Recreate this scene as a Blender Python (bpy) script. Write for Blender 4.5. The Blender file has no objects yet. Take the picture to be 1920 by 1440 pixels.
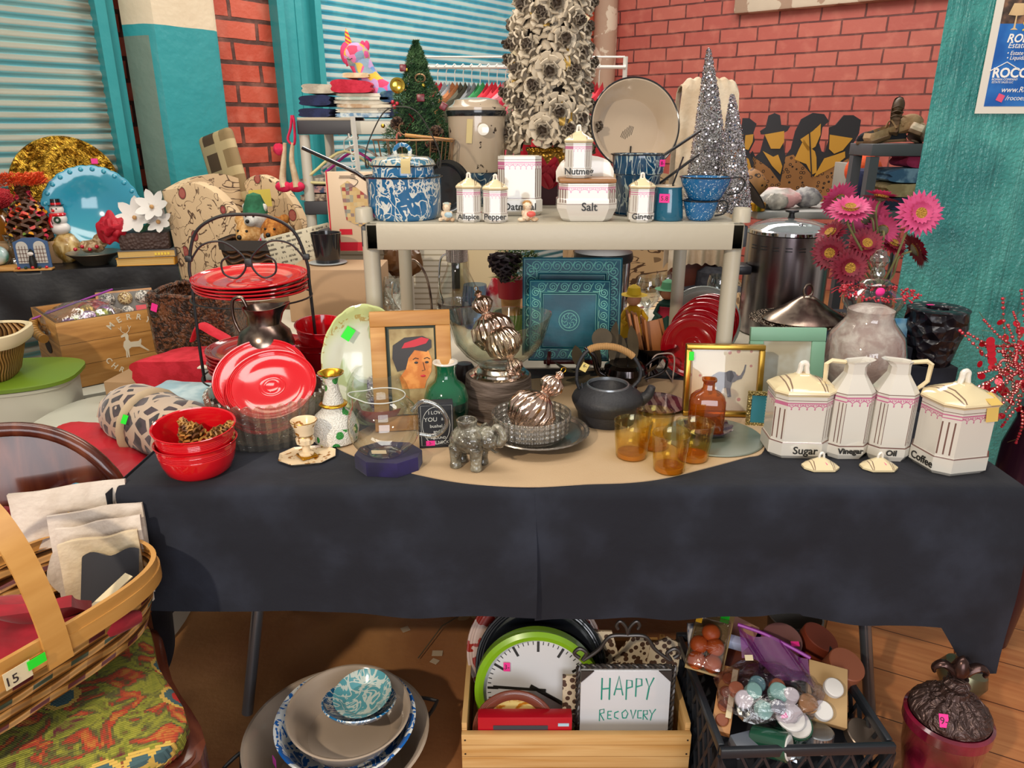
import bpy,bmesh,math,random
from mathutils import Vector,Matrix,noise as mn
sn,cs,PI=math.sin,math.cos,math.pi
rnd=random.Random(7)
SC=bpy.context.scene
COL=SC.collection
# ---- camera
F=1371.0;PITCH=math.radians(19.3);CH=1.43
cd=bpy.data.cameras.new('camera');cam=bpy.data.objects.new('camera',cd);COL.objects.link(cam)
cd.sensor_width=36;cd.lens=36*F/1920;cd.clip_start=0.02
cam.location=(0,0,CH);cam.rotation_euler=(PI/2-PITCH,0,0)
SC.camera=cam
# ---- light
def hexc(h):
    h=h.lstrip('#');h=''.join(q*2 for q in h) if len(h)==3 else h;c=[int(h[i:i+2],16)/255 for i in (0,2,4)]
    return tuple((x/12.92 if x<=.04045 else ((x+.055)/1.055)**2.4) for x in c)+(1,)
wd=bpy.data.worlds.new('world');SC.world=wd;wd.use_nodes=True
wd.node_tree.nodes['Background'].inputs[0].default_value=(1.0,.93,.86,1)
wd.node_tree.nodes['Background'].inputs[1].default_value=.42
def light(kind,name,loc,tgt,power,color,size,size_y=None,**kw):
    l=bpy.data.lights.new(name,kind);l.energy=power;l.color=color
    if kind=='AREA':
        l.size=size
        if size_y:l.shape='RECTANGLE';l.size_y=size_y
    elif kind=='SUN':l.angle=size
    else:l.shadow_soft_size=size
    for k,v in kw.items():setattr(l,k,v)
    o=bpy.data.objects.new(name,l);COL.objects.link(o);o.location=loc
    o.rotation_euler=(Vector(tgt)-Vector(loc)).to_track_quat('-Z','Y').to_euler()
    return o
light('SPOT','clamp_lamp_light',(-1.35,-1.0,2.45),(.15,2.0,.9),235,(1,.86,.68),.05,spot_size=1.6,spot_blend=.5)
light('AREA','overhead_fill_light',(.4,1.3,3.6),(.4,1.6,0),48,(1,.95,.88),3.2,.6)  # added soft fill from above, flattens the contrast over the tables
light('AREA','rear_overhead_fill_light',(.9,5.0,3.7),(.8,5.6,0),130,(1,.93,.84),3.0,1.2)  # added fill over the far part of the room
light('AREA','left_fill_light',(-1.3,2.6,3.3),(-1.7,3.6,.6),30,(1,.9,.76),1.6,.8)  # added overhead fill for the left table, no window there
light('AREA','doorway_light',(.6,-2.6,1.2),(.3,1.6,.2),80,(.93,.95,1.0),2.4,1.8)
SC.view_settings.view_transform='Standard';SC.view_settings.look='None'
SC.view_settings.gamma=1;SC.view_settings.use_curve_mapping=False
SC.view_settings.exposure=0.0
SC.cycles.max_bounces=8;SC.cycles.transparent_max_bounces=24;SC.cycles.glossy_bounces=4
SC.cycles.sample_clamp_indirect=6;SC.cycles.caustics_reflective=False;SC.cycles.caustics_refractive=False
# ---- pixel -> place
cP,sP=cs(PITCH),sn(PITCH)
def P(u,v,z=None,y=None):
    x,w=(u-960)/F,-(v-720)/F
    d=Vector((x,cP+w*sP,-sP+w*cP))
    t=(z-CH)/d.z if z is not None else y/d.y
    return Vector((d.x*t,d.y*t,CH+d.z*t))
def mpp(p):return (p[1]*cP-(p[2]-CH)*sP)/F
def zat(v,y):return P(960,v,y=y).z
def on(u,v,z,rpx):
    p=P(u,v,z=z);r=rpx*mpp(p);d=Vector((p.x,p.y,0)).normalized()
    c=p+d*r
    return c,mpp(c)
# ---- geometry
class G:
    def __init__(s,v=None,f=None):s.v=v or [];s.f=f or []
    def __add__(s,o):
        n=len(s.v);return G(s.v+o.v,s.f+[tuple(i+n for i in q) for q in o.f])
    def __iadd__(s,o):
        n=len(s.v);s.v.extend(o.v);s.f.extend(tuple(i+n for i in q) for q in o.f);return s
    def mv(s,x=0,y=0,z=0):return G([(a+x,b+y,c+z) for a,b,c in s.v],s.f)
    def sc(s,x,y=None,z=None):
        y=x if y is None else y;z=x if z is None else z
        return G([(a*x,b*y,c*z) for a,b,c in s.v],s.f)
    def rot(s,ax,deg):
        M=Matrix.Rotation(math.radians(deg),3,ax);return G([tuple(M @ Vector(p)) for p in s.v],s.f)
    def mat(s,M):return G([tuple(M @ Vector(p)) for p in s.v],s.f)
    def fn(s,f):return G([tuple(f(*p)) for p in s.v],s.f)
def box(sx,sy,sz,bev=0,seg=2):
    if not bev:
        x,y=sx/2,sy/2
        v=[(-x,-y,0),(x,-y,0),(x,y,0),(-x,y,0),(-x,-y,sz),(x,-y,sz),(x,y,sz),(-x,y,sz)]
        return G(v,[(0,3,2,1),(4,5,6,7),(0,1,5,4),(1,2,6,5),(2,3,7,6),(3,0,4,7)])
    bm=bmesh.new();bmesh.ops.create_cube(bm,size=1)
    for q in bm.verts:q.co=Vector((q.co.x*sx,q.co.y*sy,(q.co.z+.5)*sz))
    bmesh.ops.bevel(bm,geom=bm.edges[:],offset=min(bev,sx*.49,sy*.49,sz*.49),segments=seg,affect='EDGES',profile=.5)
    return frombm(bm)
def frombm(bm):
    bm.verts.index_update()
    g=G([tuple(q.co) for q in bm.verts],[tuple(q.index for q in f.verts) for f in bm.faces]);bm.free();return g
def lathe(prof,n=40,mod=None,ph=0):
    v,f,rows=[],[],[]
    for i,(r,z) in enumerate(prof):
        if r<1e-6:rows.append([len(v)]);v.append((0,0,z));continue
        row=[]
        for j in range(n):
            t=2*PI*j/n+ph;rr,zz=(mod(t,i,r,z) if mod else (r,z))
            row.append(len(v));v.append((rr*cs(t),rr*sn(t),zz))
        rows.append(row)
    for a,b in zip(rows,rows[1:]):
        if len(a)==1 and len(b)==1:continue
        for j in range(n):
            k=(j+1)%n
            if len(a)==1:f.append((a[0],b[k],b[j]))
            elif len(b)==1:f.append((a[j],a[k],b[0]))
            else:f.append((a[j],a[k],b[k],b[j]))
    return G(v,f)
def tube(pts,r,n=8,closed=False,taper=None,flat=1):
    pts=[Vector(p) for p in pts];m=len(pts);v,f=[],[]
    up=None
    for i,p in enumerate(pts):
        if closed:t=pts[(i+1)%m]-pts[i-1]
        else:t=pts[min(i+1,m-1)]-pts[max(i-1,0)]
        if t.length<1e-9:t=Vector((0,0,1))
        t.normalize()
        if up is None:
            up=Vector((0,0,1)) if abs(t.z)<.9 else Vector((1,0,0))
        a=t.cross(up)
        if a.length<1e-4:a=t.orthogonal()
        a.normalize();b=a.cross(t).normalized();up=b
        rr=r*(taper[i] if taper else 1)
        for j in range(n):
            th=2*PI*j/n;q=p+a*(rr*cs(th))+b*(rr*sn(th)*flat);v.append(tuple(q))
    for i in range(m if closed else m-1):
        k=(i+1)%m
        for j in range(n):
            l=(j+1)%n;f.append((i*n+j,i*n+l,k*n+l,k*n+j))
    if not closed:f.append(tuple(reversed(range(n))));f.append(tuple(range((m-1)*n,m*n)))
    return G(v,f)
def spl(pts,k=6,closed=False):
    pts=[Vector(p) for p in pts];m=len(pts);out=[]
    for i in range(m if closed else m-1):
        g=lambda j:pts[j%m] if closed else pts[max(0,min(m-1,j))]
        a,b,c,d=g(i-1),g(i),g(i+1),g(i+2)
        for s in range(k):
            t=s/k
            out.append(.5*((2*b)+(c-a)*t+(2*a-5*b+4*c-d)*t*t+(3*b-3*c+d-a)*t**3))
    if not closed:out.append(pts[-1])
    return out
def prism(pts,h,bev=0):
    n=len(pts)
    if bev:
        bm=bmesh.new();f=bm.faces.new([bm.verts.new((x,y,0)) for x,y in pts])
        r=bmesh.ops.extrude_face_region(bm,geom=[f])
        for q in r['geom']:
            if isinstance(q,bmesh.types.BMVert):q.co.z +=h
        bmesh.ops.recalc_face_normals(bm,faces=bm.faces[:])
        es=[e for e in bm.edges if abs(e.verts[0].co.z-e.verts[1].co.z)<1e-6]
        bmesh.ops.bevel(bm,geom=es,offset=bev,segments=2,affect='EDGES',profile=.6)
        return frombm(bm)
    if sum(pts[i][0]*pts[(i+1)%n][1]-pts[(i+1)%n][0]*pts[i][1] for i in range(n))<0:pts=pts[::-1]
    v=[(x,y,0) for x,y in pts]+[(x,y,h) for x,y in pts]
    return G(v,[tuple(reversed(range(n))),tuple(range(n,2*n))]+[(i,(i+1)%n,(i+1)%n+n,i+n) for i in range(n)])
def grid(fn,nu,nv,thick=0,closeu=False):
    v=[tuple(fn(i/(nu if closeu else nu-1),j/(nv-1))) for j in range(nv) for i in range(nu)]
    f=[(j*nu+i,j*nu+(i+1)%nu,(j+1)*nu+(i+1)%nu,(j+1)*nu+i) for j in range(nv-1) for i in range(nu if closeu else nu-1)]
    if not thick:return G(v,f)
    bm=bmesh.new();vs=[bm.verts.new(p) for p in v]
    for q in f:
        try:bm.faces.new([vs[i] for i in q])
        except ValueError:pass
    bm.normal_update()
    bmesh.ops.solidify(bm,geom=bm.faces[:],thickness=thick)
    return frombm(bm)
def sph(r,sx=1,sy=1,sz=1,n=20,m=12,nz=0,ns=3,seed=0):
    pr=[(r*sn(PI*i/m),-r*cs(PI*i/m)) for i in range(m+1)];pr[0]=(0,-r);pr[-1]=(0,r)
    g=lathe(pr,n)
    if nz:g=g.fn(lambda x,y,z:Vector((x,y,z))*(1+nz*mn.noise(Vector((x,y,z))*(ns/r)+Vector((seed,seed*1.7,0)))))
    return g.sc(sx,sy,sz)
def loft(rings,cap=True):
    n=len(rings[0]);v=[tuple(p) for r in rings for p in r]
    f=[(i*n+j,i*n+(j+1)%n,(i+1)*n+(j+1)%n,(i+1)*n+j) for i in range(len(rings)-1) for j in range(n)]
    if cap:f +=[tuple(reversed(range(n))),tuple(range((len(rings)-1)*n,len(rings)*n))]
    return G(v,f)
def oct_(w,d,c,z):
    x,y=w/2,d/2
    return [(-x+c,-y,z),(x-c,-y,z),(x,-y+c,z),(x,y-c,z),(x-c,y,z),(-x+c,y,z),(-x,y-c,z),(-x,-y+c,z)]
def octloft(w,d,c,prof):  # prof (scale,z)
    return loft([oct_(w*s,d*s,c*s,z) for s,z in prof])
def circ(r,n=24,cx=0,cy=0):return [(cx+r*cs(2*PI*i/n),cy+r*sn(2*PI*i/n)) for i in range(n)]
def text(s,size,depth=.0006,bold=0,ax='c',shear=0):
    c=bpy.data.curves.new('lettering','FONT');c.body=s;c.size=size;c.extrude=depth;c.align_x='CENTER' if ax=='c' else 'LEFT'
    c.offset=bold;c.resolution_u=3;c.shear=shear
    o=bpy.data.objects.new('t',c);me=o.to_mesh()
    g=G([tuple(q.co) for q in me.vertices],[tuple(p.vertices) for p in me.polygons])
    o.to_mesh_clear();bpy.data.objects.remove(o);bpy.data.curves.remove(c)
    return g.rot('X',90)   # stands upright,reads from -Y
# ---- objects
def obj(name,g,m,parent=None,loc=(0,0,0),rot=(0,0,0),ang=38,label=None,**kw):
    me=bpy.data.meshes.new(name);me.from_pydata(g.v,[],g.f);me.validate()
    bm=bmesh.new();bm.from_mesh(me);bmesh.ops.recalc_face_normals(bm,faces=bm.faces[:]);bm.to_mesh(me);bm.free()
    me.materials.append(m)
    for p in me.polygons:p.use_smooth=True
    me.set_sharp_from_angle(angle=math.radians(ang))
    o=bpy.data.objects.new(name,me);COL.objects.link(o);o.parent=parent
    o.location=loc;o.rotation_euler=[math.radians(a) for a in rot]
    if label:o['label']=label
    for k,v in kw.items():o[k]=v
    return o
def T(name,label,cat,loc=(0,0,0),rz=0,group=None,rx=0,ry=0):
    o=bpy.data.objects.new(name,None);COL.objects.link(o);o.empty_display_size=.05
    o.location=loc;o.rotation_euler=(math.radians(rx),math.radians(ry),math.radians(rz))
    o['label']=label;o['category']=cat
    if group:o['group']=group
    return o
def S(name,g,m,label,cat,loc=(0,0,0),rot=(0,0,0),group=None,ang=38,**kw):
    o=obj(name,g,m,None,loc,rot,ang,label,**kw);o['category']=cat
    if group:o['group']=group
    return o
def ST(name,g,m,loc=(0,0,0),rot=(0,0,0),parent=None,**kw):
    o=obj(name,g,m,parent,loc,rot,**kw)
    if not parent:o['kind']='structure'
    return o
def dup(r,loc=None,rot=None,label=None,group=None,scale=None):
    n=r.copy();COL.objects.link(n)
    if loc is not None:n.location=loc
    if rot is not None:n.rotation_euler=[math.radians(a) for a in rot]
    if label:n['label']=label
    if group:n['group']=group
    if scale:n.scale=(scale,)*3 if not isinstance(scale,tuple) else scale
    for c in [x for x in COL.objects if x.parent==r]:
        k=c.copy();COL.objects.link(k);k.parent=n
        for g in [x for x in COL.objects if x.parent==c]:
            q=g.copy();COL.objects.link(q);q.parent=k
    return n
# ---- material expressions
class E:
    def __init__(s,H,k):s.H=H;s.k=k
    def m(s,op,*a,clamp=False):
        n=s.H.nt.nodes.new('ShaderNodeMath');n.operation=op;n.use_clamp=clamp
        for i,q in enumerate((s,)+a):
            if isinstance(q,E):s.H.nt.links.new(q.k,n.inputs[i])
            else:n.inputs[i].default_value=q
        return E(s.H,n.outputs[0])
    def __add__(s,o):return s.m('ADD',o)
    __radd__=__add__
    def __sub__(s,o):return s.m('SUBTRACT',o)
    def __rsub__(s,o):return (s*-1)+o
    def __mul__(s,o):return s.m('MULTIPLY',o)
    __rmul__=__mul__
    def __truediv__(s,o):return s.m('DIVIDE',o)
    def __lt__(s,o):return s.m('LESS_THAN',o)
    def __gt__(s,o):return s.m('GREATER_THAN',o)
    def abs(s):return s.m('ABSOLUTE')
    def sin(s):return s.m('SINE')
    def fr(s):return s.m('FRACT')
    def fl(s):return s.m('FLOOR')
    def mx(s,o):return s.m('MAXIMUM',o)
    def mnm(s,o):return s.m('MINIMUM',o)
    def pw(s,o):return s.m('POWER',o)
    def ss(s,a,b):  # smooth step
        n=s.H.nt.nodes.new('ShaderNodeMapRange');n.interpolation_type='SMOOTHSTEP'
        s.H.nt.links.new(s.k,n.inputs[0]);n.inputs[1].default_value=a;n.inputs[2].default_value=b
        return E(s.H,n.outputs[0])
class HH:
    def __init__(s,nt):s.nt=nt;s.tc=nt.nodes.new('ShaderNodeTexCoord')
    def co(s,kind='Object'):
        n=s.nt.nodes.new('ShaderNodeSeparateXYZ');s.nt.links.new(s.tc.outputs[kind],n.inputs[0])
        return [E(s,o) for o in n.outputs]
    def vec(s,x,y,z):
        n=s.nt.nodes.new('ShaderNodeCombineXYZ')
        for i,q in enumerate((x,y,z)):
            if isinstance(q,E):s.nt.links.new(q.k,n.inputs[i])
            else:n.inputs[i].default_value=q
        return n.outputs[0]
    def noise(s,scale,detail=3,dist=0,vec=None,rough=.5,kind='Object'):
        n=s.nt.nodes.new('ShaderNodeTexNoise');s.nt.links.new(vec or s.tc.outputs[kind],n.inputs['Vector'])
        n.inputs['Scale'].default_value=scale;n.inputs['Detail'].default_value=detail
        n.inputs['Distortion'].default_value=dist;n.inputs['Roughness'].default_value=rough
        return E(s,n.outputs['Fac'])
    def vor(s,scale,feat='F1',vec=None,out='Distance',rand=1):
        n=s.nt.nodes.new('ShaderNodeTexVoronoi');n.feature=feat;s.nt.links.new(vec or s.tc.outputs['Object'],n.inputs['Vector'])
        n.inputs['Scale'].default_value=scale;n.inputs['Randomness'].default_value=rand
        return E(s,n.outputs[out])
    def mix(s,f,a,b):
        n=s.nt.nodes.new('ShaderNodeMix');n.data_type='RGBA'
        for i,q in ((0,f),(6,a),(7,b)):
            if isinstance(q,E):s.nt.links.new(q.k,n.inputs[i])
            elif isinstance(q,str):n.inputs[i].default_value=hexc(q)
            else:n.inputs[i].default_value=q
        return E(s,n.outputs[2])
    def ramp(s,f,*st):
        n=s.nt.nodes.new('ShaderNodeValToRGB');s.nt.links.new(f.k,n.inputs[0]);e=n.color_ramp.elements
        while len(e)<len(st):e.new(.5)
        for q,(p,c) in zip(e,st):q.position=p;q.color=hexc(c)
        return E(s,n.outputs[0])
MC={}
def mat(name,col='#888888',rough=.5,metal=0,fn=None,bump=None,bs=.3,bd=.01,coat=0,spec=None,sheen=0,trans=0,emis=0,roughfn=None):
    if name in MC:return MC[name]
    m=bpy.data.materials.new(name);m.use_nodes=True;nt=m.node_tree;b=nt.nodes['Principled BSDF']
    b.inputs['Base Color'].default_value=hexc(col);b.inputs['Roughness'].default_value=rough;b.inputs['Metallic'].default_value=metal
    b.inputs['Coat Weight'].default_value=coat;b.inputs['Coat Roughness'].default_value=.06
    if sheen:b.inputs['Sheen Weight'].default_value=sheen
    if spec is not None:b.inputs['Specular IOR Level'].default_value=spec
    if trans:b.inputs['Transmission Weight'].default_value=trans
    if emis:b.inputs['Emission Color'].default_value=hexc(col);b.inputs['Emission Strength'].default_value=emis
    if fn or bump or roughfn:H=HH(nt)
    if fn:nt.links.new(fn(H).k,b.inputs['Base Color'])
    if roughfn:nt.links.new(roughfn(H).k,b.inputs['Roughness'])
    if bump:
        n=nt.nodes.new('ShaderNodeBump');n.inputs['Strength'].default_value=bs;n.inputs['Distance'].default_value=bd
        nt.links.new(bump(H).k,n.inputs['Height']);nt.links.new(n.outputs[0],b.inputs['Normal'])
    MC[name]=m;return m
def glass(name,tint='#ffffff',base=.06,edge=.75,rough=.02,body=None,bodyw=0,bump=None,bs=.3,power=3,tfn=None):
    """thin-walled glass: tinted see-through body with a mirror sheen that grows towards grazing angles"""
    if name in MC:return MC[name]
    m=bpy.data.materials.new(name);m.use_nodes=True;nt=m.node_tree;nt.nodes.clear()
    out=nt.nodes.new('ShaderNodeOutputMaterial');tr=nt.nodes.new('ShaderNodeBsdfTransparent');gl=nt.nodes.new('ShaderNodeBsdfGlossy')
    tr.inputs[0].default_value=hexc(tint);gl.inputs['Roughness'].default_value=rough
    lw=nt.nodes.new('ShaderNodeLayerWeight');lw.inputs[0].default_value=.5
    p=nt.nodes.new('ShaderNodeMath');p.operation='POWER';nt.links.new(lw.outputs['Facing'],p.inputs[0]);p.inputs[1].default_value=power
    r=nt.nodes.new('ShaderNodeMapRange');nt.links.new(p.outputs[0],r.inputs[0]);r.inputs[3].default_value=base;r.inputs[4].default_value=edge
    mx=nt.nodes.new('ShaderNodeMixShader');nt.links.new(r.outputs[0],mx.inputs[0]);nt.links.new(gl.outputs[0],mx.inputs[2])
    H=HH(nt)
    if tfn:nt.links.new(tfn(H).k,tr.inputs[0])
    if bodyw:
        d=nt.nodes.new('ShaderNodeBsdfDiffuse');d.inputs[0].default_value=hexc(body or tint)
        m2=nt.nodes.new('ShaderNodeMixShader');m2.inputs[0].default_value=bodyw
        nt.links.new(tr.outputs[0],m2.inputs[1]);nt.links.new(d.outputs[0],m2.inputs[2]);nt.links.new(m2.outputs[0],mx.inputs[1])
    else:nt.links.new(tr.outputs[0],mx.inputs[1])
    if bump:
        n=nt.nodes.new('ShaderNodeBump');n.inputs['Strength'].default_value=bs;n.inputs['Distance'].default_value=.004
        nt.links.new(bump(H).k,n.inputs['Height'])
        nt.links.new(n.outputs[0],gl.inputs['Normal']);nt.links.new(n.outputs[0],lw.inputs['Normal'])
    nt.links.new(mx.outputs[0],out.inputs[0]);MC[name]=m;return m
# ==== ROOM
C0=Vector((.954,8.28,0))
RZL,RZR=-128.0,-38.0
def tl(u):a=(u-960)/1453;return (.954-8.28*a)/(.616-.788*a)
def tr(u):a=(u-960)/1453;return (8.28*a-.954)/(.788+.616*a)
def brickf(c1,c2,mort,L=.36,Hh_=.121,ms=.011):
    def f(H):
        x,y,z=H.co();n=H.nt.nodes.new('ShaderNodeTexBrick');w=H.noise(6,2)*.02
        H.nt.links.new(H.vec(x+w,z+w*.5,0),n.inputs[0])
        n.inputs['Scale'].default_value=1;n.inputs['Mortar Size'].default_value=ms;n.inputs['Mortar Smooth'].default_value=.2
        n.inputs['Brick Width'].default_value=L;n.inputs['Row Height'].default_value=Hh_;n.inputs['Bias'].default_value=-.2
        for i,c in enumerate((c1,c2,mort)):n.inputs[i+1].default_value=hexc(c)
        return E(H,n.outputs[0]),E(H,n.outputs[1])
    return f
def bc(c1,c2,mort,**k):
    def f(H):
        a,m=brickf(c1,c2,mort,**k)(H)
        return H.mix(H.noise(9,4).ss(.45,.8)*.3,a,'#e0917c')
    return f
def bb(**k):return lambda H:(brickf('#fff','#fff','#000',**k)(H)[1]*-1+1)+H.noise(40,4)*.25
M_brL=mat('brick_orange','#b5553e',.55,fn=bc('#b4462f','#c55f48','#4a2a22',ms=.013),bump=bb(ms=.013),bs=.9,bd=.012)
M_brR=mat('brick_red','#b5553e',.6,fn=bc('#b0554a','#bc6556','#5e2b28',ms=.008),bump=bb(ms=.008),bs=.7,bd=.008)
def peel(H,a,b,sc=3,lo=.56):return H.mix(H.noise(sc,8,.6).ss(lo,lo+.03),a,b)
M_teal=mat('painted_teal','#2aa3a6',.38,fn=lambda H:H.mix(H.noise(5,6)*.6,'#288c93','#47a5a8'),bump=lambda H:H.noise(14,6),bs=.35,bd=.01)
M_tealdk=mat('painted_teal_deep','#1c7f86',.4,bump=lambda H:H.noise(14,6),bs=.3)
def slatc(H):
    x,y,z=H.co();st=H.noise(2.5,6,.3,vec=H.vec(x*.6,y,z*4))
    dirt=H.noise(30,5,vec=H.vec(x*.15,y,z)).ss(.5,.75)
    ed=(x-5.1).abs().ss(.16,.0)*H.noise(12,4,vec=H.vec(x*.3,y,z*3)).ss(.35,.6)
    a=H.mix(st.ss(.35,.7),'#5fa9b4','#8ab7b4');fz=((z/.054)+H.noise(3,3)*.25).fr();a=H.mix((fz>.52)*.75,a,'#a89b86');a=H.mix(dirt*.4,a,'#8f866d')  # beige band per slat is warm light painted in, dirt goes over it
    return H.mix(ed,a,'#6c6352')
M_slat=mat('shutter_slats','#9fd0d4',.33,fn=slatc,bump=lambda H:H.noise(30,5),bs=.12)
M_slat2=mat('shutter_slats_blue','#9fd0d4',.33,fn=lambda H:H.mix(H.noise(30,5,vec=H.vec(H.co()[0]*.2,0,H.co()[2])).ss(.5,.8)*.5,'#57b4d2','#a9b9b4') if False else H.mix((((H.co()[2]/.060)+H.noise(3,3)*.2).fr()>.50)*.72,H.mix(H.noise(9,3).ss(.4,.7),'#3c9fbb','#5bb3c4'),'#b0ac9e'),bump=lambda H:H.noise(30,5),bs=.12)  # pale beige band per slat: highlight put into the colour
def pilf(H):
    x,y,z=H.co();w=z+H.noise(3,3)*.02
    t=H.mix(H.noise(7,6)*.5,'#2a8e96','#47a3a6')
    c=H.mix(H.noise(9,6)*.6,'#cfbfa3','#e8dcc4')
    g=H.mix((x>4.905).mnm(z<1.9),t,'#6f8378')
    g=H.mix(H.noise(2,5,vec=H.vec(x,y,z*.6)).ss(.56,.6)*(x>4.905),g,'#86795f')
    return H.mix(w>1.965,g,c)
M_pil=mat('peeling_pillar_paint','#2f9aa2',.35,fn=pilf,bump=lambda H:H.noise(12,8)+H.vor(30)*.15,bs=.5,bd=.012)
def rpf(H):
    x,y,z=H.co();n=H.noise(3.2,8,1.2,vec=H.vec(x,y,z*.55)).ss(.62,.65)*(z<1.35)*H.noise(1.3,1).ss(.45,.6)
    t=H.mix(H.noise(4,7,.6).ss(.3,.7),'#1c7573','#4aa39a')
    d=H.noise(2.2,6,.8,vec=H.vec(x,y,z*.5)).ss(.58,.7)
    return H.mix(n,H.mix(d*.55,t,'#25625f'),'#b3a284')
M_pr=mat('thick_glossy_teal_paint','#2b958f',.22,fn=rpf,bump=lambda H:H.noise(9,4,1.5,vec=H.vec(H.co()[0]*2.2,H.co()[1],H.co()[2]*.22))*1.2+H.noise(75,3,.8)*.28+H.vor(90)*.12,bs=.85,bd=.018,coat=.7)
M_conc=mat('flaking_cream_plaster','#b69a83',.8,fn=lambda H:peel(H,'#a98b76','#cdbba6',5,.5),bump=lambda H:H.noise(10,6),bs=.6)
M_floor=mat('scuffed_brown_floor','#7c5332',.45,fn=lambda H:H.mix(H.noise(1.7,8,.6).ss(.4,.75),'#8a5a36','#b98654'),bump=lambda H:H.noise(60,4),bs=.15)
def lam(H):
    x,y,z=H.co();g=H.noise(6,6,.8,vec=H.vec(x*.4,y*6,z));s=((y*5.2).fr()<.02)+((x*1.1+(y*5.2).fl()*.37).fr()<.005)
    return H.mix(s,H.ramp(g,(.3,'#b0673a'),(.7,'#cf8a55')),'#5d3019')
M_lam=mat('orange_laminate_boards','#c07b48',.3,fn=lam)
ST('floor',box(9,12,.1).mv(0,5,-.1),M_floor)
ST('floor_boards',box(1.5,2.2,.006).mv(.75,0,0),M_lam,loc=(.98,1.9,.001),rot=(0,0,-28))
wl=box(.54,.3,3.6).mv(.27,-.15)+box(.5,.3,3.6).mv(4.27,-.15)+box(8,.1,3.6).mv(4,-.30)
ST('wall_left',wl,M_brL,C0,(0,0,RZL))
ST('wall_right',box(7.5,.25,3.6).mv(3.75,.125),M_brR,C0,(0,0,RZR))
def shutter(name,t0,t1,rec,pitch,m):
    pr=[];n=int(3.4/pitch)
    for i in range(n):
        for k in range(6):
            a=k/6;pr.append((i*pitch+a*pitch,.016*sn(PI*min(1,a*1.18))**.8 if a*1.18<1 else -.002))
    v=[(x,rec+d,z) for x in (t0,t1) for z,d in pr];m_=len(pr)
    ST(name,G(v,[(i,i+1,m_+i+1,m_+i) for i in range(m_-1)]),m,C0,(0,0,RZL),ang=60)
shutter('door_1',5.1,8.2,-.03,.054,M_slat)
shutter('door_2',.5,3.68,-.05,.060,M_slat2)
ST('trim_1',box(.055,.10,3.6).mv(5.085,-.01)+box(.05,.07,3.6).mv(5.02,-.04),M_teal,C0,(0,0,RZL))
ST('trim_2',box(.05,.13,3.6).mv(4.0,.02)+box(.12,.02,3.6).mv(3.9,.01)+box(.05,.07,3.6).mv(3.82,-.01)+box(.12,.02,3.6).mv(3.74,-.035)+box(.05,.09,3.6).mv(3.67,-.01),M_teal,C0,(0,0,RZL))
ST('pillar_left',prism([(4.5,-.02),(4.5,.15),(4.53,.17),(4.88,.17),(4.92,.13),(4.96,-.02)],3.6,.0),M_pil,C0,(0,0,RZL))
pp=[(.12*cs(t*PI/6)*(1+.05*sn(t*5)),.12*sn(t*PI/6)) for t in range(12)]
ST('pillar_corner',loft([[(x*(1+.08*mn.noise(Vector((x*9,z,0)))),y,z) for x,y in pp] for z in [i*.3 for i in range(13)]]),M_conc,C0+Vector((-.02,-.17,0)))
ST('trim_3',box(1.9,.12,.5,.02).mv(2.35,-.04,2.40),M_conc,C0,(0,0,RZR))
px=P(1737,235,y=2.55).x
ST('pillar_right',prism([(0,0),(.9,0),(1.0,.32),(.20,.32)],3.4,.012),M_pr,(px,2.55,0))
# poster on the pillar
M_ppr=mat('poster_paper','#ded8cb',.5)
def postf(H):
    x,y,z=H.co();n=H.noise(25,4)
    up=H.ramp(n,(.35,'#2b2420'),(.5,'#57433a'),(.7,'#a8795a'))
    bl=H.mix(H.noise(9,3).ss(.4,.7),'#1458a8','#2f78c4')
    return H.mix(z>.265,bl,up)
M_pos=mat('poster_print','#1f62b0',.4,fn=postf);M_wht=mat('white_print','#f3efe8',.5);M_yel=mat('yellow_print','#f2d24a',.5)
pb=P(1827,213,y=2.545);kk=mpp(pb)
po=T('wall_poster','blue printed advertising poster taped to the teal pillar','poster',pb)
obj('paper',box(.52,.002,.80).mv(.26,0,0),M_ppr,po)
obj('printed_panel',box(.48,.001,.76).mv(.265,-.0015,.022),M_pos,po)
def pt(s,u,v,size,m,**k):
    q=P(u,v,y=2.542);obj('lettering',text(s,size,.0003,ax='l',**k),m,po,(q.x-pb.x,-.003,q.z-pb.z))
pt('ROMAN COMPANY',1887,79,.034,M_wht,bold=.0008,shear=.2);pt('Estate Sales',1889,90,.024,M_wht,shear=.2)
pt('• Estate Sales',1887,103,.017,M_wht,shear=.2);pt('• Liquidations',1886,112,.017,M_wht,shear=.2)
pt('ROCO',1859,145,.040,M_wht,bold=.0012);pt('ROMAN COMPANY',1859,151,.0095,M_wht);pt('ESTATE SALES LLC',1859,156,.0085,M_wht)
pt('www.RocoEstateSales.com',1876,173,.024,M_wht,shear=.2);pt('/rocoestatesales',1884,188,.021,M_wht,shear=.2);pt('90',1912,58,.05,M_yel,shear=.2)
q=P(1859,133,y=2.542);obj('roof_mark',tube([(0,0,0),(.048,0,.026),(.1,0,0)],.0016,5),M_wht,po,(q.x-pb.x-.004,-.003,q.z-pb.z))
q=P(1872,190,y=2.542);obj('round_icon',box(.022,.001,.022,.0).rot('Y',20),mat('pink_print','#e2557a',.5),po,(q.x-pb.x,-.003,q.z-pb.z))
q=P(1905,36,y=2.542);obj('lamp_picture',lathe([(.001,0),(.012,0),(.003,.006),(.002,.04),(.026,.042),(.015,.075),(0,.075)],14).sc(1,.02,1),mat('lamp_cream_print','#d9b98a',.5),po,(q.x-pb.x,-.003,q.z-pb.z-.03))
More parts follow.
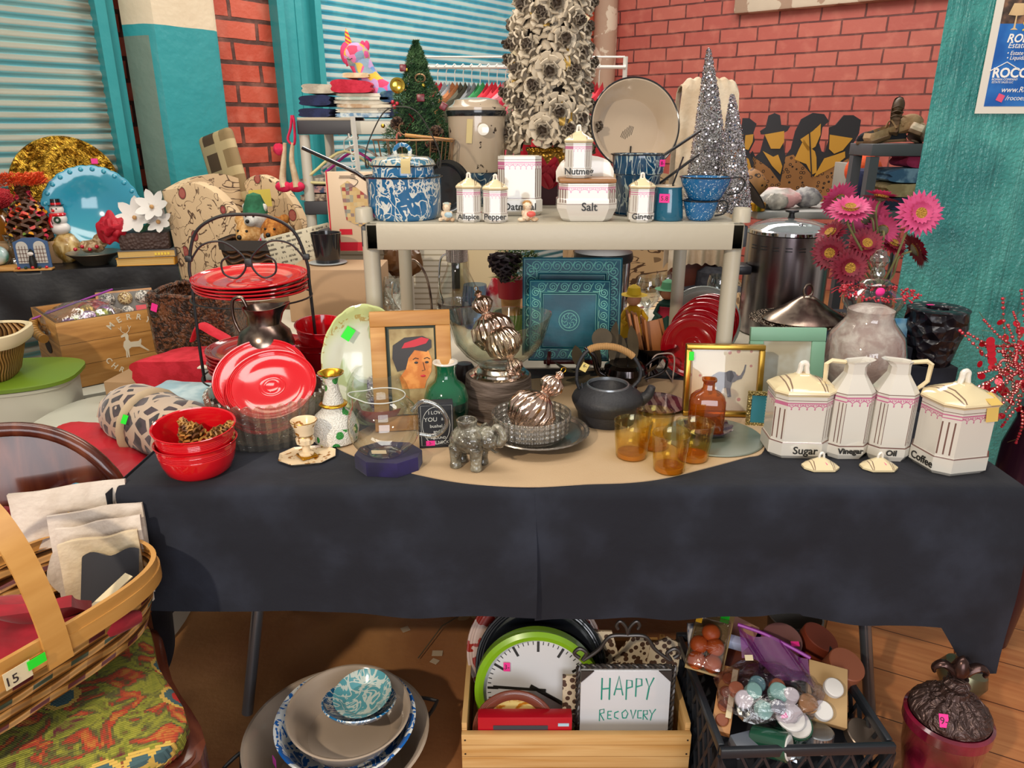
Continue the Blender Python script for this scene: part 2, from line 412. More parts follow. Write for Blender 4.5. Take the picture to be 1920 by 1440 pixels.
# ==== TABLES
TZ=.742
M_blk=mat('navy_black_cloth','#25262e',.85,fn=lambda H:H.mix(H.noise(7,5).ss(.4,.75),'#171922','#262a36'),bump=lambda H:H.noise(9,5,1.2)+H.noise(220,2)*.06,bs=.22,bd=.012,sheen=.06,spec=.3)
M_gry=mat('grey_steel_tube','#7d8288',.3,metal=.8)
M_pl=mat('grey_table_plastic','#9a9a98',.5)
X0,X1,Y0,Y1=-.80,1.04,1.335,2.095
def ftable(label,x0,x1,y0,y1,z=.738,rz=0,org=None):
    cx,cy=(x0+x1)/2,(y0+y1)/2
    t=T('folding_table',label,'table',org or (cx,cy,0),rz)
    w,d=x1-x0,y1-y0
    obj('tabletop',box(w,d,.04,.012).mv(0,0,z-.04),M_pl,t)
    for sx in (-1,1):
        for sy in (-1,1):
            xx=sx*(w/2-.22)
            obj('leg',tube([(xx-sx*.06,sy*(d/2-.20),z-.05),(xx,sy*(d/2-.18),z-.2),(xx+sx*.10,sy*(d/2-.16),.012)],.0145,12),M_gry,t)
        obj('brace',tube([(sx*(w/2-.55),0,z-.05),(sx*(w/2-.23),0,z-.26)],.009)+tube([(sx*(w/2-.22),-d/2+.08,z-.26),(sx*(w/2-.22),d/2-.08,z-.26)],.009),M_gry,t)
    return t
ftable('long folding table under the dark cloths, its grey legs showing below',X0,X1,Y0,Y1)
ftable('second folding table pushed against the back of the long table',-.95,1.35,2.12,2.86,.736)
def cloth(name,label,x0,x1,drop,seed,sideL=0,sideR=0,m=None):
    """cloth lying on the table and hanging over the front (and a side)"""
    m=m or M_blk
    def f(u,v):
        x=x0+(x1-x0)*u
        L=(Y1-Y0)+drop(x);s=v*L;r=.014
        top=Y1-Y0
        a=max(0.0,min(1.0,(s-top)/.12))
        w=mn.noise(Vector((x*2.7,seed,0)))+.55*mn.noise(Vector((x*7.5,seed+3,0)))
        w2=mn.noise(Vector((x*3.1+s*1.4,s*2.2,seed)))
        if s<top:return (x,Y1-s,TZ+.0008*w2)
        h=s-top;q=min(h,r*PI/2);yy=Y0-r*sn(q/r);zz=TZ-r*(1-cs(q/r))-(h-q)
        yy -=a*(.012+(.05 if x0>0 else .032)*w*min(1,h/.25)*.8+.018*w2+h*.06)
        return (x+.01*w2*a,yy,zz)
    return S(name,grid(f,150,90,.0016),m,label,'tablecloth',ang=80)
def dropL(x):return .285+.012*mn.noise(Vector((x*3,1,0)))
def dropR(x):
    d=.302+.012*mn.noise(Vector((x*4,5,0)))
    if x>.62:d=.302+.03*(x-.62)
    if x>.9:d +=min(.11,(x-.9)*1.4)
    return d
cloth('tablecloth','dark cloth over the left part of the long table, behind the red bowls',X0,.048,dropL,2.3)
cloth('tablecloth','dark cloth over the right part of the long table, under the canisters',.046,X1+.0,dropR,6.1)
# hanging end at the left corner
def endc(u,v):
    y=Y0-.03+.55*u;h=v*(.60-.18*u+.03*sn(u*12))
    return (X0-.012-.05*v-.03*sn(u*12+1)*v+.06*v*(u<.15),y,TZ-.001-h)
S('tablecloth',grid(endc,40,24,.0016),M_blk,'end of the dark cloth hanging at the left corner behind the chair','tablecloth',ang=80)
M_pale=mat('pale_tablecloth','#d8cdb9',.8,fn=lambda H:H.mix(H.noise(8,4),'#c9bda8','#e4dccb'))
S('tablecloth',box(2.31,.755,.004).mv(.195,2.4975,.7365),M_pale,'pale cloth on the second table behind the plastic shelf','tablecloth')
S('tablecloth',box(.46,.76,.0012).mv(1.125,2.497,.7407)+box(.46,.003,.27).mv(1.125,2.114,.471)+box(.003,.76,.27).mv(1.3565,2.497,.471),M_blk,'dark cloth over the right end of the second table under the flowers and black candle','tablecloth')
# tan runner
RZ=TZ+.0035
out=[(636,842),(700,868),(765,885),(850,902),(930,910),(1010,912),(1100,907),(1180,904),(1245,896),(1320,878),(1395,858),(1432,845),(1432,790),(1400,735),(1300,715),(1120,705),(980,712),(880,730),(780,760),(690,800),(640,832)]
rp=[P(u,v,z=RZ) for u,v in out];rp=spl(rp,5,True)
S('table_runner',prism([(p.x,p.y) for p in rp],.0022).mv(0,0,TZ+.0015),mat('tan_linen','#cdb08c',.75,fn=lambda H:H.mix(H.noise(5,5)*.8,'#b39470','#cbb290'),bump=lambda H:H.noise(300,2),bs=.1),'tan rounded runner cloth beneath the elephant, glasses and kettle','cloth')
RT=TZ+.0042
# ==== WHITE SHELF
SZ=1.221;SY0=1.735;SY1=2.36
M_shelf=mat('putty_plastic','#b3ab98',.42,bump=lambda H:H.noise(60,2),bs=.04)
sh=T('plastic_shelf','putty coloured plastic shelving unit standing on the table, loaded with enamelware','shelf',(0,SY0,0))
xl,xr=P(684,420,y=SY0).x,P(1398,420,y=SY0).x
cx=(xl+xr)/2;w=xr-xl;d=SY1-SY0
rim=box(w,.03,.062,.004).mv(cx,.015,SZ-.064)+box(w,.03,.062,.004).mv(cx,d-.015,SZ-.064)+box(.03,d,.062,.004).mv(cx-w/2+.015,d/2,SZ-.064)+box(.03,d,.062,.004).mv(cx+w/2-.015,d/2,SZ-.064)
deck=box(w-.02,d-.02,.012).mv(cx,d/2,SZ-.0125)
obj('shelf_board',rim+deck,M_shelf,sh)
for sx in (-1,1):
    obj('end_cap',box(.014,.055,.05,.003).mv(cx+sx*(w/2+.0075),.05,SZ-.060),mat('charcoal_plastic','#33363c',.4),sh)
for sx,pxx in ((-1,P(700,540,y=SY0+.03).x),(1,P(1368,540,y=SY0+.03).x)):
    for yy in (.035,d-.04):
        ins=.0 if yy<.1 else .0
        obj('post',lathe([(.0195,TZ+.005 if yy<.1 else .741),(.0205,SZ-.06),(.0205,SZ-.02)],24).mv(pxx,yy),M_shelf,sh)
        obj('post_cap',lathe([(.0215,SZ-.002),(.0205,SZ+.028),(.0185,SZ+.031),(.0165,SZ+.028),(0,SZ+.026)],28).mv(pxx+(-.012 if sx<0 else .013),yy),M_shelf,sh)
# ==== SHARED MATERIALS AND BUILDERS
M_red=mat('red_glaze','#c8101c',.12,coat=.6);M_redd=mat('deep_red_glaze','#a30a18',.14,coat=.6)
M_cer=mat('white_glaze','#e3ddd2',.12,coat=.5);M_cream=mat('cream_glaze','#e0cfa8',.12,coat=.5)
M_let=mat('black_lettering','#15130f',.5);M_pinkst=mat('pink_price_sticker','#ec2a8d',.6);M_grnst=mat('green_price_sticker','#22e22c',.6)
M_pen=mat('pen_ink','#251a20',.6);M_paper=mat('masking_tape','#d8c9a4',.7);M_iron=mat('black_iron','#1a1a1c',.42)
M_gold=mat('gilt','#c9962f',.25,metal=1);M_brassd=mat('antique_gold','#8e6a2a',.35,metal=.9,bump=lambda H:H.vor(90),bs=.5)
M_silv=mat('polished_silver','#cfc6bd',.1,metal=1);M_tarn=mat('tarnished_silver','#6d5b50',.24,metal=1,fn=lambda H:H.mix(H.noise(18,5).ss(.4,.65),'#5b4a44','#a08f80'))
M_chrome=mat('chrome','#c9cbd0',.08,metal=1);M_steel=mat('brushed_steel','#8d8588',.26,metal=1,fn=lambda H:H.mix(H.noise(3,4,vec=H.vec(H.co()[0]*6,H.co()[1]*6,H.co()[2]*.2)).ss(.35,.7),'#5f5558','#b9b2b0'))
G_clear=glass('clear_glass','#f4f7f4',.09,.8);G_cut=glass('cut_glass','#dcdcd4',.22,.9,bump=lambda H:H.vor(60),bs=1.0,power=2)
G_amber=glass('amber_glass','#fde9ae',.10,.6,bump=lambda H:H.vor(38,rand=.5),bs=.5,tfn=lambda H:H.mix(H.co()[2].ss(.015,.075),'#fdeeaa','#fefbe9'));G_brown=glass('brown_bottle_glass','#eaa860',.08,.6,bodyw=.3,body='#8a4408')
G_blue=glass('blue_glass','#a9c6ee',.1,.8);G_frost=glass('frosted_disc_glass','#a9b5a6',.12,.5,rough=.3,bodyw=.55,body='#8a9484')
G_plastic=glass('clear_plastic_film','#efeef2',.16,.8,rough=.1,bump=lambda H:H.noise(25,3,1),bs=1.0)
M_wood=mat('tan_wood','#b8803f',.5,fn=lambda H:H.mix(H.noise(9,6,.6,vec=H.vec(H.co()[0]*.3,H.co()[1]*4,H.co()[2]*4)).ss(.3,.75),'#a9702f','#cc9a58'))
M_dwood=mat('dark_wood','#4b2417',.3,fn=lambda H:H.mix(H.noise(7,5,.5).ss(.3,.7),'#40180f','#6a3220'))
def ringed_plate(R,h=.02,rings=3):
    p=[(0,.003),(.55*R,.003),(.56*R,0),(.6*R,0),(.64*R,.003),(.93*R,h-.004),(.985*R,h-.003),(R,h),(.99*R,h+.0022),(.965*R,h+.0018)]
    r=.95
    for i in range(rings):p +=[(r*R,h-.0006-i*.0012),((r-.018)*R,h+.0001-i*.0014)];r -=.036
    p +=[(.66*R,.0085),(.60*R,.0062),(.3*R,.006),(.29*R,.0068),(.27*R,.006),(.16*R,.006),(.15*R,.0068),(.13*R,.006),(0,.006)]
    return lathe(p,56)
def ringed_bowl(R,H):
    p=[(0,.004),(.6*R,.004),(.62*R,0),(.68*R,.003),(.80*R,.15*H),(.9*R,.42*H),(.935*R,.62*H)]
    z=.66
    for i in range(4):p +=[((.942+.006*i)*R,z*H),((.935+.006*i)*R,(z+.018)*H)];z +=.05
    p +=[(.965*R,.93*H),(1.01*R,.96*H),(1.02*R,.985*H),(1.0*R,H),(.965*R,.975*H),(.93*R,.8*H),(.88*R,.4*H),(.75*R,.12*H),(.6*R,.06*H),(0,.05*H)]
    return lathe(p,64)
def pts(u,vb,z0,rb,prof):
    c,k=on(u,vb,z0,rb);return c,k,[(r*k,0 if v=='b' else max(0,zat(v,c.y)-z0)) for r,v in prof]
def sticker(parent,m,loc,w=.016,h=.012,rot=(0,0,0),word=None):
    s=obj('price_sticker',box(w,.0006,h),m,parent,loc,rot)
    if word:obj('handwriting',text(word,h*.75,.0002),M_pen,s,(0,-.0006,h*.25))
    return s
def pinecone(R=.03,Hh_=.07,n=60,m=None,tip=None):
    g=lathe([(0,0),(R*.35,.01*Hh_),(R*.5,.3*Hh_),(R*.3,.8*Hh_),(0,Hh_)],10)
    for i in range(n):
        t=(i+.5)/n;a=i*2.39996;z=Hh_*(.04+.9*t);r=R*(1.02-.55*t)*(.7+.5*sn(PI*min(1,t*1.3+.15))**.5)
        l=r;w=R*.34*(1.1-.5*t);el=.15+.9*t
        sc_=[(0,-w*.3,0),(l*.6,-w*.5,0),(l*.95,-w,.0),(l*1.08,0,w*.35),(l*.95,w,0),(l*.6,w*.5,0),(0,w*.3,0)]
        v=[Vector(q) for q in sc_]+[Vector((x,y,zz-w*.45)) for x,y,zz in sc_]
        M=Matrix.Rotation(a,3,'Z') @ Matrix.Rotation(-el*.7,3,'Y')
        v=[tuple(M @ q+Vector((0,0,z))) for q in v]
        g +=G(v,[tuple(range(7)),tuple(range(13,6,-1))]+[(k,(k+1)%7,(k+1)%7+7,k+7) for k in range(7)])
    return g
def rings_(prof,n=40,k=16,amp=.06,tw=0):  # ribbed lathe
    return lathe(prof,n,mod=lambda t,i,r,z:(r*(1+amp*cs(k*(t+tw*i))),z))
def remesh(o,s,sm=3):
    m=o.modifiers.new('remesh','REMESH');m.mode='VOXEL';m.voxel_size=s;m.use_smooth_shade=True
    m=o.modifiers.new('smooth','SMOOTH');m.iterations=sm;m.factor=.6
    return o
# ==== FRONT ROW, LEFT
c,k=on(379,905,TZ,54)
R=72*k
def bowl_thing(label,loc,rot=(0,0,0),g='red ringed bowls at the left corner of the table'):
    return S('serving_bowl',ringed_bowl(R,.074),M_red,label,'bowl',loc,rot,g)
bowl_thing('red ringed bowl at the table corner, lower of the stacked pair',(c.x,c.y,TZ))
bowl_thing('red ringed bowl holding two pinecones, upper of the stacked pair',(c.x,c.y+.002,TZ+.036),(5,2,0))
M_cone=mat('golden_brown_pinecone','#8a5a24',.5,fn=lambda H:H.mix(H.noise(60,3).ss(.4,.6),'#5a3415','#b98a43'))
for i,(du,dv,rx,ry,lb) in enumerate([(-.008,.022,12,-20,'left of the two upright in the red bowl'),(.040,.004,18,32,'right of the two leaning in the red bowl')]):
    cn=T('pinecone','golden brown pinecone, '+lb,'pinecone',(c.x+du,c.y+dv,TZ+.058),i*40,'pinecones in the red bowl',rx,ry)
    obj('cone_scales',pinecone(.026,.062,64),M_cone,cn)
    obj('stem',tube([(0,0,.004),(-.01,-.02,-.004),(-.02,-.045,-.002)],.0012,6),M_wood,cn)
# crystal bowl and its plates
c,k,pr=pts(498,853,TZ,88,[(0,'b'),(88,'b'),(92,838),(98,800),(108,738)])
c.y +=.03;c.x +=.008;Rb,Hb=pr[-1]
def crim(t,i,r,z):
    rr=r*(1+.022*cs(34*t)*(i>1));return rr,z+(.006*abs(sn(17*t)) if i==4 or i==5 else 0)
cb=T('crystal_bowl','large ribbed crystal bowl filled with tilted red plates','bowl',c)
obj('glass_wall',lathe([(0,.006),(pr[1][0],.0),(pr[2][0],pr[2][1]),(pr[3][0],pr[3][1]),(Rb,Hb),(Rb*.96,Hb),(pr[3][0]*.95,pr[3][1]),(pr[2][0]*.93,.012),(0,.012)],136,crim),glass('ribbed_crystal','#eeebe2',.10,.7,bodyw=.10,body='#cfc6b4',bump=lambda H:H.noise(70,3,1),bs=.9,power=1.6),cb)
Rp=86*k*.98
for i,(x,y,z,rx,ry,s) in enumerate([(.002,.006,.044,18,2,.86),(.0,.010,.057,24,3,.9),(-.004,.016,.072,29,4,.92),(-.022,.046,.116,36,4,1.06),(.0,.020,.094,32,5,.96),(.012,.014,.108,33,6,.97)]):
    S('dinner_plate',ringed_plate(Rp*s,.017),M_red,['lowest red plate in the crystal bowl','second red plate from the bottom in the crystal bowl','third red plate from the bottom in the crystal bowl',
        'red plate with a pink sticker sticking up behind the others in the crystal bowl','red plate just beneath the top one in the crystal bowl','top red plate in the crystal bowl showing its round centre rings'][i],'plate',(c.x+x,c.y+y,TZ+z),(rx,ry,0),'red plates in the crystal bowl')
S('price_tag',box(.026,.001,.014),M_pinkst,'pink price tag on the raised red plate in the crystal bowl','price tag',(c.x+.028,c.y+.112,TZ+.172),(-50,0,-8))
# egg cup on octagonal saucer
c,k=on(579,878,TZ,46);kx=k
M_ivory=mat('ivory_glaze_gilt','#e6cba4',.25,coat=.4,fn=lambda H:H.mix(H.noise(70,3).ss(.6,.64),'#e8d0ab','#9a6420'))
M_ivp=mat('ivory_glaze','#e4c79b',.25,coat=.4)
sr=54*k
S('saucer',octloft(sr*1.9,sr*1.45,sr*.45,[(.75,0),(1,.008),(1.0,.0095),(.9,.006),(.01,.0055)]),M_ivory,'octagonal ivory saucer with gilt sprigs under the goblet','saucer',(c.x,c.y,TZ),(0,0,12),ang=20)
gb=T('small_goblet','small ivory and gilt goblet standing on the octagonal saucer','goblet',(c.x,c.y-.004,TZ+.0065),40)
obj('base',box(.036,.036,.006,.002),M_gold,gb)
s_=.00098
obj('cup',rings_([(0,.006),(.016,.006),(.017,.010),(.009,.014),(.008,.022),(.011,.028)],40,12,.0)+rings_([(.011,.028),(.019,.034),(.020,.044),(.016,.049),(.015,.051)],48,12,.05)+lathe([(.015,.051),(.020,.055),(.0215,.068),(.0285,.084),(.028,.0865),(.0255,.084),(.018,.064),(0,.058)],40),M_ivory,gb)
obj('gilt_ring',tube([(.0285*cs(a*.26),.0285*sn(a*.26),.0855) for a in range(24)],.0009,6,True),M_gold,gb)
obj('gilt_ring',tube([(.016*cs(a*.26),.016*sn(a*.26),.050) for a in range(24)],.0008,6,True),M_gold,gb)
# white and green vase with gilt rim
c,k,pr=pts(632,838,TZ,24,[(0,'b'),(24,'b'),(40,822),(44,800),(36,778),(22,766),(20,756),(14,735),(11,718),(13,708),(23,700)])
def vf(H):
    x,y,z=H.co();l=H.vor(38,out='Color');d=H.vor(38)
    leaf=(d<.42)*(H.noise(14,1)>.5);fl=(H.vor(30,rand=.6)<.2)*(z<.07)
    a=H.mix(H.noise(300,1).ss(.4,.6)*.35,'#e2dfd6','#b9b3a4');a=H.mix(leaf,a,'#2f8a3c')
    return H.mix(fl,a,'#dfe5a8')
va=T('ceramic_vase','slender white vase with green leaves and a gilt rim','vase',(c.x,c.y,TZ))
obj('body',lathe(pr,40),mat('white_vase_green_leaves','#ddd',.3,fn=vf,bump=lambda H:H.vor(320),bs=.4),va)
obj('gilt_rim',lathe([(r*1.0,z) for r,z in (pr[-1],(pr[-1][0]*1.04,pr[-1][1]+.003),(pr[-1][0]*.9,pr[-1][1]+.002),(pr[-2][0]*.8,pr[-1][1]-.012),(0,pr[-1][1]-.03))],32),M_gold,va)
obj('gilt_band',lathe([(pr[6][0]*a,pr[6][1]+b) for a,b in ((1.0,-.003),(1.25,-.003),(1.3,0),(1.2,.002),(.9,.003))],32),M_gold,va)
# violet velvet stand + glass teapot
c,k=on(731,893,TZ,42)
w_=120*k
S('display_stand',octloft(w_,w_*.8,w_*.26,[(.97,0),(1,.004),(1,.032),(.985,.0345),(.01,.0345)]),mat('violet_velvet','#1d1145',.8,sheen=.15,fn=lambda H:H.mix(H.noise(15,4).ss(.4,.7),'#120930','#221450')),'octagonal violet velvet stand under the glass teapot','stand',(c.x,c.y,TZ),(0,0,-6),ang=25)
tc=Vector((c.x-.006,c.y-.002,TZ+.035));k=mpp(tc)
tr_=67*k
tp=T('glass_teapot','round clear glass teapot with a looped handle on the violet stand','teapot',tc)
pf=[(0,.0012),(tr_*.42,0)]+[(tr_*sn(a),tr_*(.86-cs(a))) for a in [.5+i*.14 for i in range(15)]]
pf.append((pf[-1][0]*1.0,pf[-1][1]+.004))
zt=pf[-1][1]
def spo(t,i,r,z):
    d=max(0,cs(t-PI))**12*max(0,(z-zt+.018)/.018) if z>zt-.018 else 0
    return r+d*.022,z+d*.004
obj('glass_body',lathe(pf,56,spo),G_clear,tp)
obj('rim',tube([(lambda q:(q[0]*cs(2*PI*i/56),q[0]*sn(2*PI*i/56),q[1]))(spo(2*PI*i/56,0,pf[-1][0],zt)) for i in range(56)],.0012,6,True),mat('glass_edge','#c8cdc8',.1,spec=.9),tp)
obj('handle',tube(spl([(tr_*.80,0,tr_*1.22),(tr_*1.1,0,tr_*1.52),(tr_*1.55,0,tr_*1.35),(tr_*1.75,0,tr_*.9),(tr_*1.45,0,tr_*.52),(tr_*.98,0,tr_*.55)]),.0048,10),glass('handle_glass','#e2e6e0',.3,.9,power=1.5),tp)
obj('maker_label',box(.03,.0008,.010),M_paper,tp,(0,-tr_*.86-.001,tr_*.36),(28,0,0))
# fish bowl with crystals and red votive
c,k=on(716,812,TZ,30);c.y +=.015
fr_=60*k;c2=c
fb=T('fish_bowl','round glass bowl heaped with pale violet crystals behind the teapot','bowl',(c.x,c.y,TZ))
obj('glass_body',lathe([(0,.001),(fr_*.5,0)]+[(fr_*1.04*sn(a),fr_*(1.0-cs(a))*1.08) for a in [.5+i*.13 for i in range(15)]],48),G_clear,fb)
M_amet=mat('pale_amethyst','#b6aebf',.2,coat=.4,fn=lambda H:H.mix(H.noise(30,3).ss(.4,.65),'#cfcdc2','#9288a8'),bump=lambda H:H.vor(140),bs=1,bd=.01)
S('crystal_cluster',sph(.036,1,.8,1.5,40,28,.35,2.2,3).mv(0,0,.078),M_amet,'cluster of pale amethyst crystals rising out of the fish bowl','crystals',(c.x+.004,c.y,TZ))
S('votive_dish',lathe([(0,.002),(fr_*.35,0),(fr_*.62,.012),(fr_*.8,.034),(fr_*.84,.046),(fr_*.81,.046),(fr_*.6,.02),(0,.010)],40),glass('ruby_glass','#c92a3c',.1,.6,bodyw=.5,body='#c21f30'),'shallow ruby glass dish inside the fish bowl','dish',(c.x,c.y,TZ+.012))
# green vase
c,k,pr=pts(839,812,RT,24,[(0,'b'),(24,'b'),(34,800),(41,770),(41,742),(34,722),(21,712),(18,700),(19,688),(21,681)])
gv=T('green_vase','bottle green glazed vase with a white lip','vase',(c.x,c.y,RT))
obj('body',lathe(pr,40),mat('bottle_green_glaze','#14603f',.08,coat=.8,fn=lambda H:H.mix((H.co()[2]>.075).mnm(H.noise(9,2)*0+1),H.mix(H.noise(16,4).ss(.4,.7),'#06261c','#104030'),'#0d5a3a')),gv)
zt=pr[-1][1];rr=pr[-1][0]
obj('white_lip',lathe([(rr,zt-.001),(rr*1.12,zt+.002),(rr*1.08,zt+.0045),(rr*.82,zt+.004),(rr*.7,zt-.006),(0,zt-.03)],36),M_cer,gv)
# chalk quote block
c,k=on(819,838,RT,8)
cbk=T('quote_block','black block with white chalk lettering behind the elephant','sign',(c.x,c.y,RT),8)
w_,h_=64*k,88*k
obj('block',box(w_,.026,h_,.001),mat('chalk_black','#22242a',.7),cbk)
M_chalk=mat('white_chalk','#d9d9d4',.7)
g=tube([(-w_*.43,-.0135,h_*.06),(w_*.46,-.0135,h_*.06),(w_*.46,-.0135,h_*.95),(-w_*.43,-.0135,h_*.95)],.0005,4,True)+tube([(w_*.40*cs(a*.13)*(1+.03*sn(a*6)),-.0135,h_*.5+h_*.42*sn(a*.13)) for a in range(48)],.0006,4,True)
obj('border',g,M_chalk,cbk)
for s,x,z,sz in (('I LOVE',0,.76,.0115),('YOU',-.012,.60,.014),('a',.014,.62,.012),('bushel',0,.46,.011),('and a',.004,.34,.010),('hug',-.012,.22,.013),('AROUND',.004,.20,.008),('THE NECK',.005,.09,.0095)):
    obj('lettering',text(s,sz,.0003),M_chalk,cbk,(x,-.0136,z*h_))
sticker(cbk,M_pinkst,(-.014,-.0145,.006),.02,.012,(0,0,0),'3-')
# elephant figurine
c,k=on(884,882,RT,22)
el=T('elephant_figurine','grey glazed ceramic elephant planter with raised trunk','figurine',(c.x-.002,c.y,RT),-20)
M_el=mat('grey_green_crackle_glaze','#6f6a5c',.14,coat=.9,fn=lambda H:H.mix(H.noise(26,4).ss(.4,.65),'#4c473c','#8f8b7a'),bump=lambda H:H.vor(120),bs=.5)
g=sph(.033,1.28,1.0,1.02).mv(0,0,.062)
for x,y in ((-.027,-.016),(-.027,.017),(.021,-.018),(.021,.018)):g +=lathe([(0,0),(.0125,0),(.0135,.004),(.0115,.014),(.013,.03),(.015,.05),(0,.052)],16).mv(x,y)
g +=sph(.026,1.05,.95,1.05).mv(.040,0,.068)+tube(spl([(.054,0,.064),(.068,0,.062),(.076,0,.076),(.070,0,.092),(.060,0,.098),(.054,0,.092)]),.0095,12,taper=[1.15-.55*i/30 for i in range(31)])
g +=lathe([(.019,.088),(.021,.096),(.023,.105),(.019,.107),(.016,.098),(0,.092)],24).mv(-.006)
remesh(obj('body',g,M_el,el),.0014,2)
for s in (-1,1):
    obj('ear',prism([(0,.012),(.008,.024),(.020,.018),(.023,0),(.017,-.022),(.007,-.031),(0,-.018)],.004,.001).rot('X',90).rot('Z',180+s*20).mv(.036,s*.027,.070),M_el,el)
    obj('tusk',tube([(.052,s*.012,.052),(.064,s*.014,.046),(.070,s*.014,.048)],.0028,8,taper=[1,.8,.4]),M_el,el)
    obj('eye',sph(.0022).mv(.058,s*.015,.072),M_let,el)
obj('tail',tube([(-.040,0,.072),(-.046,0,.055),(-.044,0,.04)],.0025,8),M_el,el)
# silver edged plate, cut-glass dish, silver ornament
c,k=on(1007,846,RT,52)
Rp2=97*k
def fl(t,i,r,z):return (r*(1+.008*cs(40*t)*(i in (3,4,5))),z)
gp=S('glass_charger',lathe([(0,.003),(.5*Rp2,.003),(.52*Rp2,0),(.82*Rp2,.016),(.97*Rp2,.026),(Rp2,.028),(.97*Rp2,.0295),(.93*Rp2,.026),(.9*Rp2,.0265),(.86*Rp2,.022),(.83*Rp2,.0225),(.55*Rp2,.007),(0,.006)],96,fl),mat('silvered_ribbed_plate','#a89f94',.16,metal=.85),'wide silvered plate with a ringed rim under the cut-glass dish','plate',(c.x,c.y,RT))
cx_,cy_=c.x-.014,c.y+.002
k=mpp(c);Rc=74*k;z0=RT+.0062
S('cut_glass_dish',lathe([(0,.004),(Rc*.6,0),(Rc*.8,.006),(Rc*.95,.022),(Rc,.062),(Rc*.955,.063),(Rc*.9,.022),(Rc*.7,.009),(0,.008)],64,lambda t,i,r,z:(r*(1+.012*cs(32*t)) if i in (2,3) else r,z)),glass('diamond_cut_glass','#f0eee8',.16,.8,bodyw=.14,body='#e0d8cc',bump=lambda H:((H.co()[0].abs()*0+(H.co()[2]*260+H.co()[0]*260).sin())*(H.co()[2]*260-H.co()[0]*260).sin()),bs=1,power=1.8),'round diamond-cut glass dish holding a silver ornament','dish',(cx_,cy_,z0))
M_orn=mat('rose_silver_mercury_glass','#d3b7a6',.16,metal=1,bump=lambda H:H.noise(60,2),bs=.15)
def ornament(label,loc,rot,s=1,big=False):
    o=T('ribbed_ornament',label,'ornament',loc,rot[2],'ribbed silver glass ornaments',rot[0],rot[1])
    r=.043*s
    body=[(.0,-r*.92),(r*.3,-r*.84),(r*.75,-r*.55),(r,-.05*r),(r*.92,r*.45),(r*.55,r*.8),(r*.22,r*.95),(r*.2,r*1.02)]
    obj('ribbed_ball',rings_(body,120,20,.045,.03),M_orn,o)
    top=[(r*.2,r*1.02),(r*.36,r*1.15),(r*.5,r*1.4),(r*.42,r*1.65),(r*.2,r*1.8),(r*.12,r*1.85),(r*.2,r*1.95),(r*.08,r*2.1),(0,r*2.12)]
    obj('finial',rings_(top,96,14,.06),M_orn,o)
    obj('hook',tube([(r*.09*cs(a*.5),0,r*2.2+r*.12*sn(a*.5)) for a in range(13)],.0009,6,True),M_gold,o)
    return o
ornament('silver ribbed ornament lying in the diamond-cut dish, finial to the upper right',(cx_-.002,cy_+.004,z0+.058),(-12,38,0),1.32)
# stump, pedestal bowl
c,k,pr=pts(935,795,RT,60,[(0,'b'),(60,'b'),(63,770),(62,730),(60,702)])
zs=pr[-1][1]
st=T('log_pedestal','short round stump of stacked grey wood under the pedestal bowl','pedestal',(c.x,c.y,RT))
obj('side',lathe(pr+[(pr[-1][0]*.97,zs+.001),(0,zs+.001)],40),mat('grey_weathered_wood','#5d4f43',.8,fn=lambda H:H.mix(H.noise(9,6,.6,vec=H.vec(H.co()[0],H.co()[1],H.co()[2]*5)).ss(.35,.7),'#4b3d33','#85746a'),bump=lambda H:H.noise(12,5,.5,vec=H.vec(H.co()[0],H.co()[1],H.co()[2]*8)),bs=.9,bd=.01),st)
bz=RT+zs+.0012;bk=mpp((c.x,c.y,bz))
pb_=T('pedestal_bowl','wide clear glass bowl on a polished silver foot holding ribbed ornaments','bowl',(c.x+.002,c.y,bz))
obj('silver_foot',lathe([(0,.001),(55*bk,0),(56*bk,.003),(50*bk,.007),(49*bk,.012),(44*bk,.015),(40*bk,.022),(37*bk,.024),(0,.024)],56),M_silv,pb_)
hb=zat(592,c.y)-bz
def wav(t,i,r,z):return r,z+(.007*cs(2*t)*(z/hb)**3)
obj('glass_bowl',lathe([(0,.026),(36*bk,.025),(44*bk,.034),(64*bk,.055),(82*bk,.085),(92*bk,hb*.85),(97*bk,hb),(94.5*bk,hb),(89*bk,hb*.85),(79*bk,.085),(60*bk,.057),(40*bk,.036),(0,.031)],64,wav),glass('pale_green_clear_glass','#fafcf6',.07,.75),pb_)
ornament('silver ribbed ornament standing at the back of the pedestal bowl',(c.x-.012,c.y+.028,bz+.098),(-14,-22,0),1.25)
ornament('silver ribbed ornament with its finial pointing down in the pedestal bowl',(c.x+.012,c.y-.02,bz+.088),(20,160,20),1.05)
S('dark_jar',lathe([(0,0),(.03,0),(.036,.03),(.034,.07),(.02,.09),(0,.092)],24),mat('dark_plum_jar','#2d2226',.3),'dark plum jar in the shade between the framed portrait and the stump','jar',(P(872,740,z=TZ).x,P(872,740,z=TZ).y,TZ))
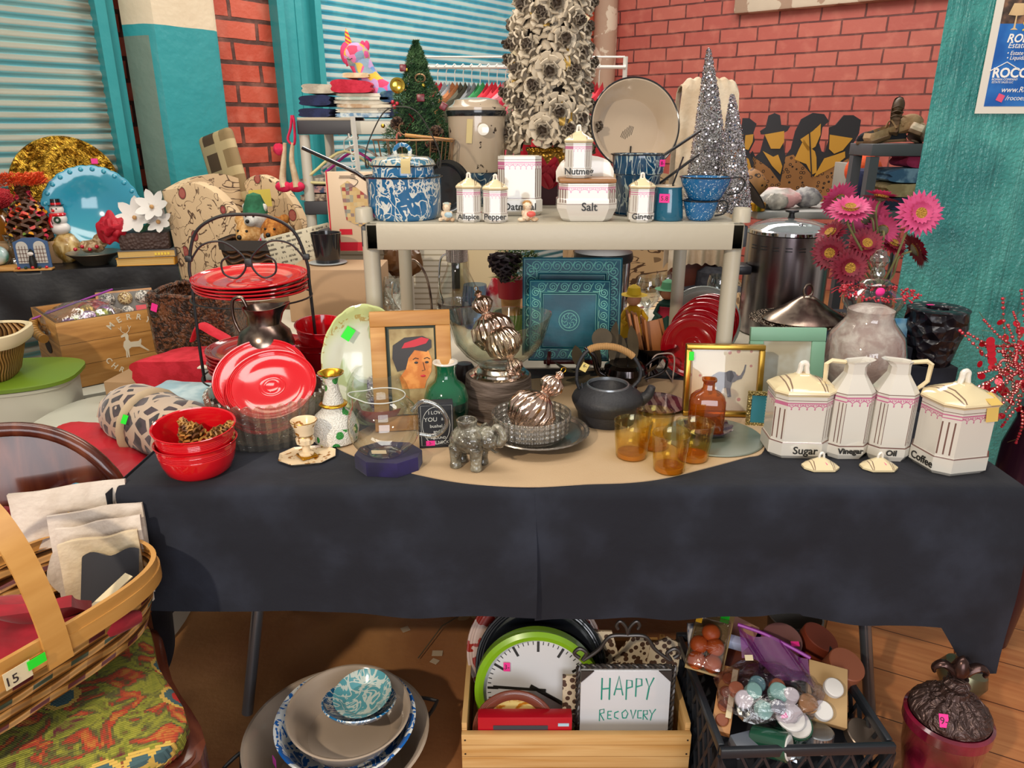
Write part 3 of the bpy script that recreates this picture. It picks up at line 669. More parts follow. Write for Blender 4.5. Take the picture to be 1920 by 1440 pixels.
# iron kettle
c,k=on(1136,806,RT,52);kc=c
kt=T('iron_kettle','squat black cast-iron kettle with a cane-wrapped handle','kettle',(c.x,c.y,RT))
Rk=66*k
obj('body',lathe([(0,.0),(Rk*.78,0),(Rk*.8,.006),(Rk*.84,.028),(Rk*.87,.03),(Rk*.98,.05),(Rk*1.0,.058),(Rk*.95,.068),(Rk*.78,.082),(Rk*.58,.092),(Rk*.575,.088),(Rk*.5,.07),(0,.03)],56),mat('matte_cast_iron','#26262a',.55,bump=lambda H:H.noise(150,2),bs=.12),kt)
obj('mouth_rim',lathe([(Rk*.60,.090),(Rk*.59,.095),(Rk*.55,.095),(Rk*.54,.088)],48),mat('worn_iron_rim','#8b8f95',.3,metal=.7),kt)
obj('spout',tube(spl([(Rk*.85,-.0,.045),(Rk*1.12,-.004,.066),(Rk*1.22,-.006,.09)]),.013,12,taper=[1.3-.6*i/12 for i in range(13)]),MC['matte_cast_iron'],kt)
hp=spl([(-Rk*.80,0,.082),(-Rk*.88,0,.108),(-Rk*.82,0,.15),(-Rk*.5,0,.184),(.1*Rk,0,.188),(Rk*.6,0,.168),(Rk*.86,0,.136),(Rk*.88,0,.108),(Rk*.68,0,.084)],6)
obj('handle',tube(hp,.0042,10),MC['matte_cast_iron'],kt)
obj('cane_wrap',tube(hp[17:32],.0082,14,taper=[1+.05*(i%2) for i in range(15)]),mat('cane_binding','#c1935c',.7,bump=lambda H:(H.co()[0]*1500).sin(),bs=.6),kt)
for s in (-1,1):obj('lug',tube([(s*Rk*.7,-.006,.08),(s*Rk*.74,0,.094),(s*Rk*.7,.006,.08)],.0026,8),MC['matte_cast_iron'],kt)
obj('price_tag',box(.017,.001,.021,0).rot('Y',28),mat('yellow_paper_tag','#d9c274',.7),kt,(-Rk*.74,-.008,.13),(0,0,0))
obj('price_tag',text('6-',.012,.0002).rot('Y',20),M_pen,kt,(-Rk*.68,-.0092,.139))
# amber tumblers
def tumbler(u,vb,vt,label):
    c,k,pr=pts(u,vb,RT,30,[(0,'b'),(29,'b'),(30,'b'),(35.5,vt)])
    h=pr[-1][1];r0,r1=pr[1][0],pr[-1][0]
    t=T('amber_tumbler',label,'glass',(c.x,c.y,RT),0,'amber tumblers on the tan runner')
    obj('glass_wall',lathe([(0,.001),(r0*.96,.0),(r0,.002),(r0*1.02,.012),(r0+(r1-r0)*.5,h*.5),(r1,h),(r1*.95,h),(r0*.93,.014),(0,.012)],48),glass('amber_glass','',0,0),t)
    obj('thick_base',lathe([(0,.0016),(r0*.93,.0014),(r0*.92,.0105),(0,.0112)],36),mat('deep_amber','#c27c10',.1,coat=.5,trans=.3),t)
    return t
tumbler(1183,867,789,'amber tumbler at the left of the four')
tumbler(1224,848,772,'amber tumbler at the back of the four, by the kettle')
tumbler(1297,871,792,'amber tumbler at the right of the four, before the brown bottle')
tumbler(1253,893,812,'amber tumbler at the front of the four')
# grey disc, plum dish, brown bottle
c,k=on(1330,842,RT,60);R_=92*k
S('glass_disc',lathe([(0,0),(R_*.98,0),(R_,.002),(R_*.98,.004),(0,.004)],64),G_frost,'flat grey-green glass disc under the brown bottle','disc',(c.x+.005,c.y,RT))
c3=P(1325,815,z=RT+.004);k=mpp(c3)
S('scalloped_dish',lathe([(0,.003),(22*k,0),(34*k,.007),(44*k,.017),(45*k,.019),(33*k,.010),(0,.006)],72,lambda t,i,r,z:(r*(1+.05*cs(12*t)*(i in (3,4))),z+.002*cs(12*t)*(i in (3,4)))),mat('plum_glaze','#392a40',.12,coat=.7),'scalloped dark plum dish under the brown bottle','dish',(c3.x+.004,c3.y+.008,RT+.0045))
bt=T('brown_bottle','brown glass flask bottle with a short neck','bottle',(c3.x-.003,c3.y+.008,RT+.0105),-8)
w_=66*k;hb=zat(712,c3.y)-RT-.0105
def sup(w,d,z,n=28):return [(w/2*math.copysign(abs(cs(a))**.6,cs(a)),d/2*math.copysign(abs(sn(a))**.6,sn(a)),z) for a in [2*PI*i/n for i in range(n)]]
obj('glass_body',loft([sup(w_*a,w_*b,hb*z) for a,b,z in ((.92,.6,0),(1,.68,.03),(1,.68,.55),(.93,.62,.66),(.7,.5,.735),(.42,.38,.78),(.32,.32,.82),(.31,.31,.95),(.40,.40,.965),(.40,.40,1.0),(.30,.30,1.0),(.25,.25,.9))]),G_brown,bt)
# - canisters
PK='#b5487f';BR='#5a2f28'
def canpat(lz,sc=1,ring=.2,st=(.04,.1,.16),z0=.25,z1=.8,kx=190,base='#cfcac0',nst=1):
    def f(H):
        gx,gy,gz=H.co('Generated');x,y,z=H.co();p=(x+y)*kx
        s=p.sin().abs()
        fine=(gz-lz).abs()<.011*sc
        dots=((gz-lz+.03*sc).abs()<.008*sc)*((p*6).sin()>0)
        fest=(gz-lz+(s*-.034+.075)*sc).abs()<.0085*sc
        tas=((gz-lz+.10*sc).abs()<.017*sc)*(s<.28)
        net=((gz<lz-.01*sc)*(gz>lz-.05*sc))*((p*9).sin()>.55)
        pk=fine.mx(dots).mx(fest).mx(tas).mx(net)
        bl=None
        for q in st:
            for e in (q,1-q):
                w=(gx-e).abs()<.008
                bl=w if bl is None else bl.mx(w)
        bl=bl*(gz>z0)*(gz<z1)
        bl=bl.mx((gz-ring).abs()<.006).mx((gz-lz-.045*sc).abs()<.005*sc)
        a=H.mix(pk*.85,base,PK)
        return H.mix(bl*.9,a,BR)
    return f
def lidpat(H):
    gx,gy,gz=H.co('Generated')
    r=(gz-.12).abs()<.02
    s=(((gx-.22).abs()-(gz*.06)).abs()<.012)*(gz>.3)*(gz<.75);s2=(((gx-.78).abs()-(gz*.06)).abs()<.012)*(gz>.3)*(gz<.75)
    return H.mix((r.mx(s).mx(s2))*.8,'#dccba2',BR)
M_lid=mat('cream_lid_glaze','#dccba2',.12,coat=.5,fn=lidpat)
def canister(name,label,loc,w,d,c_,Hb,rz,word,wsize,m,kh=.03,knobrot=0,side='front',lid=True,extra=0):
    t=T(name,label,'canister',loc,rz)
    obj('body',octloft(w,d,c_,[(.90,0),(.95,.004),(1.06,.07*Hb),(1.06,.27*Hb),(1.0,.285*Hb),(1.0,Hb),(.9,Hb),(.88,Hb-.004),(.01,Hb-.005)]),m,t,ang=20)
    ls=min(1,w/.09);kh=.034*ls
    if lid:
        l=obj('lid',octloft(w,d,c_,[(.9,Hb+.0005),(1.04,Hb+.001),(1.08,Hb+.005*ls),(1.06,Hb+.010*ls),(.86,Hb+.019*ls),(.6,Hb+.026*ls),(.30,Hb+kh),(.22,Hb+kh+.004*ls),(.01,Hb+kh+.005*ls)]),M_lid,t,ang=24)
        zk=Hb+kh+.002*ls;q=w*.055
        obj('knob',tube(spl([(-q*1.5,0,zk-.002),(-q*1.0,0,zk+w*.10),(-q*.9,0,zk+w*.18),(0,0,zk+w*.21),(q*.9,0,zk+w*.18),(q*1.0,0,zk+w*.10),(q*1.5,0,zk-.002)],4),w*.045,8).rot('Z',0).rot('Z',knobrot),M_cer,l)
    g=text(word,wsize,.0003,bold=.0004)
    if side=='front':obj('lettering',g,M_let,t,(extra,-d*.53-.0012,.105*Hb))
    else:obj('lettering',g,M_let,t,(-w*.53-.0012,extra,.105*Hb),(0,0,-90))
    return t
M_can=mat('pink_lace_porcelain','#ddd',.1,coat=.6,fn=canpat(.90,.9,.275,z0=.32))
c,k=on(1484,857,TZ,34)
cW=102*k;cH=.146
canister('sugar_canister','lidded white canister lettered Sugar with pink lace border',(c.x,c.y,TZ),cW,cW*.82,cW*.17,cH,-3,'Sugar',.024,M_can,extra=.008)
c,k=on(1768,886,TZ,40)
cf=canister('coffee_canister','lidded white canister lettered Coffee on its side, tape on the lid',(c.x+.003,c.y,TZ),cW*1.05,cW*.9,cW*.2,cH*1.03,12,'Coffee',.023,M_can,side='left',extra=-.004)
obj('tape_strip',box(.028,.001,.034).rot('X',-8),mat('yellowed_tape','#d6b45f',.4),cf,(.026,-cW*.485-.002,cH*.84))
obj('tape_strip',box(.028,.036,.001).rot('X',24),MC['yellowed_tape'],cf,(.026,-cW*.40,cH*1.03+.017))
M_pit=mat('pink_lace_pitcher','#ddd',.1,coat=.6,fn=canpat(.655,.75,.15,st=(.10,.16,.22),z0=.18,z1=.6,kx=190))
def pitcher(label,u,vb,hs,word,rz):
    c,k=on(u,vb,TZ,22);w=72*k;d=w*.86;c_=w*.2;H=zat(676,c.y)-TZ
    t=T('oil_pitcher',label,'pitcher',(c.x,c.y,TZ),rz)
    R8=[oct_(w*s,d*s,c_*s,z*H) for s,z in ((.88,0),(.92,.02),(1.04,.06),(1.04,.145),(1.0,.155),(1.0,.70),(.97,.715),(.62,.83),(.48,.88),(.46,.95))]
    def lip(s,z,sp):return [(x*s+(-hs*sp if (x*-hs)>w*.2*s else 0),y*s*.9,z+(sp*.25 if (x*-hs)>w*.2*s else 0)) for x,y,_ in oct_(w,d,c_*1.2,0)]
    R8 +=[lip(.50,H*.98,.004),lip(.56,H,.014),lip(.48,H*.99,.010),lip(.38,H*.93,0)]
    obj('body',loft(R8),M_pit,t,ang=20)
    x=hs*w
    obj('handle',tube([(x*.26,0,H*.985),(x*.62,0,H*1.0),(x*.74,0,H*.97),(x*.72,0,H*.80),(x*.50,0,H*.71)],.0052,4,taper=[.9,1,1.1,1,1]),M_cream,t)
    obj('lettering',text(word,.018,.0003,bold=.0005),M_let,t,(-.002,-d*.52-.003,.080*H))
    return t
pitcher('tall white pitcher lettered Vinegar, its handle on the left',1577,858,-1,'Vinegar',0)
pitcher('tall white pitcher lettered Oil, its handle on the right',1655,862,1,'Oil',-6)
for u,lb in ((1536,'small loose porcelain lid in front of the Vinegar pitcher'),(1645,'small loose porcelain lid in front of the Oil pitcher')):
    c,k=on(u,887,TZ,20);w=66*k
    l=T('pitcher_lid',lb,'lid',(c.x,c.y,TZ),0,'loose pitcher lids')
    obj('cover',octloft(w,w*.62,w*.2,[(.8,0),(1,.004),(1,.008),(.75,.014),(.3,.024),(.16,.027),(.01,.027)]),M_lid,l,ang=24)
    obj('knob',tube(spl([(-.005,0,.025),(-.004,0,.034),(0,0,.038),(.004,0,.034),(.005,0,.025)],4),.0026,8),M_cer,l)
    sticker(l,M_pinkst,(.013,-.012,.0165),.014,.007,(-55,0,30))
# ==== THINGS BETWEEN THE TABLE AND THE SHELF
# tiered plate rack with red plates
c=P(545,660,z=TZ);c=Vector((P(549,655,z=TZ).x,2.0,TZ));k=mpp((c.x,c.y,.95))
zt_,zb_=zat(548,2.0)-TZ,.012
rk=T('plate_rack','black iron two-tier plate rack with an arched scrolled handle','rack',c,6)
Wk=108*k
top=zat(402,2.0)-TZ
arch=[(-Wk,0,.002),(-Wk*1.0,0,.12),(-Wk*.98,0,zt_+.02),(-Wk*.97,0,top*.72),(-Wk*.80,0,top*.90),(-Wk*.42,0,top*.985),(0,0,top),(Wk*.42,0,top*.985),(Wk*.80,0,top*.90),(Wk*.97,0,top*.72),(Wk*.98,0,zt_+.02),(Wk*1.0,0,.12),(Wk,0,.002)]
obj('arch',tube(spl(arch,6),.0045,8),M_iron,rk)
for s in (-1,1):
    sc_=[(s*Wk*.93,0,top*.745),(s*Wk*.72,0,top*.83),(s*Wk*.38,0,top*.845),(s*.012,0,top*.76),(s*.010,0,top*.69),(s*Wk*.22,0,top*.635),(s*Wk*.42,0,top*.66),(s*Wk*.44,0,top*.73),(s*Wk*.30,0,top*.765)]
    obj('scroll',tube(spl(sc_,6),.0028,8),M_iron,rk)
    obj('collar',box(.018,.014,.016,.002).mv(s*Wk*.965,0,top*.735),M_iron,rk)
obj('collar',box(.020,.012,.022,.002).mv(0,0,top*.70),M_iron,rk)
for z in (zt_-.012,.02):
    obj('plate_ring',tube([(Wk*cs(a*PI/20),Wk*.9*sn(a*PI/20),z) for a in range(40)],.0025,6,True),M_iron,rk)
Rp=104*k
for i in range(4):
    S('dinner_plate',ringed_plate(Rp*(1,1,.99,.985)[i],.020),M_red,('topmost red plate on the upper tier of the iron rack','second red plate down on the upper tier of the iron rack','third red plate down on the upper tier of the iron rack','lowest red plate on the upper tier of the iron rack')[i],
      'plate',(c.x+.003*(i%2),c.y,c.z+zt_-.004+.0105*(3-i)),(2,0,20*i),'red plates on the upper rack tier')
for i in range(6):
    S('dinner_plate',ringed_plate(Rp*.93,.019),M_redd,('topmost','second from the top','third from the top','fourth from the top','fifth from the top','lowest')[i]+' of the red plates on the lower tier of the iron rack',
      'plate',(c.x+.002*(i%3),c.y,c.z+.024+.0115*(5-i)),(0,0,20*i),'red plates on the lower rack tier')
# pewter pitcher
c,k,pr=pts(500,668,TZ,24,[(0,'b'),(24,'b'),(34,655),(41,632),(36,614),(24,602),(23,590),(28,578)])
pw=T('pewter_pitcher','tarnished silver pitcher with a curled handle in front of the plate rack','pitcher',(P(500,650,y=1.79).x,1.79,TZ+.118),0)
S('dark_box',box(.11,.10,.115,.003),M_dwood,'dark wooden block hidden under the tarnished pitcher behind the crystal bowl','block',(P(500,650,y=1.79).x,1.79,TZ+.001))
def lipm(t,i,r,z):
    q=max(0,cs(t))**4 if z>pr[-1][1]*.72 else 0;e=max(0,(z/pr[-1][1]-.72)/.28);return r+q*.022*e,z+q*.012*e
obj('body',lathe(pr+[(pr[-1][0]*.93,pr[-1][1]),(pr[-2][0]*.85,pr[-2][1]),(0,pr[-3][1])],40,lipm),M_tarn,pw)
H_=pr[-1][1]
obj('handle',tube(spl([(-pr[4][0]*.95,0,H_*.50),(-pr[4][0]*1.2,0,H_*.8),(-pr[4][0]*1.15,0,H_*1.1),(-pr[4][0]*.8,0,H_*1.16),(-pr[4][0]*.62,0,H_*1.0)]),.0045,10),M_tarn,pw)
# red flower pots, nested
for i,(u,vb,vt,r0,r1,lb) in enumerate([(607,712,655,30,50,'lower red ringed pot beside the plate rack'),(609,700,608,34,50,'upper red ringed pot beside the plate rack, its mouth open')]):
    c,k=on(607,720,TZ,32)
    z0=TZ+(.0 if i==0 else .052)
    h=.115;r1m=46*k;r0m=31*k
    S('ringed_pot',lathe([(0,.004),(r0m,0),(r0m*1.03,.004),(r0m+(r1m-r0m)*.6,h*.6),(r1m*.93,h*.8),(r1m*.93,h*.82),(r1m*.95,h*.84),(r1m*.94,h*.86),(r1m,h*.97),(r1m*1.04,h),(r1m*.98,h),(r1m*.9,h*.85),(r0m*.92,.01),(0,.008)],48),M_red,lb,'pot',(c.x+.003*i,c.y+(.004 if i else 0),z0),(0 if not i else 8,4*i,0),'red ringed pots')
# platter standing up
c,k=on(672,800,TZ,10)
def plf(H):
    x,y,z=H.co();r=((x*x)*1.0+z*z).pw(.5);n=H.noise(50,3)
    a=H.mix(r.ss(.085,.125),'#e3e6d4','#c3cf8e');a=H.mix((H.noise(11,3,1).ss(.52,.56))*(r>.05)*(r<.1)*.7,a,'#9fb566')
    return H.mix((H.noise(42,4,2)>.55)*(r>.105)*(r<.123)*.7,a,'#b08a35')
plt=lathe([(0,.004),(.55,.004),(.6,0),(.66,.008),(.93,.03),(.99,.034),(1.0,.037),(.97,.038),(.92,.034),(.66,.013),(.58,.007),(0,.007)],96,lambda t,i,r,z:(r*(1+(.014*abs(sn(9*t)) if i in (4,5,6,7) else 0)),z))
Rv=.146
S('oval_platter',plt.sc(Rv*.74,Rv,1).rot('X',90).mv(0,0,0),mat('white_platter_green_rim','#ddd',.12,coat=.6,fn=plf),'large white oval platter with a yellow-green scalloped rim standing on edge','platter',(P(692,690,y=1.70).x,1.708,TZ+Rv*.985),(-9,0,0))
S('price_tag',box(.022,.001,.032,0),M_grnst,'green price tag stuck on the upright oval platter','price tag',(P(643,620,y=1.68).x,1.690,zat(636,1.69)),(-9,35,0))
# framed portrait (a plain generic face)
c,k=on(772,755,TZ,12)
fr=T('framed_portrait','wide tan wooden frame around a painted portrait of a dark-haired woman','picture frame',(P(776,700,y=1.65).x,1.625,RT),8,rx=-8)
W_,H_=.186,.285;b_=.035
def frame4(parent,W_,H_,b_,d,m,nm='frame_rail',z0=0):
    for x,z,w,h,bev in ((0,0,W_,b_,1),(0,H_-b_,W_,b_,1),(-(W_-b_)/2,b_,b_,H_-2*b_,0),((W_-b_)/2,b_,b_,H_-2*b_,0)):
        obj(nm,box(w,d,h,.002).mv(x,0,z+z0),m,parent)
frame4(fr,W_,H_,b_,.022,M_wood)
obj('inner_liner',box(W_-2*b_+.001,.010,H_-2*b_+.001,.001).mv(0,.004,b_),mat('dark_green_liner','#26352b',.6),fr)
obj('canvas',box(W_-2*b_-.012,.002,H_-2*b_-.010).mv(.002,-.002,b_+.003),mat('ochre_canvas','#a98d5c',.6,fn=lambda H:H.mix(H.noise(22,6).ss(.35,.65),'#8d7346','#b5a272')),fr)
M_skin=mat('painted_orange_skin','#d07d22',.5,fn=lambda H:H.mix(H.noise(30,3).ss(.45,.6),'#c8701c','#df9240'));M_dk=mat('painted_dark_hair','#2c2625',.5);M_rd=mat('painted_red','#c0192b',.5)
def paint(pts_,m,nm,y,dep=.0012):obj(nm,prism([(a*1.25,(b-.04)*1.25+.105) for a,b in pts_],dep).rot('X',90).mv(0,y,0),m,fr)
cx0,cz0=.010,.040
q4=lambda g:g.mv(0,0,-.04).sc(1.25,1,1.25).mv(0,0,.105)
paint([(cx0-.030,cz0-.004),(cx0-.034,cz0+.018),(cx0-.022,cz0+.034),(cx0-.026,cz0+.05),(cx0-.006,cz0+.07),(cx0+.022,cz0+.068),(cx0+.028,cz0+.05),(cx0+.026,cz0+.028),(cx0+.016,cz0+.010),(cx0+.012,cz0-.004)],M_skin,'painted_face',-.0034)
paint([(cx0-.022,cz0+.034),(cx0-.038,cz0+.03),(cx0-.046,cz0+.055),(cx0-.044,cz0+.08),(cx0-.022,cz0+.094),(cx0+.012,cz0+.096),(cx0+.028,cz0+.088),(cx0+.028,cz0+.074),(cx0+.018,cz0+.066),(cx0-.004,cz0+.070),(cx0-.016,cz0+.055)],M_dk,'painted_hair',-.0040)
paint([(cx0-.028,cz0+.074),(cx0-.022,cz0+.084),(cx0+.010,cz0+.094),(cx0+.024,cz0+.09),(cx0+.018,cz0+.082),(cx0-.004,cz0+.076)],M_rd,'painted_ribbon',-.0048)
for s in (-1,1):
    obj('painted_eye',q4(sph(.0028,1.3,.2,.8).mv(cx0+.008+s*.010,-.0052,cz0+.046)),M_dk,fr)
    obj('painted_eyebrow',q4(tube([(cx0+.008+s*.005,-.0048,cz0+.053),(cx0+.008+s*.011,-.0048,cz0+.055),(cx0+.008+s*.016,-.0048,cz0+.052)],.0009,6)),M_dk,fr)
obj('painted_mouth',q4(sph(.005,1,.2,.45).mv(cx0+.010,-.0050,cz0+.020)),M_rd,fr)
obj('painted_nose',q4(tube([(cx0+.011,-.0048,cz0+.046),(cx0+.014,-.0048,cz0+.031),(cx0+.008,-.0048,cz0+.030)],.0007,6)),M_dk,fr)
# dark frame seen from the back, leaning
bf=T('photo_frame','small frame seen from behind, black back and orange wood edge','picture frame',(P(775,640,z=TZ).x,2.14,TZ+.055),0,ry=-14,rx=-10)
obj('back_board',box(.098,.008,.075,.001),mat('black_backing','#10131f',.6),bf)
obj('wood_edge',box(.106,.010,.083,.002).mv(0,.0092,-.004),mat('orange_wood_edge','#b5652a',.4),bf)
obj('clip',box(.006,.002,.018,.0009).mv(.034,-.006,.05),M_steel,bf)
# glass carafe
c,k,pr=pts(860,610,TZ,30,[(0,'b'),(30,'b'),(38,590),(41,565),(36,540),(22,510),(18,498),(18,486)])
ca=T('glass_carafe','round glass carafe with dark liquid and a knurled metal collar under the shelf','carafe',(c.x,c.y,TZ))
obj('glass_body',lathe(pr,40),G_clear,ca)
obj('liquid',lathe([(0,.003),(pr[1][0]*.95,.002),(pr[2][0]*.96,pr[2][1]),(pr[3][0]*.96,pr[3][1]*.95),(pr[3][0]*.95,pr[3][1]),(0,pr[3][1])],36),mat('dark_coffee','#2f2022',.08),ca)
obj('metal_collar',lathe([(pr[-1][0]*1.0,pr[-1][1]-.008),(pr[-1][0]*1.1,pr[-1][1]-.006),(pr[-1][0]*1.1,pr[-1][1]+.040),(pr[-1][0]*.9,pr[-1][1]+.042),(0,pr[-1][1]+.042)],36),mat('knurled_chrome','#9a908c',.2,metal=1,bump=lambda H:H.vor(220,rand=0),bs=1),ca)
obj('handle',tube(spl([(-.028,0,pr[-1][1]+.02),(-.06,0,pr[-1][1]),(-.068,0,pr[4][1]),(-.055,0,pr[3][1])]),.004),M_chrome,ca)
c,k,pr=pts(893,612,TZ,20,[(0,'b'),(19,'b'),(25,585),(24,555),(21,528)])
S('blue_tumbler',lathe([(0,.002)]+pr[1:],36),G_blue,'pale blue stemless glass beside the carafe','glass',(c.x,c.y-.05,TZ))
# wrought hook
S('metal_candle_hook',tube(spl([(0,0,0),(.004,0,.12),(-.012,0,.22),(-.05,0,.27),(-.085,0,.25),(-.08,0,.215)]),.004),M_tarn,'curled metal hook stand left of the carafe','stand',(P(822,600,z=TZ).x,2.45,TZ),(0,0,0))
# teal square plates on an easel
def tealf(H):
    return H.mix(H.noise(8,4).ss(.35,.7),'#08485c','#156a7e')
M_tp=mat('teal_crackle_glaze','#17798a',.38,spec=.3,fn=tealf,bump=lambda H:H.noise(30,3),bs=.15)
M_tpl=mat('teal_raised_glaze','#8fd6cc',.4)
def sqplate(label,u,v,W_,y,rz,tiltx,loc_z,nsc):
    t=T('square_plate',label,'plate',(P(u,v,y=y).x,y,loc_z),rz,'teal square plates',rx=tiltx)
    h=W_/2
    obj('plate',loft([[(x*s,yy,z*s+h) for x,z in ((-h,-h),(h,-h),(h,h),(-h,h))] for s,yy in ((.6,.012),(1,.002),(1.01,-.002),(.99,-.004),(.95,-.002),(.70,.004),(.67,.008),(.01,.008))]),M_tp,t,ang=30)
    for q in (.655,.70,.97):obj('raised_line',tube([(-h*q,-.0035 if q>.8 else .001,h-h*q),(h*q,-.0035 if q>.8 else .001,h-h*q),(h*q,-.0035 if q>.8 else .001,h+h*q),(-h*q,-.0035 if q>.8 else .001,h+h*q)],.0010,5,True),M_tpl,t)
    for side in range(4):
        g=G()
        for i in range(nsc):
            x=-h*.84+2*h*.84*(i+.5)/nsc;r=h*.105
            g +=tube([(x+r*(1-a*.045)*cs(a*.55),0,h*.84+r*(1-a*.045)*sn(a*.55)) for a in range(20)],.0013,4)
            g +=tube(spl([(x-r*1.3,0,h*.84-r),(x-r*.6,0,h*.84-r*1.05),(x+r*.5,0,h*.84-r*.95),(x+r*1.05,0,h*.84+r*.1),(x+r*1.5,0,h*.84+r*.95)],3),.0013,4)
        g=g.mv(0,0,0).rot('Y',90*side).mv(0,-.001,h)
        obj('scroll_border',g,M_tpl,t)
    if nsc==6:
        g=tube([(.022*cs(a*.3),0,.022*sn(a*.3)) for a in range(21)],.001,4,True)+tube([(.030*cs(a*.3),0,.030*sn(a*.3)) for a in range(21)],.001,4,True)
        for q in range(8):g +=tube([(.006*cs(q*PI/4),0,.006*sn(q*PI/4)),(.014*cs(q*PI/4+.4),0,.014*sn(q*PI/4+.4)),(.021*cs(q*PI/4),0,.021*sn(q*PI/4))],.001,4)
        obj('medallion',g.mv(0,.007,h),M_tpl,t)
    return t
ye=2.10;ke=mpp((0,ye,.9))
sqplate('larger teal square plate with a swirl border, standing behind the other',1070,660,186*ke,ye+.03,-2,-8,zat(672,ye),8)
sqplate('smaller teal square plate with a swirl border and centre medallion',1066,670,150*ke,ye-.03,-2,-8,zat(676,ye-.03),6)
ez=T('plate_easel','dark red wooden easel holding the two teal square plates','easel',(P(1070,700,y=2.05).x,2.06,TZ))
for s in (-1,1):obj('leg',tube(spl([(s*.065,-.03,.075),(s*.068,-.045,.05),(s*.066,.0,.03),(s*.06,.10,.004)]),.006,8),mat('red_lacquer_wood','#4d1418',.25),ez)
obj('crossbar',box(.16,.012,.012,.002).mv(0,0,.03),MC['red_lacquer_wood'],ez)
# dried leafy branch behind the kettle
M_leaf=mat('dusty_olive_leaf','#4b3f2c',.7,fn=lambda H:H.mix(H.noise(20,3),'#33291d','#665840'))
lf=T('dried_branch','dried brown eucalyptus branch with round leaves behind the kettle','branch',(P(1150,700,z=TZ).x,1.98,TZ+.03))
br_=spl([(.06,.02,-.01),(0,0,.0),(-.06,-.02,.015),(-.13,-.03,.01)]);obj('stem',tube(br_,.003,6),M_leaf,lf)
def leaf(L,w,bend=.3,n=7):
    v=[];
    for i in range(n+1):
        t=i/n;ww=w*sn(PI*t)**.6;v +=[(-ww,t*L,bend*L*t*t),(0,t*L,bend*L*t*t-.12*ww),(ww,t*L,bend*L*t*t)]
    f=[]
    for i in range(n):
        for j in range(2):a=i*3+j;f.append((a,a+1,a+4,a+3))
    return G(v,f)
for i,(x,y,z,rx,rz,L,w) in enumerate([(.02,0,.0,60,20,.09,.022),(.0,0,.01,75,-10,.10,.024),(-.05,-.02,.02,60,60,.08,.026),(-.12,-.03,.01,10,90,.07,.020),(-.08,-.02,0,-20,120,.08,.022),(.04,0,.02,82,-35,.12,.018),(-.02,-.02,.03,85,5,.13,.014),(-.03,-.03,-.01,-5,190,.09,.024),(.05,-.03,.0,20,220,.08,.024),(-.10,0,.01,40,30,.07,.02)]):
    obj('leaf',leaf(L,w).rot('X',rx).rot('Z',rz).mv(x,y,z),M_leaf,lf)
obj('leaf',lathe([(0,0),(.028,.001),(.028,.002),(0,.002)],20).rot('X',80).mv(-.055,-.05,.115),M_leaf,lf)
# two silver tea pieces behind the kettle
M_ds=mat('dark_silver','#4d4849',.15,metal=1)
tpot=T('silver_teapot','dark silver teapot with a looped handle behind the iron kettle','teapot',(P(1185,760,z=TZ).x,1.93,RT))
obj('body',lathe([(0,0),(.035,0),(.028,.008),(.045,.022),(.062,.045),(.058,.062),(.046,.07),(.03,.068),(0,.05)],40),M_ds,tpot)
obj('spout',tube(spl([(-.045,0,.03),(-.075,0,.045),(-.09,0,.09),(-.115,0,.115)]),.009,10,taper=[1.3-.7*i/18 for i in range(19)]),M_ds,tpot)
obj('handle',tube(spl([(.05,0,.055),(.085,0,.085),(.112,0,.080),(.105,0,.045),(.055,0,.022)]),.0042,8),M_ds,tpot)
sb=T('silver_bowl','dark silver footed bowl filled with wooden cards','bowl',(P(1210,690,z=TZ).x,2.06,RT))
obj('bowl',lathe([(0,0),(.03,0),(.02,.012),(.04,.045),(.07,.075),(.082,.09),(.079,.09),(.066,.074),(.03,.05),(0,.046)],48,lambda t,i,r,z:(r*(1+.03*cs(10*t)*(i in (5,6))),z)),M_ds,sb)
M_cw=mat('thin_orange_wood','#a9622e',.5,fn=lambda H:H.mix(H.noise(8,4,vec=H.vec(H.co()[0]*6,H.co()[1]*6,H.co()[2])),'#8a4c20','#c17c42'))
for i,(x,rz,ry,h) in enumerate([(-.040,0,-14,.13),(-.030,3,-12,.125),(-.020,-4,-13,.12),(-.008,6,-10,.11),(.020,-8,-16,.10),(.030,4,-14,.10)]):
    S('wooden_coaster',box(.007 if i<4 else .055,.05 if i<4 else .007,h,.0015),M_cw,'thin orange wooden card '+('leftmost','second','third','fourth','in front on the right','at the back on the right')[i]+' in the silver bowl','wooden card',(sb.location.x+x,2.06+(.012 if i==5 else 0),RT+.058),(0,ry,rz),'wooden cards in the silver bowl')
S('striped_dish',lathe([(0,.003),(.05,0),(.075,.008),(.08,.012),(.07,.010),(0,.006)],48),mat('purple_swirl_glass','#5a3440',.15,coat=.5,fn=lambda H:H.mix((H.co()[0]*260+H.noise(20)*4).sin()>0,'#4a2530','#8d6f68')),'purple striped saucer between the kettle and the gold frame','dish',(P(1228,765,z=TZ).x,P(1228,765,z=TZ).y,RT))
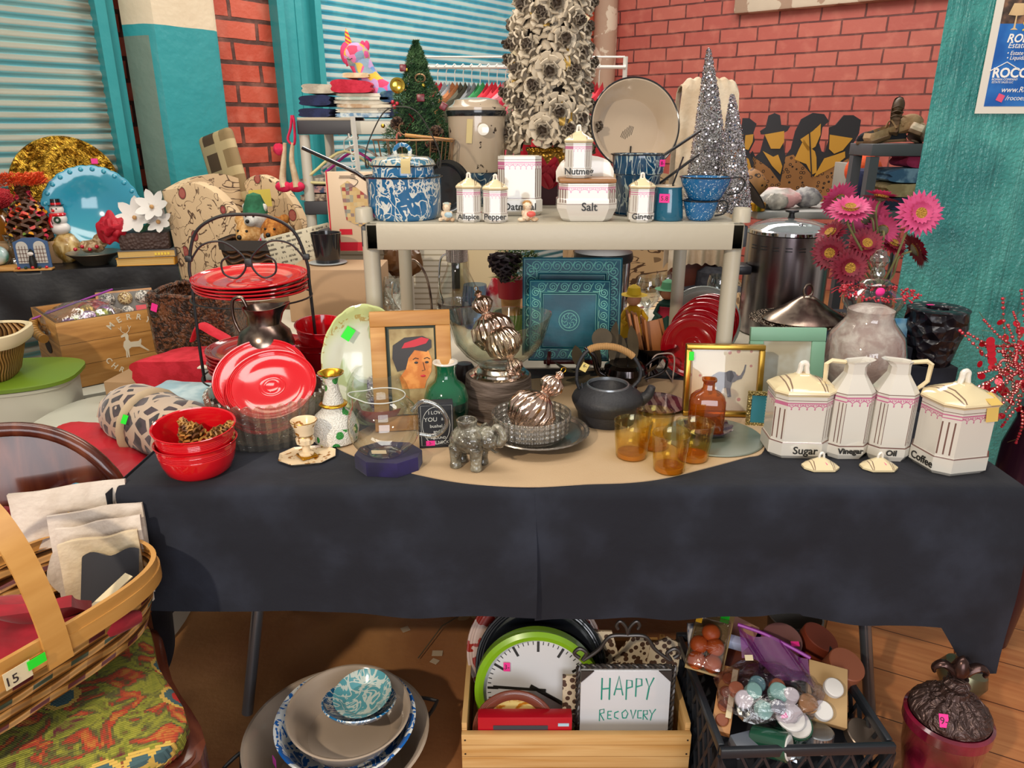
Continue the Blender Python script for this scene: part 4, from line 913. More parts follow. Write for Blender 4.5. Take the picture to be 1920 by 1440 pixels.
# red plates in a wire holder (standing)
hold=T('wire_plate_holder','white wire holder keeping the red plates upright','plate holder',(P(1235,745,z=TZ).x+.06,1.97,RT),0)
wv=tube(spl([(-.07,0,.0),(-.06,0,.07),(-.03,0,.085),(.0,0,.075),(.0,0,.0)],5),.0022,6)
obj('front_loop',wv,mat('white_wire','#b9a6a0',.4),hold)
obj('base_rail',tube([(-.07,0,.003),(-.07,.36,.003)],.0022,6),MC['white_wire'],hold);obj('base_rail',tube([(.0,0,.003),(.0,.36,.003)],.0022,6),MC['white_wire'],hold)
for i in range(6):
    y=2.03+.062*i;u0=(1305,1312,1318,1322,1328,1334)[i];zt=zat((590,580,566,558,552,550)[i],y);R_=(zt-RT)/2
    S('dinner_plate',ringed_plate(R_,.022,4).rot('X',90),M_redd,('front','second','third','fourth','fifth','rearmost')[i]+' of the red plates standing upright behind the gold frame','plate',(P(u0-6,650,y=y).x,y,RT+R_),(-6,0,-14),'red plates standing behind the gold frame')
S('grey_plate',ringed_plate(.125,.02).rot('X',90),mat('grey_green_glaze','#98a39c',.2,coat=.4),'grey-green plate standing behind the upright red plates','plate',(P(1320,600,y=2.40).x,2.42,zat(536,2.42)-.125),(-6,0,-14))
# gold frame with elephant picture
gf=T('framed_elephant_print','gold frame holding a picture of a grey elephant on pink flower paper','picture frame',(P(1345,778,z=TZ).x+.004,P(1345,782,z=TZ).y,RT),-3,rx=-7)
k=mpp((.4,1.74,.8));W_,H_=142*k,.182;b_=.013
frame4(gf,W_,H_,b_,.024,mat('brushed_gold','#b8923f',.28,metal=.9))
def paprf(H):
    d=H.vor(32,rand=.45);return H.mix((d<.17)*.75,H.mix(H.noise(5,3),'#d3c0a0','#e6dac2'),'#b5606a')
obj('backing_paper',box(W_-2*b_+.002,.003,H_-2*b_+.002).mv(0,.003,b_),mat('pink_flower_paper','#ddd',.5,fn=paprf),gf)
M_eg=mat('printed_grey','#76757c',.6,fn=lambda H:H.mix(H.noise(60,3),'#5c5b63','#8d8b91'))
E_=[(-.045,.02),(-.047,.045),(-.040,.068),(-.018,.082),(.002,.080),(.012,.086),(.028,.082),(.036,.070),(.044,.072),(.052,.088),(.055,.104),(.059,.103),(.056,.082),(.048,.062),(.036,.058),(.028,.052),(.022,.050),(.018,.032),(.022,.008),(.012,.006),(.006,.034),(-.004,.034),(-.010,.008),(-.020,.008),(-.022,.038),(-.030,.036),(-.034,.014),(-.044,.012)]
obj('printed_elephant',prism([(x*.86,z*.86) for x,z in E_],.001).rot('X',90).mv(.004,.0012,.042),M_eg,gf)
obj('printed_ear',prism([(.004,.078),(.018,.082),(.024,.068),(.018,.052),(.008,.056)],.0006).rot('X',90).mv(.002,-.0002,.034),mat('printed_dark_grey','#4f4e56',.6),gf)
obj('glazing',box(W_-2*b_+.001,.001,H_-2*b_+.001).mv(0,-.004,b_),glass('picture_glass','#ffffff',.03,.4),gf)
sticker(gf,M_grnst,(-W_/2+.012,-.0125,H_-.040),.012,.022)
# mint frame and ornate gilt frame
mf=T('mint_photo_frame','wide mint green photo frame with a blank centre','picture frame',(P(1480,690,y=1.80).x-.006,1.80,TZ),-2,rx=-8)
k=mpp((.6,1.8,.85));W_=140*k;H_=zat(614,1.82)-TZ;M_mint=mat('mint_paint','#7fae93',.45)
frame4(mf,W_,H_,.035,.014,M_mint)
obj('photo',box(W_-.068,.003,H_-.068).mv(0,0,.034),mat('pale_photo','#b7b7a8',.2,fn=lambda H:H.mix(H.noise(9,3).ss(.4,.6),'#b3aa92','#cfd2c9')),mf)
og=T('small_gilt_frame','small gilt frame with a teal mat beside the sugar canister','picture frame',(P(1421,792,z=TZ).x+.004,P(1421,800,z=TZ).y,TZ),-8,rx=-6)
frame4(og,.085,.088,.010,.010,mat('aged_gilt','#a6925a',.4,metal=.6,bump=lambda H:H.vor(200),bs=.8))
obj('teal_mat',box(.066,.003,.070).mv(0,0,.009),mat('teal_mat_board','#2b7b8c',.6,fn=lambda H:H.mix(((H.co()[2]*900).sin()>.3)*(H.co()[0]>.0)*.6,'#2b7b8c','#a4c4c0')),og)
# ==== RIGHT PART BEHIND THE CANISTERS
# apothecary jar
c,k,pr=pts(1622,770,TZ,40,[(0,'b'),(34,'b'),(45,745),(66,705),(74,668),(68,632),(48,602),(40,592),(42,580),(50,572),(53,562)])
c.y=1.86;k=mpp((c.x,c.y,.9))
pr=[(r*k*1.0,max(0,zat(v,c.y)-TZ) if v !='b' else 0) for r,v in [(0,'b'),(36,'b'),(52,735),(70,700),(75,668),(66,628),(46,604),(41,594),(43,580),(51,570),(54,556)]]
jar=T('apothecary_jar','big clear glass apothecary jar full of pale pink bath salts','jar',(c.x,c.y,TZ))
obj('glass_body',lathe(pr,56),G_clear,jar)
obj('bath_salts',lathe([(r*.96,z+.002) for r,z in pr[:8]]+[(pr[8][0]*.94,pr[8][1]),(pr[9][0]*.5,pr[9][1]-.004),(0,pr[9][1]-.002)],48),mat('pale_pink_salts','#c7aca8',.35,fn=lambda H:H.mix(H.noise(22,6,.7).ss(.35,.7),'#b89c98','#e6d6d1'),bump=lambda H:H.noise(50,4),bs=.4),jar)
zr=pr[-1][1]
lid=obj('lid',lathe([(pr[-1][0]*.98,zr+.001),(pr[-1][0]*1.0,zr+.006),(pr[-1][0]*.7,zr+.014),(26*k,zr+.022),(28*k,zr+.034),(22*k,zr+.044),(12*k,zr+.048),(0,zr+.048)],48),G_clear,jar)
z5=zr+.048
obj('finial',lathe([(9*k,z5),(13*k,z5+.012),(10*k,z5+.03),(17*k,z5+.045),(15*k,z5+.055),(11*k,z5+.06),(9*k,z5+.07),(0,z5+.076)],12),G_cut,lid)
wr=T('berry_wreath','red berry garland ringing the lid of the apothecary jar','garland',(c.x,c.y,TZ+zr+.008))
M_berry=mat('red_beads','#b30f2a',.25,coat=.4)
g=G();g2=G()
for i in range(150):
    a=rnd.random()*2*PI;r=pr[-1][0]*rnd.uniform(.85,1.45 if (cs(a)>.2 and sn(a)<.3) else 1.1);g +=sph(rnd.uniform(.0022,.0042),n=8,m=5).mv(r*cs(a),r*sn(a),rnd.uniform(-.006,.012))
for i in range(14):
    a=i*.45;g2 +=tube([(pr[-1][0]*.9*cs(a),pr[-1][0]*.9*sn(a),0),(pr[-1][0]*1.2*cs(a+.2),pr[-1][0]*1.2*sn(a+.2),.006),(pr[-1][0]*1.4*cs(a+.3),pr[-1][0]*1.3*sn(a+.3),-.002)],.001,5)
obj('berries',g,M_berry,wr,kind='stuff');obj('wires',g2,M_berry,wr,kind='stuff')
S('heart_tag',sph(.012,1,.3,.9,14,8),M_pinkst,'pink heart price tag on the finial of the apothecary jar','price tag',(c.x-.008,c.y-.045,TZ+zr+.022))
# black carved candle
c=Vector((P(1738,690,y=2.17).x,2.17,TZ));k=mpp((c.x,c.y,.9));hv=zat(578,c.y)-TZ
cv=T('carved_candle','tall black candle with carved scrolls and a wide burnt-out top','candle',(c.x,c.y,TZ))
def carv(H):
    x,y,z=H.co();return H.vor(34)*1.2+((x*70+H.noise(10)*3).sin()*((z*70).sin())).abs()*.6
obj('wax_body',lathe([(0,0),(36*k,0),(38*k,.01),(46*k,hv*.45),(55*k,hv*.7),(52*k,hv*.95),(54*k,hv),(50*k,hv+.003),(24*k,hv+.002),(20*k,hv-.002),(18*k,hv-.03),(0,hv-.035)],64),mat('carved_black_wax','#1f1c24',.28,bump=carv,bs=1,bd=.02),cv)
obj('price_sticker',box(.02,.012,.0008),M_pinkst,cv,(-.01,.03,hv+.0035))
# flat tiles behind the jar
for u,v,lb,rz in ((1558,600,'blue painted flower tile left behind the apothecary jar',4),(1675,610,'blue painted tile with a pink tag right behind the apothecary jar',-6)):
    p=P(u,v,y=2.17)
    ft=T('painted_tile',lb,'tile',(p.x,2.17,zat(648,2.17)),rz,'blue painted tiles',rx=-8)
    obj('tile',box(.09,.008,.085,.001),mat('blue_painted_tile','#4c7f9f',.3,fn=lambda H:H.mix(H.vor(36)<.3,H.mix(H.noise(20,3).ss(.4,.6),'#3d7ba3','#7fa8bd'),'#c9cba5')),ft)
    if u>1600:sticker(ft,M_pinkst,(0,-.005,.05),.026,.014,word='12-')
S('tile_box',box(.28,.05,zat(648,2.17)-TZ-.001,.003),M_blk,'low dark box carrying the blue painted tiles','box',(P(1617,640,y=2.19).x,2.175,TZ))
# gerberas in a vase
M_pet=mat('pink_petals','#d23c78',.6,fn=lambda H:H.mix(H.noise(40,2),'#b82a62','#d8588c'));M_petd=mat('crimson_petals','#8f0f3c',.6,fn=lambda H:H.mix(H.noise(40,2),'#5d0622','#92102f'))
M_cen=mat('yellow_stamens','#d9a441',.7,bump=lambda H:H.vor(260),bs=1);M_sepal=mat('grey_green_sepal','#6d6a55',.7);M_stem=mat('olive_stem','#7b7a4d',.6)
def gerb(label,u,v,y,R_,dirv,m,dark=False,seed=0):
    R_ *=1.32;p=P(u,v,y=y);o=T('gerbera',label,'flower',p,0,'artificial gerberas');q=Vector(dirv).normalized().to_track_quat('Z','Y').to_matrix()
    base=Vector((vb.x+rnd.uniform(-.012,.012),vb.y+rnd.uniform(-.01,.01),TZ+.20))-p
    rr=random.Random(seed);g=G()
    for ring,(n,L,z,el) in enumerate(((26,1,0,.02),(22,.86,.004,.18),(16,.5,.007,.35))):
        for i in range(n):
            a=2*PI*(i+.5*ring)/n+rr.uniform(-.05,.05);l=R_*L*rr.uniform(.92,1.05)
            pf_=leaf(l,R_*.115,-.10+el*.8,4).rot('Z',-90)
            g +=pf_.rot('Y',-el*40).rot('Z',math.degrees(a)).mv(0,0,z)
    obj('petals',g.mat(q),m,o,kind='stuff')
    c_=lathe([(0,-.002),(R_*.34,-.001),(R_*.36,.006),(R_*.28,.012),(0,.010)],20)
    obj('centre',c_.mat(q),M_cen,o)
    obj('sepal',lathe([(0,-.012),(R_*.12,-.011),(R_*.30,-.004),(0,-.001)],16).mat(q),M_sepal,o)
    b=q @ Vector((0,0,-.012));b2=q @ Vector((0,0,-.05))
    obj('stem',tube(spl([b,b2,base*.6+Vector((0,0,-.01)),base]),.0034,8),M_stem,o)
vb=Vector((P(1635,640,y=2.30).x,2.31,0))
fv=T('flower_vase','dark vase with a red band holding the gerberas','vase',(vb.x,vb.y,TZ))
obj('body',lathe([(0,0),(.04,0),(.05,.05),(.045,.14),(.038,.20),(.042,.22),(.034,.22),(.03,.05),(0,.02)],36),mat('dark_vase','#201b26',.3),fv);obj('red_band',lathe([(.0515,.12),(.0485,.15),(.046,.15),(.046,.12)],36),M_red,fv)
yy=2.28
for a in [('pink gerbera with a big yellow centre facing forward, rightmost of the bunch',1725,400,2.14,.052,(-.15,-1,.25),M_pet),('pink gerbera at the upper left turned away showing its grey back',1572,375,yy,.048,(-.3,.8,.4),M_pet),
          ('pink gerbera tilted upward at the top left of the bunch',1594,392,2.16,.050,(-.2,-.45,1),M_pet),('pink gerbera at the top middle seen from the side',1652,370,yy,.046,(.2,.1,1),M_pet),
          ('pink gerbera in the middle turned away showing its grey back',1628,408,yy+.04,.052,(.1,.9,.2),M_pet),('smaller pink gerbera turned away below the middle one',1654,432,yy+.02,.042,(.3,.9,.2),M_pet),
          ('crimson gerbera at the far left of the bunch',1558,438,yy,.044,(-.7,-.2,.7),M_petd),('crimson gerbera lower left, facing forward',1556,474,2.22,.044,(-.5,-1,.1),M_petd),
          ('crimson gerbera facing forward just left of the jar finial',1592,502,2.16,.046,(-.1,-1,.15),M_petd),('crimson gerbera in the centre of the bunch',1624,458,2.24,.046,(-.1,-.9,.6),M_petd),
          ('crimson gerbera drooping at the right of the bunch',1716,468,yy,.050,(.9,-.1,.5),M_petd),('crimson gerbera between the drooping one and the centre one',1672,456,yy+.03,.044,(.3,-.5,.8),M_petd)]:gerb(*a,seed=a[1])
# silver domed dish
c=Vector((P(1508,600,y=2.22).x,2.22,.742));k=mpp((c.x,c.y,.9));zb=zat(604,c.y)-.742
dd=T('covered_silver_dish','tarnished silver dish with a domed lid and ornate ring handle','serving dish',(c.x,c.y,TZ))
obj('stand',lathe([(0,0),(.06,0),(.05,.01),(.04,zb-.02),(.06,zb-.008),(0,zb-.006)],32),M_tarn,dd)
def rimf(t,i,r,z):return (r*(1+.03*abs(sn(11*t))*(i in (1,2,3))),z)
obj('tray',lathe([(0,zb-.006),(88*k,zb+.002),(100*k,zb+.010),(98*k,zb+.016),(84*k,zb+.008),(0,zb+.002)],96,rimf).sc(1,.8,1),mat('ornate_silver_rim','#6f6255',.3,metal=1,bump=lambda H:H.vor(110),bs=1),dd)
ld=obj('domed_lid',lathe([(76*k,zb+.004),(78*k,zb+.012),(68*k,zb+.026),(44*k,zb+.048),(20*k,zb+.074),(12*k,zb+.082),(0,zb+.084)],48).sc(1,.8,1),M_tarn,dd)
obj('ring_handle',tube([(.014*cs(a*.39),0,zb+.100+.019*sn(a*.39)) for a in range(16)],.0032,8,True),M_tarn,ld)
# stock pot
c=Vector((P(1470,520,y=2.55).x,2.55,.742));k=mpp((c.x,c.y,1.05));
kp=T('roaster_pot','tall brushed steel electric cooking pot with a glass lid and black knob','cooking pot',(c.x,c.y,.742))
hz=zat(437,c.y)-.742;R_=76*k
obj('steel_body',lathe([(0,0),(R_*.97,0),(R_,.004),(R_,hz),(R_*.96,hz),(R_*.95,hz-.01),(0,hz-.02)],56),M_steel,kp)
for i in range(9):
    a=PI+.35+i*.3
    for dz in (0,.010):obj('vent_slot',box(.022,.003,.0035,.001).rot('Z',90+math.degrees(a)).mv((R_+.0005)*cs(a),(R_+.0005)*sn(a),hz-.035-dz),M_iron,kp)
obj('lid_rim',lathe([(R_*.99,hz),(R_*1.03,hz+.004),(R_*1.03,hz+.014),(R_*.97,hz+.018),(R_*.95,hz+.012)],56),M_chrome,kp)
ld=obj('glass_lid',lathe([(R_*.97,hz+.016),(R_*.8,hz+.032),(R_*.5,hz+.045),(R_*.2,hz+.050),(0,hz+.051)],48),glass('lid_glass','#dbe6e8',.25,.8,bodyw=.35,body='#b9c9cc'),kp)
obj('knob',lathe([(.012,hz+.05),(.009,hz+.062),(.009,hz+.068),(.022,hz+.072),(.022,hz+.078),(.012,hz+.08),(0,hz+.08)],28),M_iron,ld)
obj('steam_vent',lathe([(.007,0),(.007,.006),(.004,.008),(0,.008)],16).mv(0,-R_*.66,hz+.036),M_chrome,ld)
obj('side_handle',box(.05,.09,.03,.006).mv(-R_-.024,-.03,hz*.62),mat('black_plastic','#1b1b22',.4),kp)
# coffee urn at the right of the teal plates
c=Vector((P(1128,560,y=2.62).x,2.62,.742));k=mpp((c.x,c.y,1.0));hz=zat(482,c.y)-.742
cu=T('coffee_urn','chrome coffee maker with a black lid standing behind the teal plates','coffee maker',(c.x,c.y,.742))
obj('body',lathe([(0,0),(50*k,0),(50*k,.02),(48*k,.03),(52*k,hz),(0,hz)],40),M_chrome,cu)
obj('black_lid',lathe([(54*k,hz-.012),(56*k,hz),(54*k,hz+.02),(40*k,hz+.03),(0,hz+.034)],40),M_iron,cu)
obj('black_base',lathe([(0,.0005),(54*k,.0005),(54*k,.022),(51*k,.026)],40),M_iron,cu)
# wine glasses
def wine(u,vt,y,s,lb):
    p=P(u,vt,y=y);h=p.z-.742
    o=S('wine_glass',lathe([(0,.002),(.034*s,.001),(.008,.008),(.004,.02),(.004,h*.42),(.012*s,h*.46),(.030*s,h*.58),(.041*s,h*.75),(.039*s,h*.9),(.034*s,h)],36),glass('bright_glass','#f2f6f4',.16,.95,power=1.6),lb,'wine glass',(p.x,y,.742),group='stemmed glasses behind the shelf')
wine(1218,518,2.52,1.1,'big wine glass left of the green-hatted doll');wine(1250,512,2.66,1.0,'wine glass behind the green-hatted doll');wine(1350,516,2.56,1.05,'wine glass between the shelf posts above the red plates');wine(1200,560,2.62,1.0,'wine glass behind the yellow-dressed doll')
wine(735,520,2.70,.9,'wine glass just right of the left shelf post');wine(752,530,2.56,.9,'wine glass behind the small black-backed frame')
for i in range(5):wine(716+i*9,535+(i%2)*10,2.78-.05*(i%2),.7,('clear glass','clear glass nearer the post','small clear glass','clear glass in the middle','clear glass at the end')[i]+' in the bright row behind the left shelf post')
# dolls
def doll(label,u,v,y,vt,dress,hair,hat,extra=None):
    p=P(u,v,y=y);z0=.742;h=zat(vt,y)-z0
    o=T('folk_doll',label,'doll',(p.x,y,z0),10)
    obj('dress',lathe([(0,0),(h*.28,0),(h*.26,h*.2),(h*.12,h*.48),(h*.13,h*.60),(h*.05,h*.66),(0,h*.67)],24,lambda t,i,r,z:(r*(1+.07*cs(7*t)*(i<4)),z)),dress,o)
    hd=obj('head',sph(h*.11).mv(0,0,h*.76),mat('doll_skin','#c98a66',.6),o)
    obj('hair',sph(h*.118,1,.9,1).mv(0,.006,h*.78),hair,hd)
    if hat:obj('hat',lathe([(h*.20,h*.82),(h*.11,h*.83),(h*.09,h*.93),(h*.03,h*.97),(0,h*.975)],20),hat,o)
    for s in (-1,1):obj('arm',tube([(s*h*.12,0,h*.58),(s*h*.2,-.01,h*.46),(s*h*.14,-.03,h*.40)],h*.035,8),dress,o)
    return o
M_yd=mat('mustard_felt','#d0a00f',.8);M_gd=mat('dark_green_felt','#123c33',.8)
doll('doll in a mustard yellow dress with dark hair behind the kettle',1186,600,2.33,530,M_yd,mat('black_hair','#141216',.7),mat('yellow_scarf','#d8b21c',.8))
d2=doll('doll with a green hat and red shirt left of the rear shelf post',1248,600,2.42,520,M_gd,mat('tan_straw','#9a6a48',.8),mat('green_felt_hat','#5d9a72',.8))
obj('red_shirt',lathe([(.034,.085),(.03,.12),(.012,.135),(0,.137)],20),mat('crimson_felt','#9c1030',.8),d2)
# ==== ON THE PLASTIC SHELF
def swirl(c1,c2,w=.035,sc=22,zs=.55):
    def f(H):
        x,y,z=H.co();v=H.vec(x,y,z*zs);n=H.noise(sc,3,1.6,vec=v);n2=H.noise(sc*.6,2,2,vec=H.vec(x+3,y,z*zs))
        a=((n-.5).abs()<w).mx((n2-.45).abs()<w*.45)
        return H.mix(a,H.mix(H.noise(6,2),c1,c1),c2)
    return f
M_sw=mat('blue_swirl_enamel','#2a6a9a',.1,coat=.7,fn=swirl('#1f6797','#d7dbd6',.030,28))
M_swd=mat('dark_blue_swirl_enamel','#164a6a',.12,coat=.7,fn=swirl('#113f5f','#a8b6b4',.022,24,.3))
M_sp=mat('speckled_blue_enamel','#256a9c',.14,coat=.6,fn=lambda H:H.mix((H.noise(260,3)>.62),'#1e659a','#b9cfd8'))
M_bluee=mat('teal_blue_enamel','#175a74',.14,coat=.6);M_eni=mat('cream_enamel','#c9b79f',.14,coat=.6)
M_blke=mat('black_enamel','#15171c',.16,coat=.5);M_wire=mat('copper_wire','#9b7757',.35,metal=.7);M_swire=mat('grey_wire','#4f4d4a',.35,metal=.8)
def vz(v,y):return zat(v,y)-SZ
def at(u,y,v=330):return Vector((P(u,v,y=y).x,y,SZ))
# saucepan + lidded pail
c=at(760,1.835,400);k=mpp(c);R_=70*k;h=vz(330,c.y)
sp=T('saucepan','blue and white swirl enamel saucepan with a long black handle, holding the lidded pail','saucepan',c)
obj('body',lathe([(0,0),(R_*.84,0),(R_*.9,.006),(R_*.96,.02),(R_*.985,h*.95),(R_*1.02,h),(R_*.96,h),(R_*.93,h*.8),(R_*.8,.01),(0,.008)],64),M_sw,sp)
obj('rim',tube([(R_*1.02*cs(a*PI/24),R_*1.02*sn(a*PI/24),h) for a in range(48)],.0022,6,True),M_blke,sp)
e=P(567,277,y=c.y)-c;e2=P(682,330,y=c.y)-c
obj('handle',tube([e2+Vector((.01,0,-.012)),e2+(e-e2)*.12,e2+(e-e2)*.5,e],.0085,10,taper=[.8,1,1,.9],flat=.6),M_blke,sp)
c2=c+Vector((.0,0,.012));Rl=58*k;h2=vz(310,c.y)-.012
pl=T('lidded_pail','blue swirl enamel pail with a taped lid and tall wire bail, sitting in the saucepan','pail',c2)
obj('body',lathe([(0,0),(Rl*.9,0),(Rl*.96,.01),(Rl*.97,h2),(0,h2-.002)],56),M_sw,pl)
l_=obj('lid',lathe([(Rl*1.0,h2-.002),(Rl*1.02,h2+.002),(Rl*.97,h2+.012),(Rl*.80,h2+.020),(Rl*.5,h2+.021),(Rl*.3,h2+.026),(0,h2+.028)],56),mat('pale_swirl_enamel','#7f9aa0',.16,coat=.5,fn=swirl('#3d6f86','#b9b29f',.06,26)),pl)
obj('lid_edge',tube([(Rl*1.02*cs(a*PI/24),Rl*1.02*sn(a*PI/24),h2+.001) for a in range(48)],.002,6,True),M_blke,l_)
obj('loop_knob',tube(spl([(-.017,0,h2+.026),(-.018,0,h2+.036),(-.008,0,h2+.046),(.008,0,h2+.046),(.018,0,h2+.036),(.017,0,h2+.026)]),.005,8),M_sw,l_)
obj('tape_strip',grid(lambda a,b:(.010+.022*a-.004,-Rl*(.6+.45*min(1,b*1.6))-.001,h2+.022-.012*min(1,b*1.3)-max(0,b-.55)*.055),3,10,.0006),mat('old_masking_tape','#bba875',.7),pl)
bw=66*k;bt_=vz(200,c.y)-.012
obj('bail_handle',tube(spl([(-bw,0,h2-.004),(-bw*1.04,0,h2+.02),(-bw*.86,0,bt_*.72),(-bw*.45,0,bt_*.95),(0,0,bt_),(bw*.45,0,bt_*.95),(bw*.86,0,bt_*.72),(bw*1.04,0,h2+.02),(bw,0,h2-.004)]),.0016,6),M_swire,pl)
for s in (-1,1):obj('bail_ear',tube([(s*bw+.004*cs(a),0,h2+.004+.011*sn(a)) for a in [i*.7 for i in range(9)]],.0014,6,True),M_swire,pl)
# black skillet leaning behind
S('black_skillet',lathe([(0,0),(.052,0),(.062,.02),(.065,.022),(.060,.02),(.05,.004),(0,.004)],40).rot('X',84),M_blke,'black enamel pan standing on edge behind the blue saucepan','pan',(P(835,370,y=1.97).x,1.965,SZ+.066),(0,0,30))
# wire egg basket
c=at(777,2.08,300);k=mpp(c);R_=74*k;ht=vz(262,c.y)
eb=T('wire_basket','copper wire egg basket with a wooden handle behind the blue pail','basket',c)
g=G()
def ring(r,z,t=.0014):return tube([(r*cs(a*PI/20),r*.92*sn(a*PI/20),z) for a in range(40)],t,5,True)
g=ring(R_,ht,.0024)+ring(R_*.9,ht*.6)+ring(R_*.72,ht*.2)+ring(R_*.55,.002)
for i in range(18):
    a=i*PI/9;g +=tube([(R_*f_*cs(a),R_*.92*f_*sn(a),z) for f_,z in ((1,ht),(.9,ht*.6),(.72,ht*.2),(.55,.002),(.15,.002))],.0013,5)
obj('wire_frame',g,M_wire,eb)
obj('wooden_grip',tube([(-.02,-.02,ht+.012),(R_*.95,.01,ht-.002)],.0052,10),M_wood,eb);obj('handle_wire',tube(spl([(R_,0,ht),(R_*.6,-.01,ht+.004),(-.02,-.02,ht+.012),(-.035,-.02,ht+.03),(-.03,-.02,ht+.04)]),.0016,6),M_wire,eb)
# small tinsel tree
c=at(788,2.235,300);k=mpp((c.x,c.y,1.4));H_=vz(70,c.y)
xt=T('small_christmas_tree','small green Christmas tree with red and gold ornaments and pinecones','christmas tree',c)
M_ndl=mat('green_needles','#24492b',.7,fn=lambda H:H.mix(H.noise(40,3).ss(.35,.7),'#234a2b','#6a8f5f'))
def tw(n,H_,Rf,L,rr,w=.0018,up=.3):
    v,f=[],[]
    for i in range(n):
        t=rr.random()**.85;z=H_*(.10+.88*t);R1=Rf(t)*(1-.65*rr.random()**2.2);a=rr.random()*2*PI;b=a+rr.uniform(-1.4,1.4)
        p=Vector((R1*cs(a),R1*sn(a),z));d=Vector((cs(b),sn(b),rr.uniform(-.3,.9))).normalized()*L*rr.uniform(.6,1.2)*(1.15-.75*t);s=d.cross(Vector((rr.random(),rr.random(),1))).normalized()*w
        m=len(v);v +=[tuple(p-s),tuple(p+s),tuple(p+d)];f.append((m,m+1,m+2))
    return G(v,f)
Rt=lambda t:90*k*max(.035,(1-t)**.82*(.95+.10*sn(t*22)))
obj('needles',tw(16000,H_,Rt,.020,random.Random(3),.0017),M_ndl,xt,kind='stuff',ang=180)
obj('branch_core',lathe([(0,H_*.08),(Rt(0)*.72,H_*.12),(Rt(.3)*.7,H_*.33),(Rt(.6)*.6,H_*.6),(.003,H_*.92),(0,H_*.98)],16),mat('dark_green_core','#14261a',.9),xt)
obj('trunk',lathe([(0,0),(.03,0),(.03,.012),(.008,.014),(.008,H_*.12),(0,H_*.12)],12),M_dwood,xt)
M_bur=mat('burgundy_foil','#6d1424',.35);M_gb=mat('shiny_gold_ball','#d3b24a',.15,metal=1)
for nm,m,du,v,g in (('gift_ornament',M_bur,-22,133,box(.018,.016,.018,.002)),('gift_ornament',M_bur,10,191,box(.022,.012,.020,.002)),('gift_ornament',M_bur,47,206,box(.018,.014,.020,.002).rot('Y',30)),
                        ('gold_bell',M_gb,-32,160,lathe([(0,0),(.021,0),(.021,.006),(.015,.008),(.011,.006),(0,.007)],24).rot('X',90)),('gold_ball',M_gb,-16,130,sph(.006)),('gold_ball',M_gb,-60,236,sph(.006)),('gold_ball',M_gb,14,160,sph(.006)),
                        ('drum_ornament',M_wire,8,146,tube([(.014*cs(a*.4),0,.010*sn(a*.4)) for a in range(16)],.003,6,True)),('bow',M_bur,-12,235,tube(spl([(0,0,.03),(.012,0,.015),(0,0,0),(-.012,0,-.02),(-.006,0,-.035)]),.005,6,flat=.4)),
                        ('berries',M_berry,-38,200,sph(.006)+sph(.005).mv(.008,0,.008)+sph(.005).mv(-.004,0,.012)),('ring_ornament',mat('rosy_ring','#b5675a',.4),24,266,tube([(.010*cs(a*.4),0,.013*sn(a*.4)) for a in range(16)],.002,6,True)),
                        ('candy_cane',MC['rosy_ring'],-34,262,tube(spl([(0,0,-.01),(0,0,.01),(.006,0,.018),(.012,0,.01)]),.003,6))):
    z=vz(v,c.y-.05);obj(nm,g.mv(du*k,-Rt(min(.95,z/H_))*.93,z),m,xt)
M_dc=mat('dark_pinecone','#3a251b',.6,fn=lambda H:H.mix(H.noise(80,2).ss(.4,.7),'#24150f','#7a5b45'))
for du,v,s in ((-34,222,.9),(36,240,1.0),(30,262,.8)):
    z=vz(v,c.y-.05);obj('pinecone',pinecone(.020*s,.045*s,40).rot('X',60).mv(du*k,-Rt(min(.95,z/H_))*.8,z-.02),M_dc,xt)
# enamel stock pot standing on a blue pot
c=at(892,2.16,380);k=mpp((c.x,c.y,1.3));R_=48*k;hb=vz(322,c.y)
S('blue_pot',lathe([(0,0),(R_*.7,0),(R_*.8,.01),(R_*.86,hb*.8),(R_*.92,hb),(R_*.84,hb),(R_*.78,.02),(0,.012)],48),M_swd,'dark blue enamel pot carrying the cream stock pot','pot',c)
ep=T('enamel_stock_pot','tall cream enamel stock pot with a black rim stacked on a blue pot','stock pot',c+Vector((.006,0,hb+.001)))
R_=53*k;h=zat(208,c.y-.05)-SZ-hb
obj('body',lathe([(0,0),(R_*.9,0),(R_*.94,.006),(R_*1.0,h),(0,h-.004)],56),mat('aged_cream_enamel','#a9957f',.14,coat=.6,fn=lambda H:H.mix(H.noise(40,4).ss(.66,.68),H.mix(H.noise(4,3),'#a38f79','#b8a892'),'#3b3129')),ep)
obj('black_rim',lathe([(R_*1.01,h-.014),(R_*1.04,h-.006),(R_*1.04,h),(R_*.98,h+.001)],56),M_blke,ep)
obj('lid',lathe([(R_*1.0,h+.001),(R_*1.0,h+.008),(R_*.8,h+.018),(R_*.74,h+.028),(R_*.4,h+.034),(0,h+.035)],48),MC['aged_cream_enamel'],ep)
obj('side_knob',lathe([(0,0),(.006,0),(.006,.008),(.015,.010),(.015,.018),(0,.021)],20).rot('X',90).mv(.022,-R_*.97,h*.70),M_cer,ep)
obj('tape_strip',box(.016,.001,.062).rot('Y',4).mv(-.018,-R_*1.0,h*.48),MC['old_masking_tape'],ep)
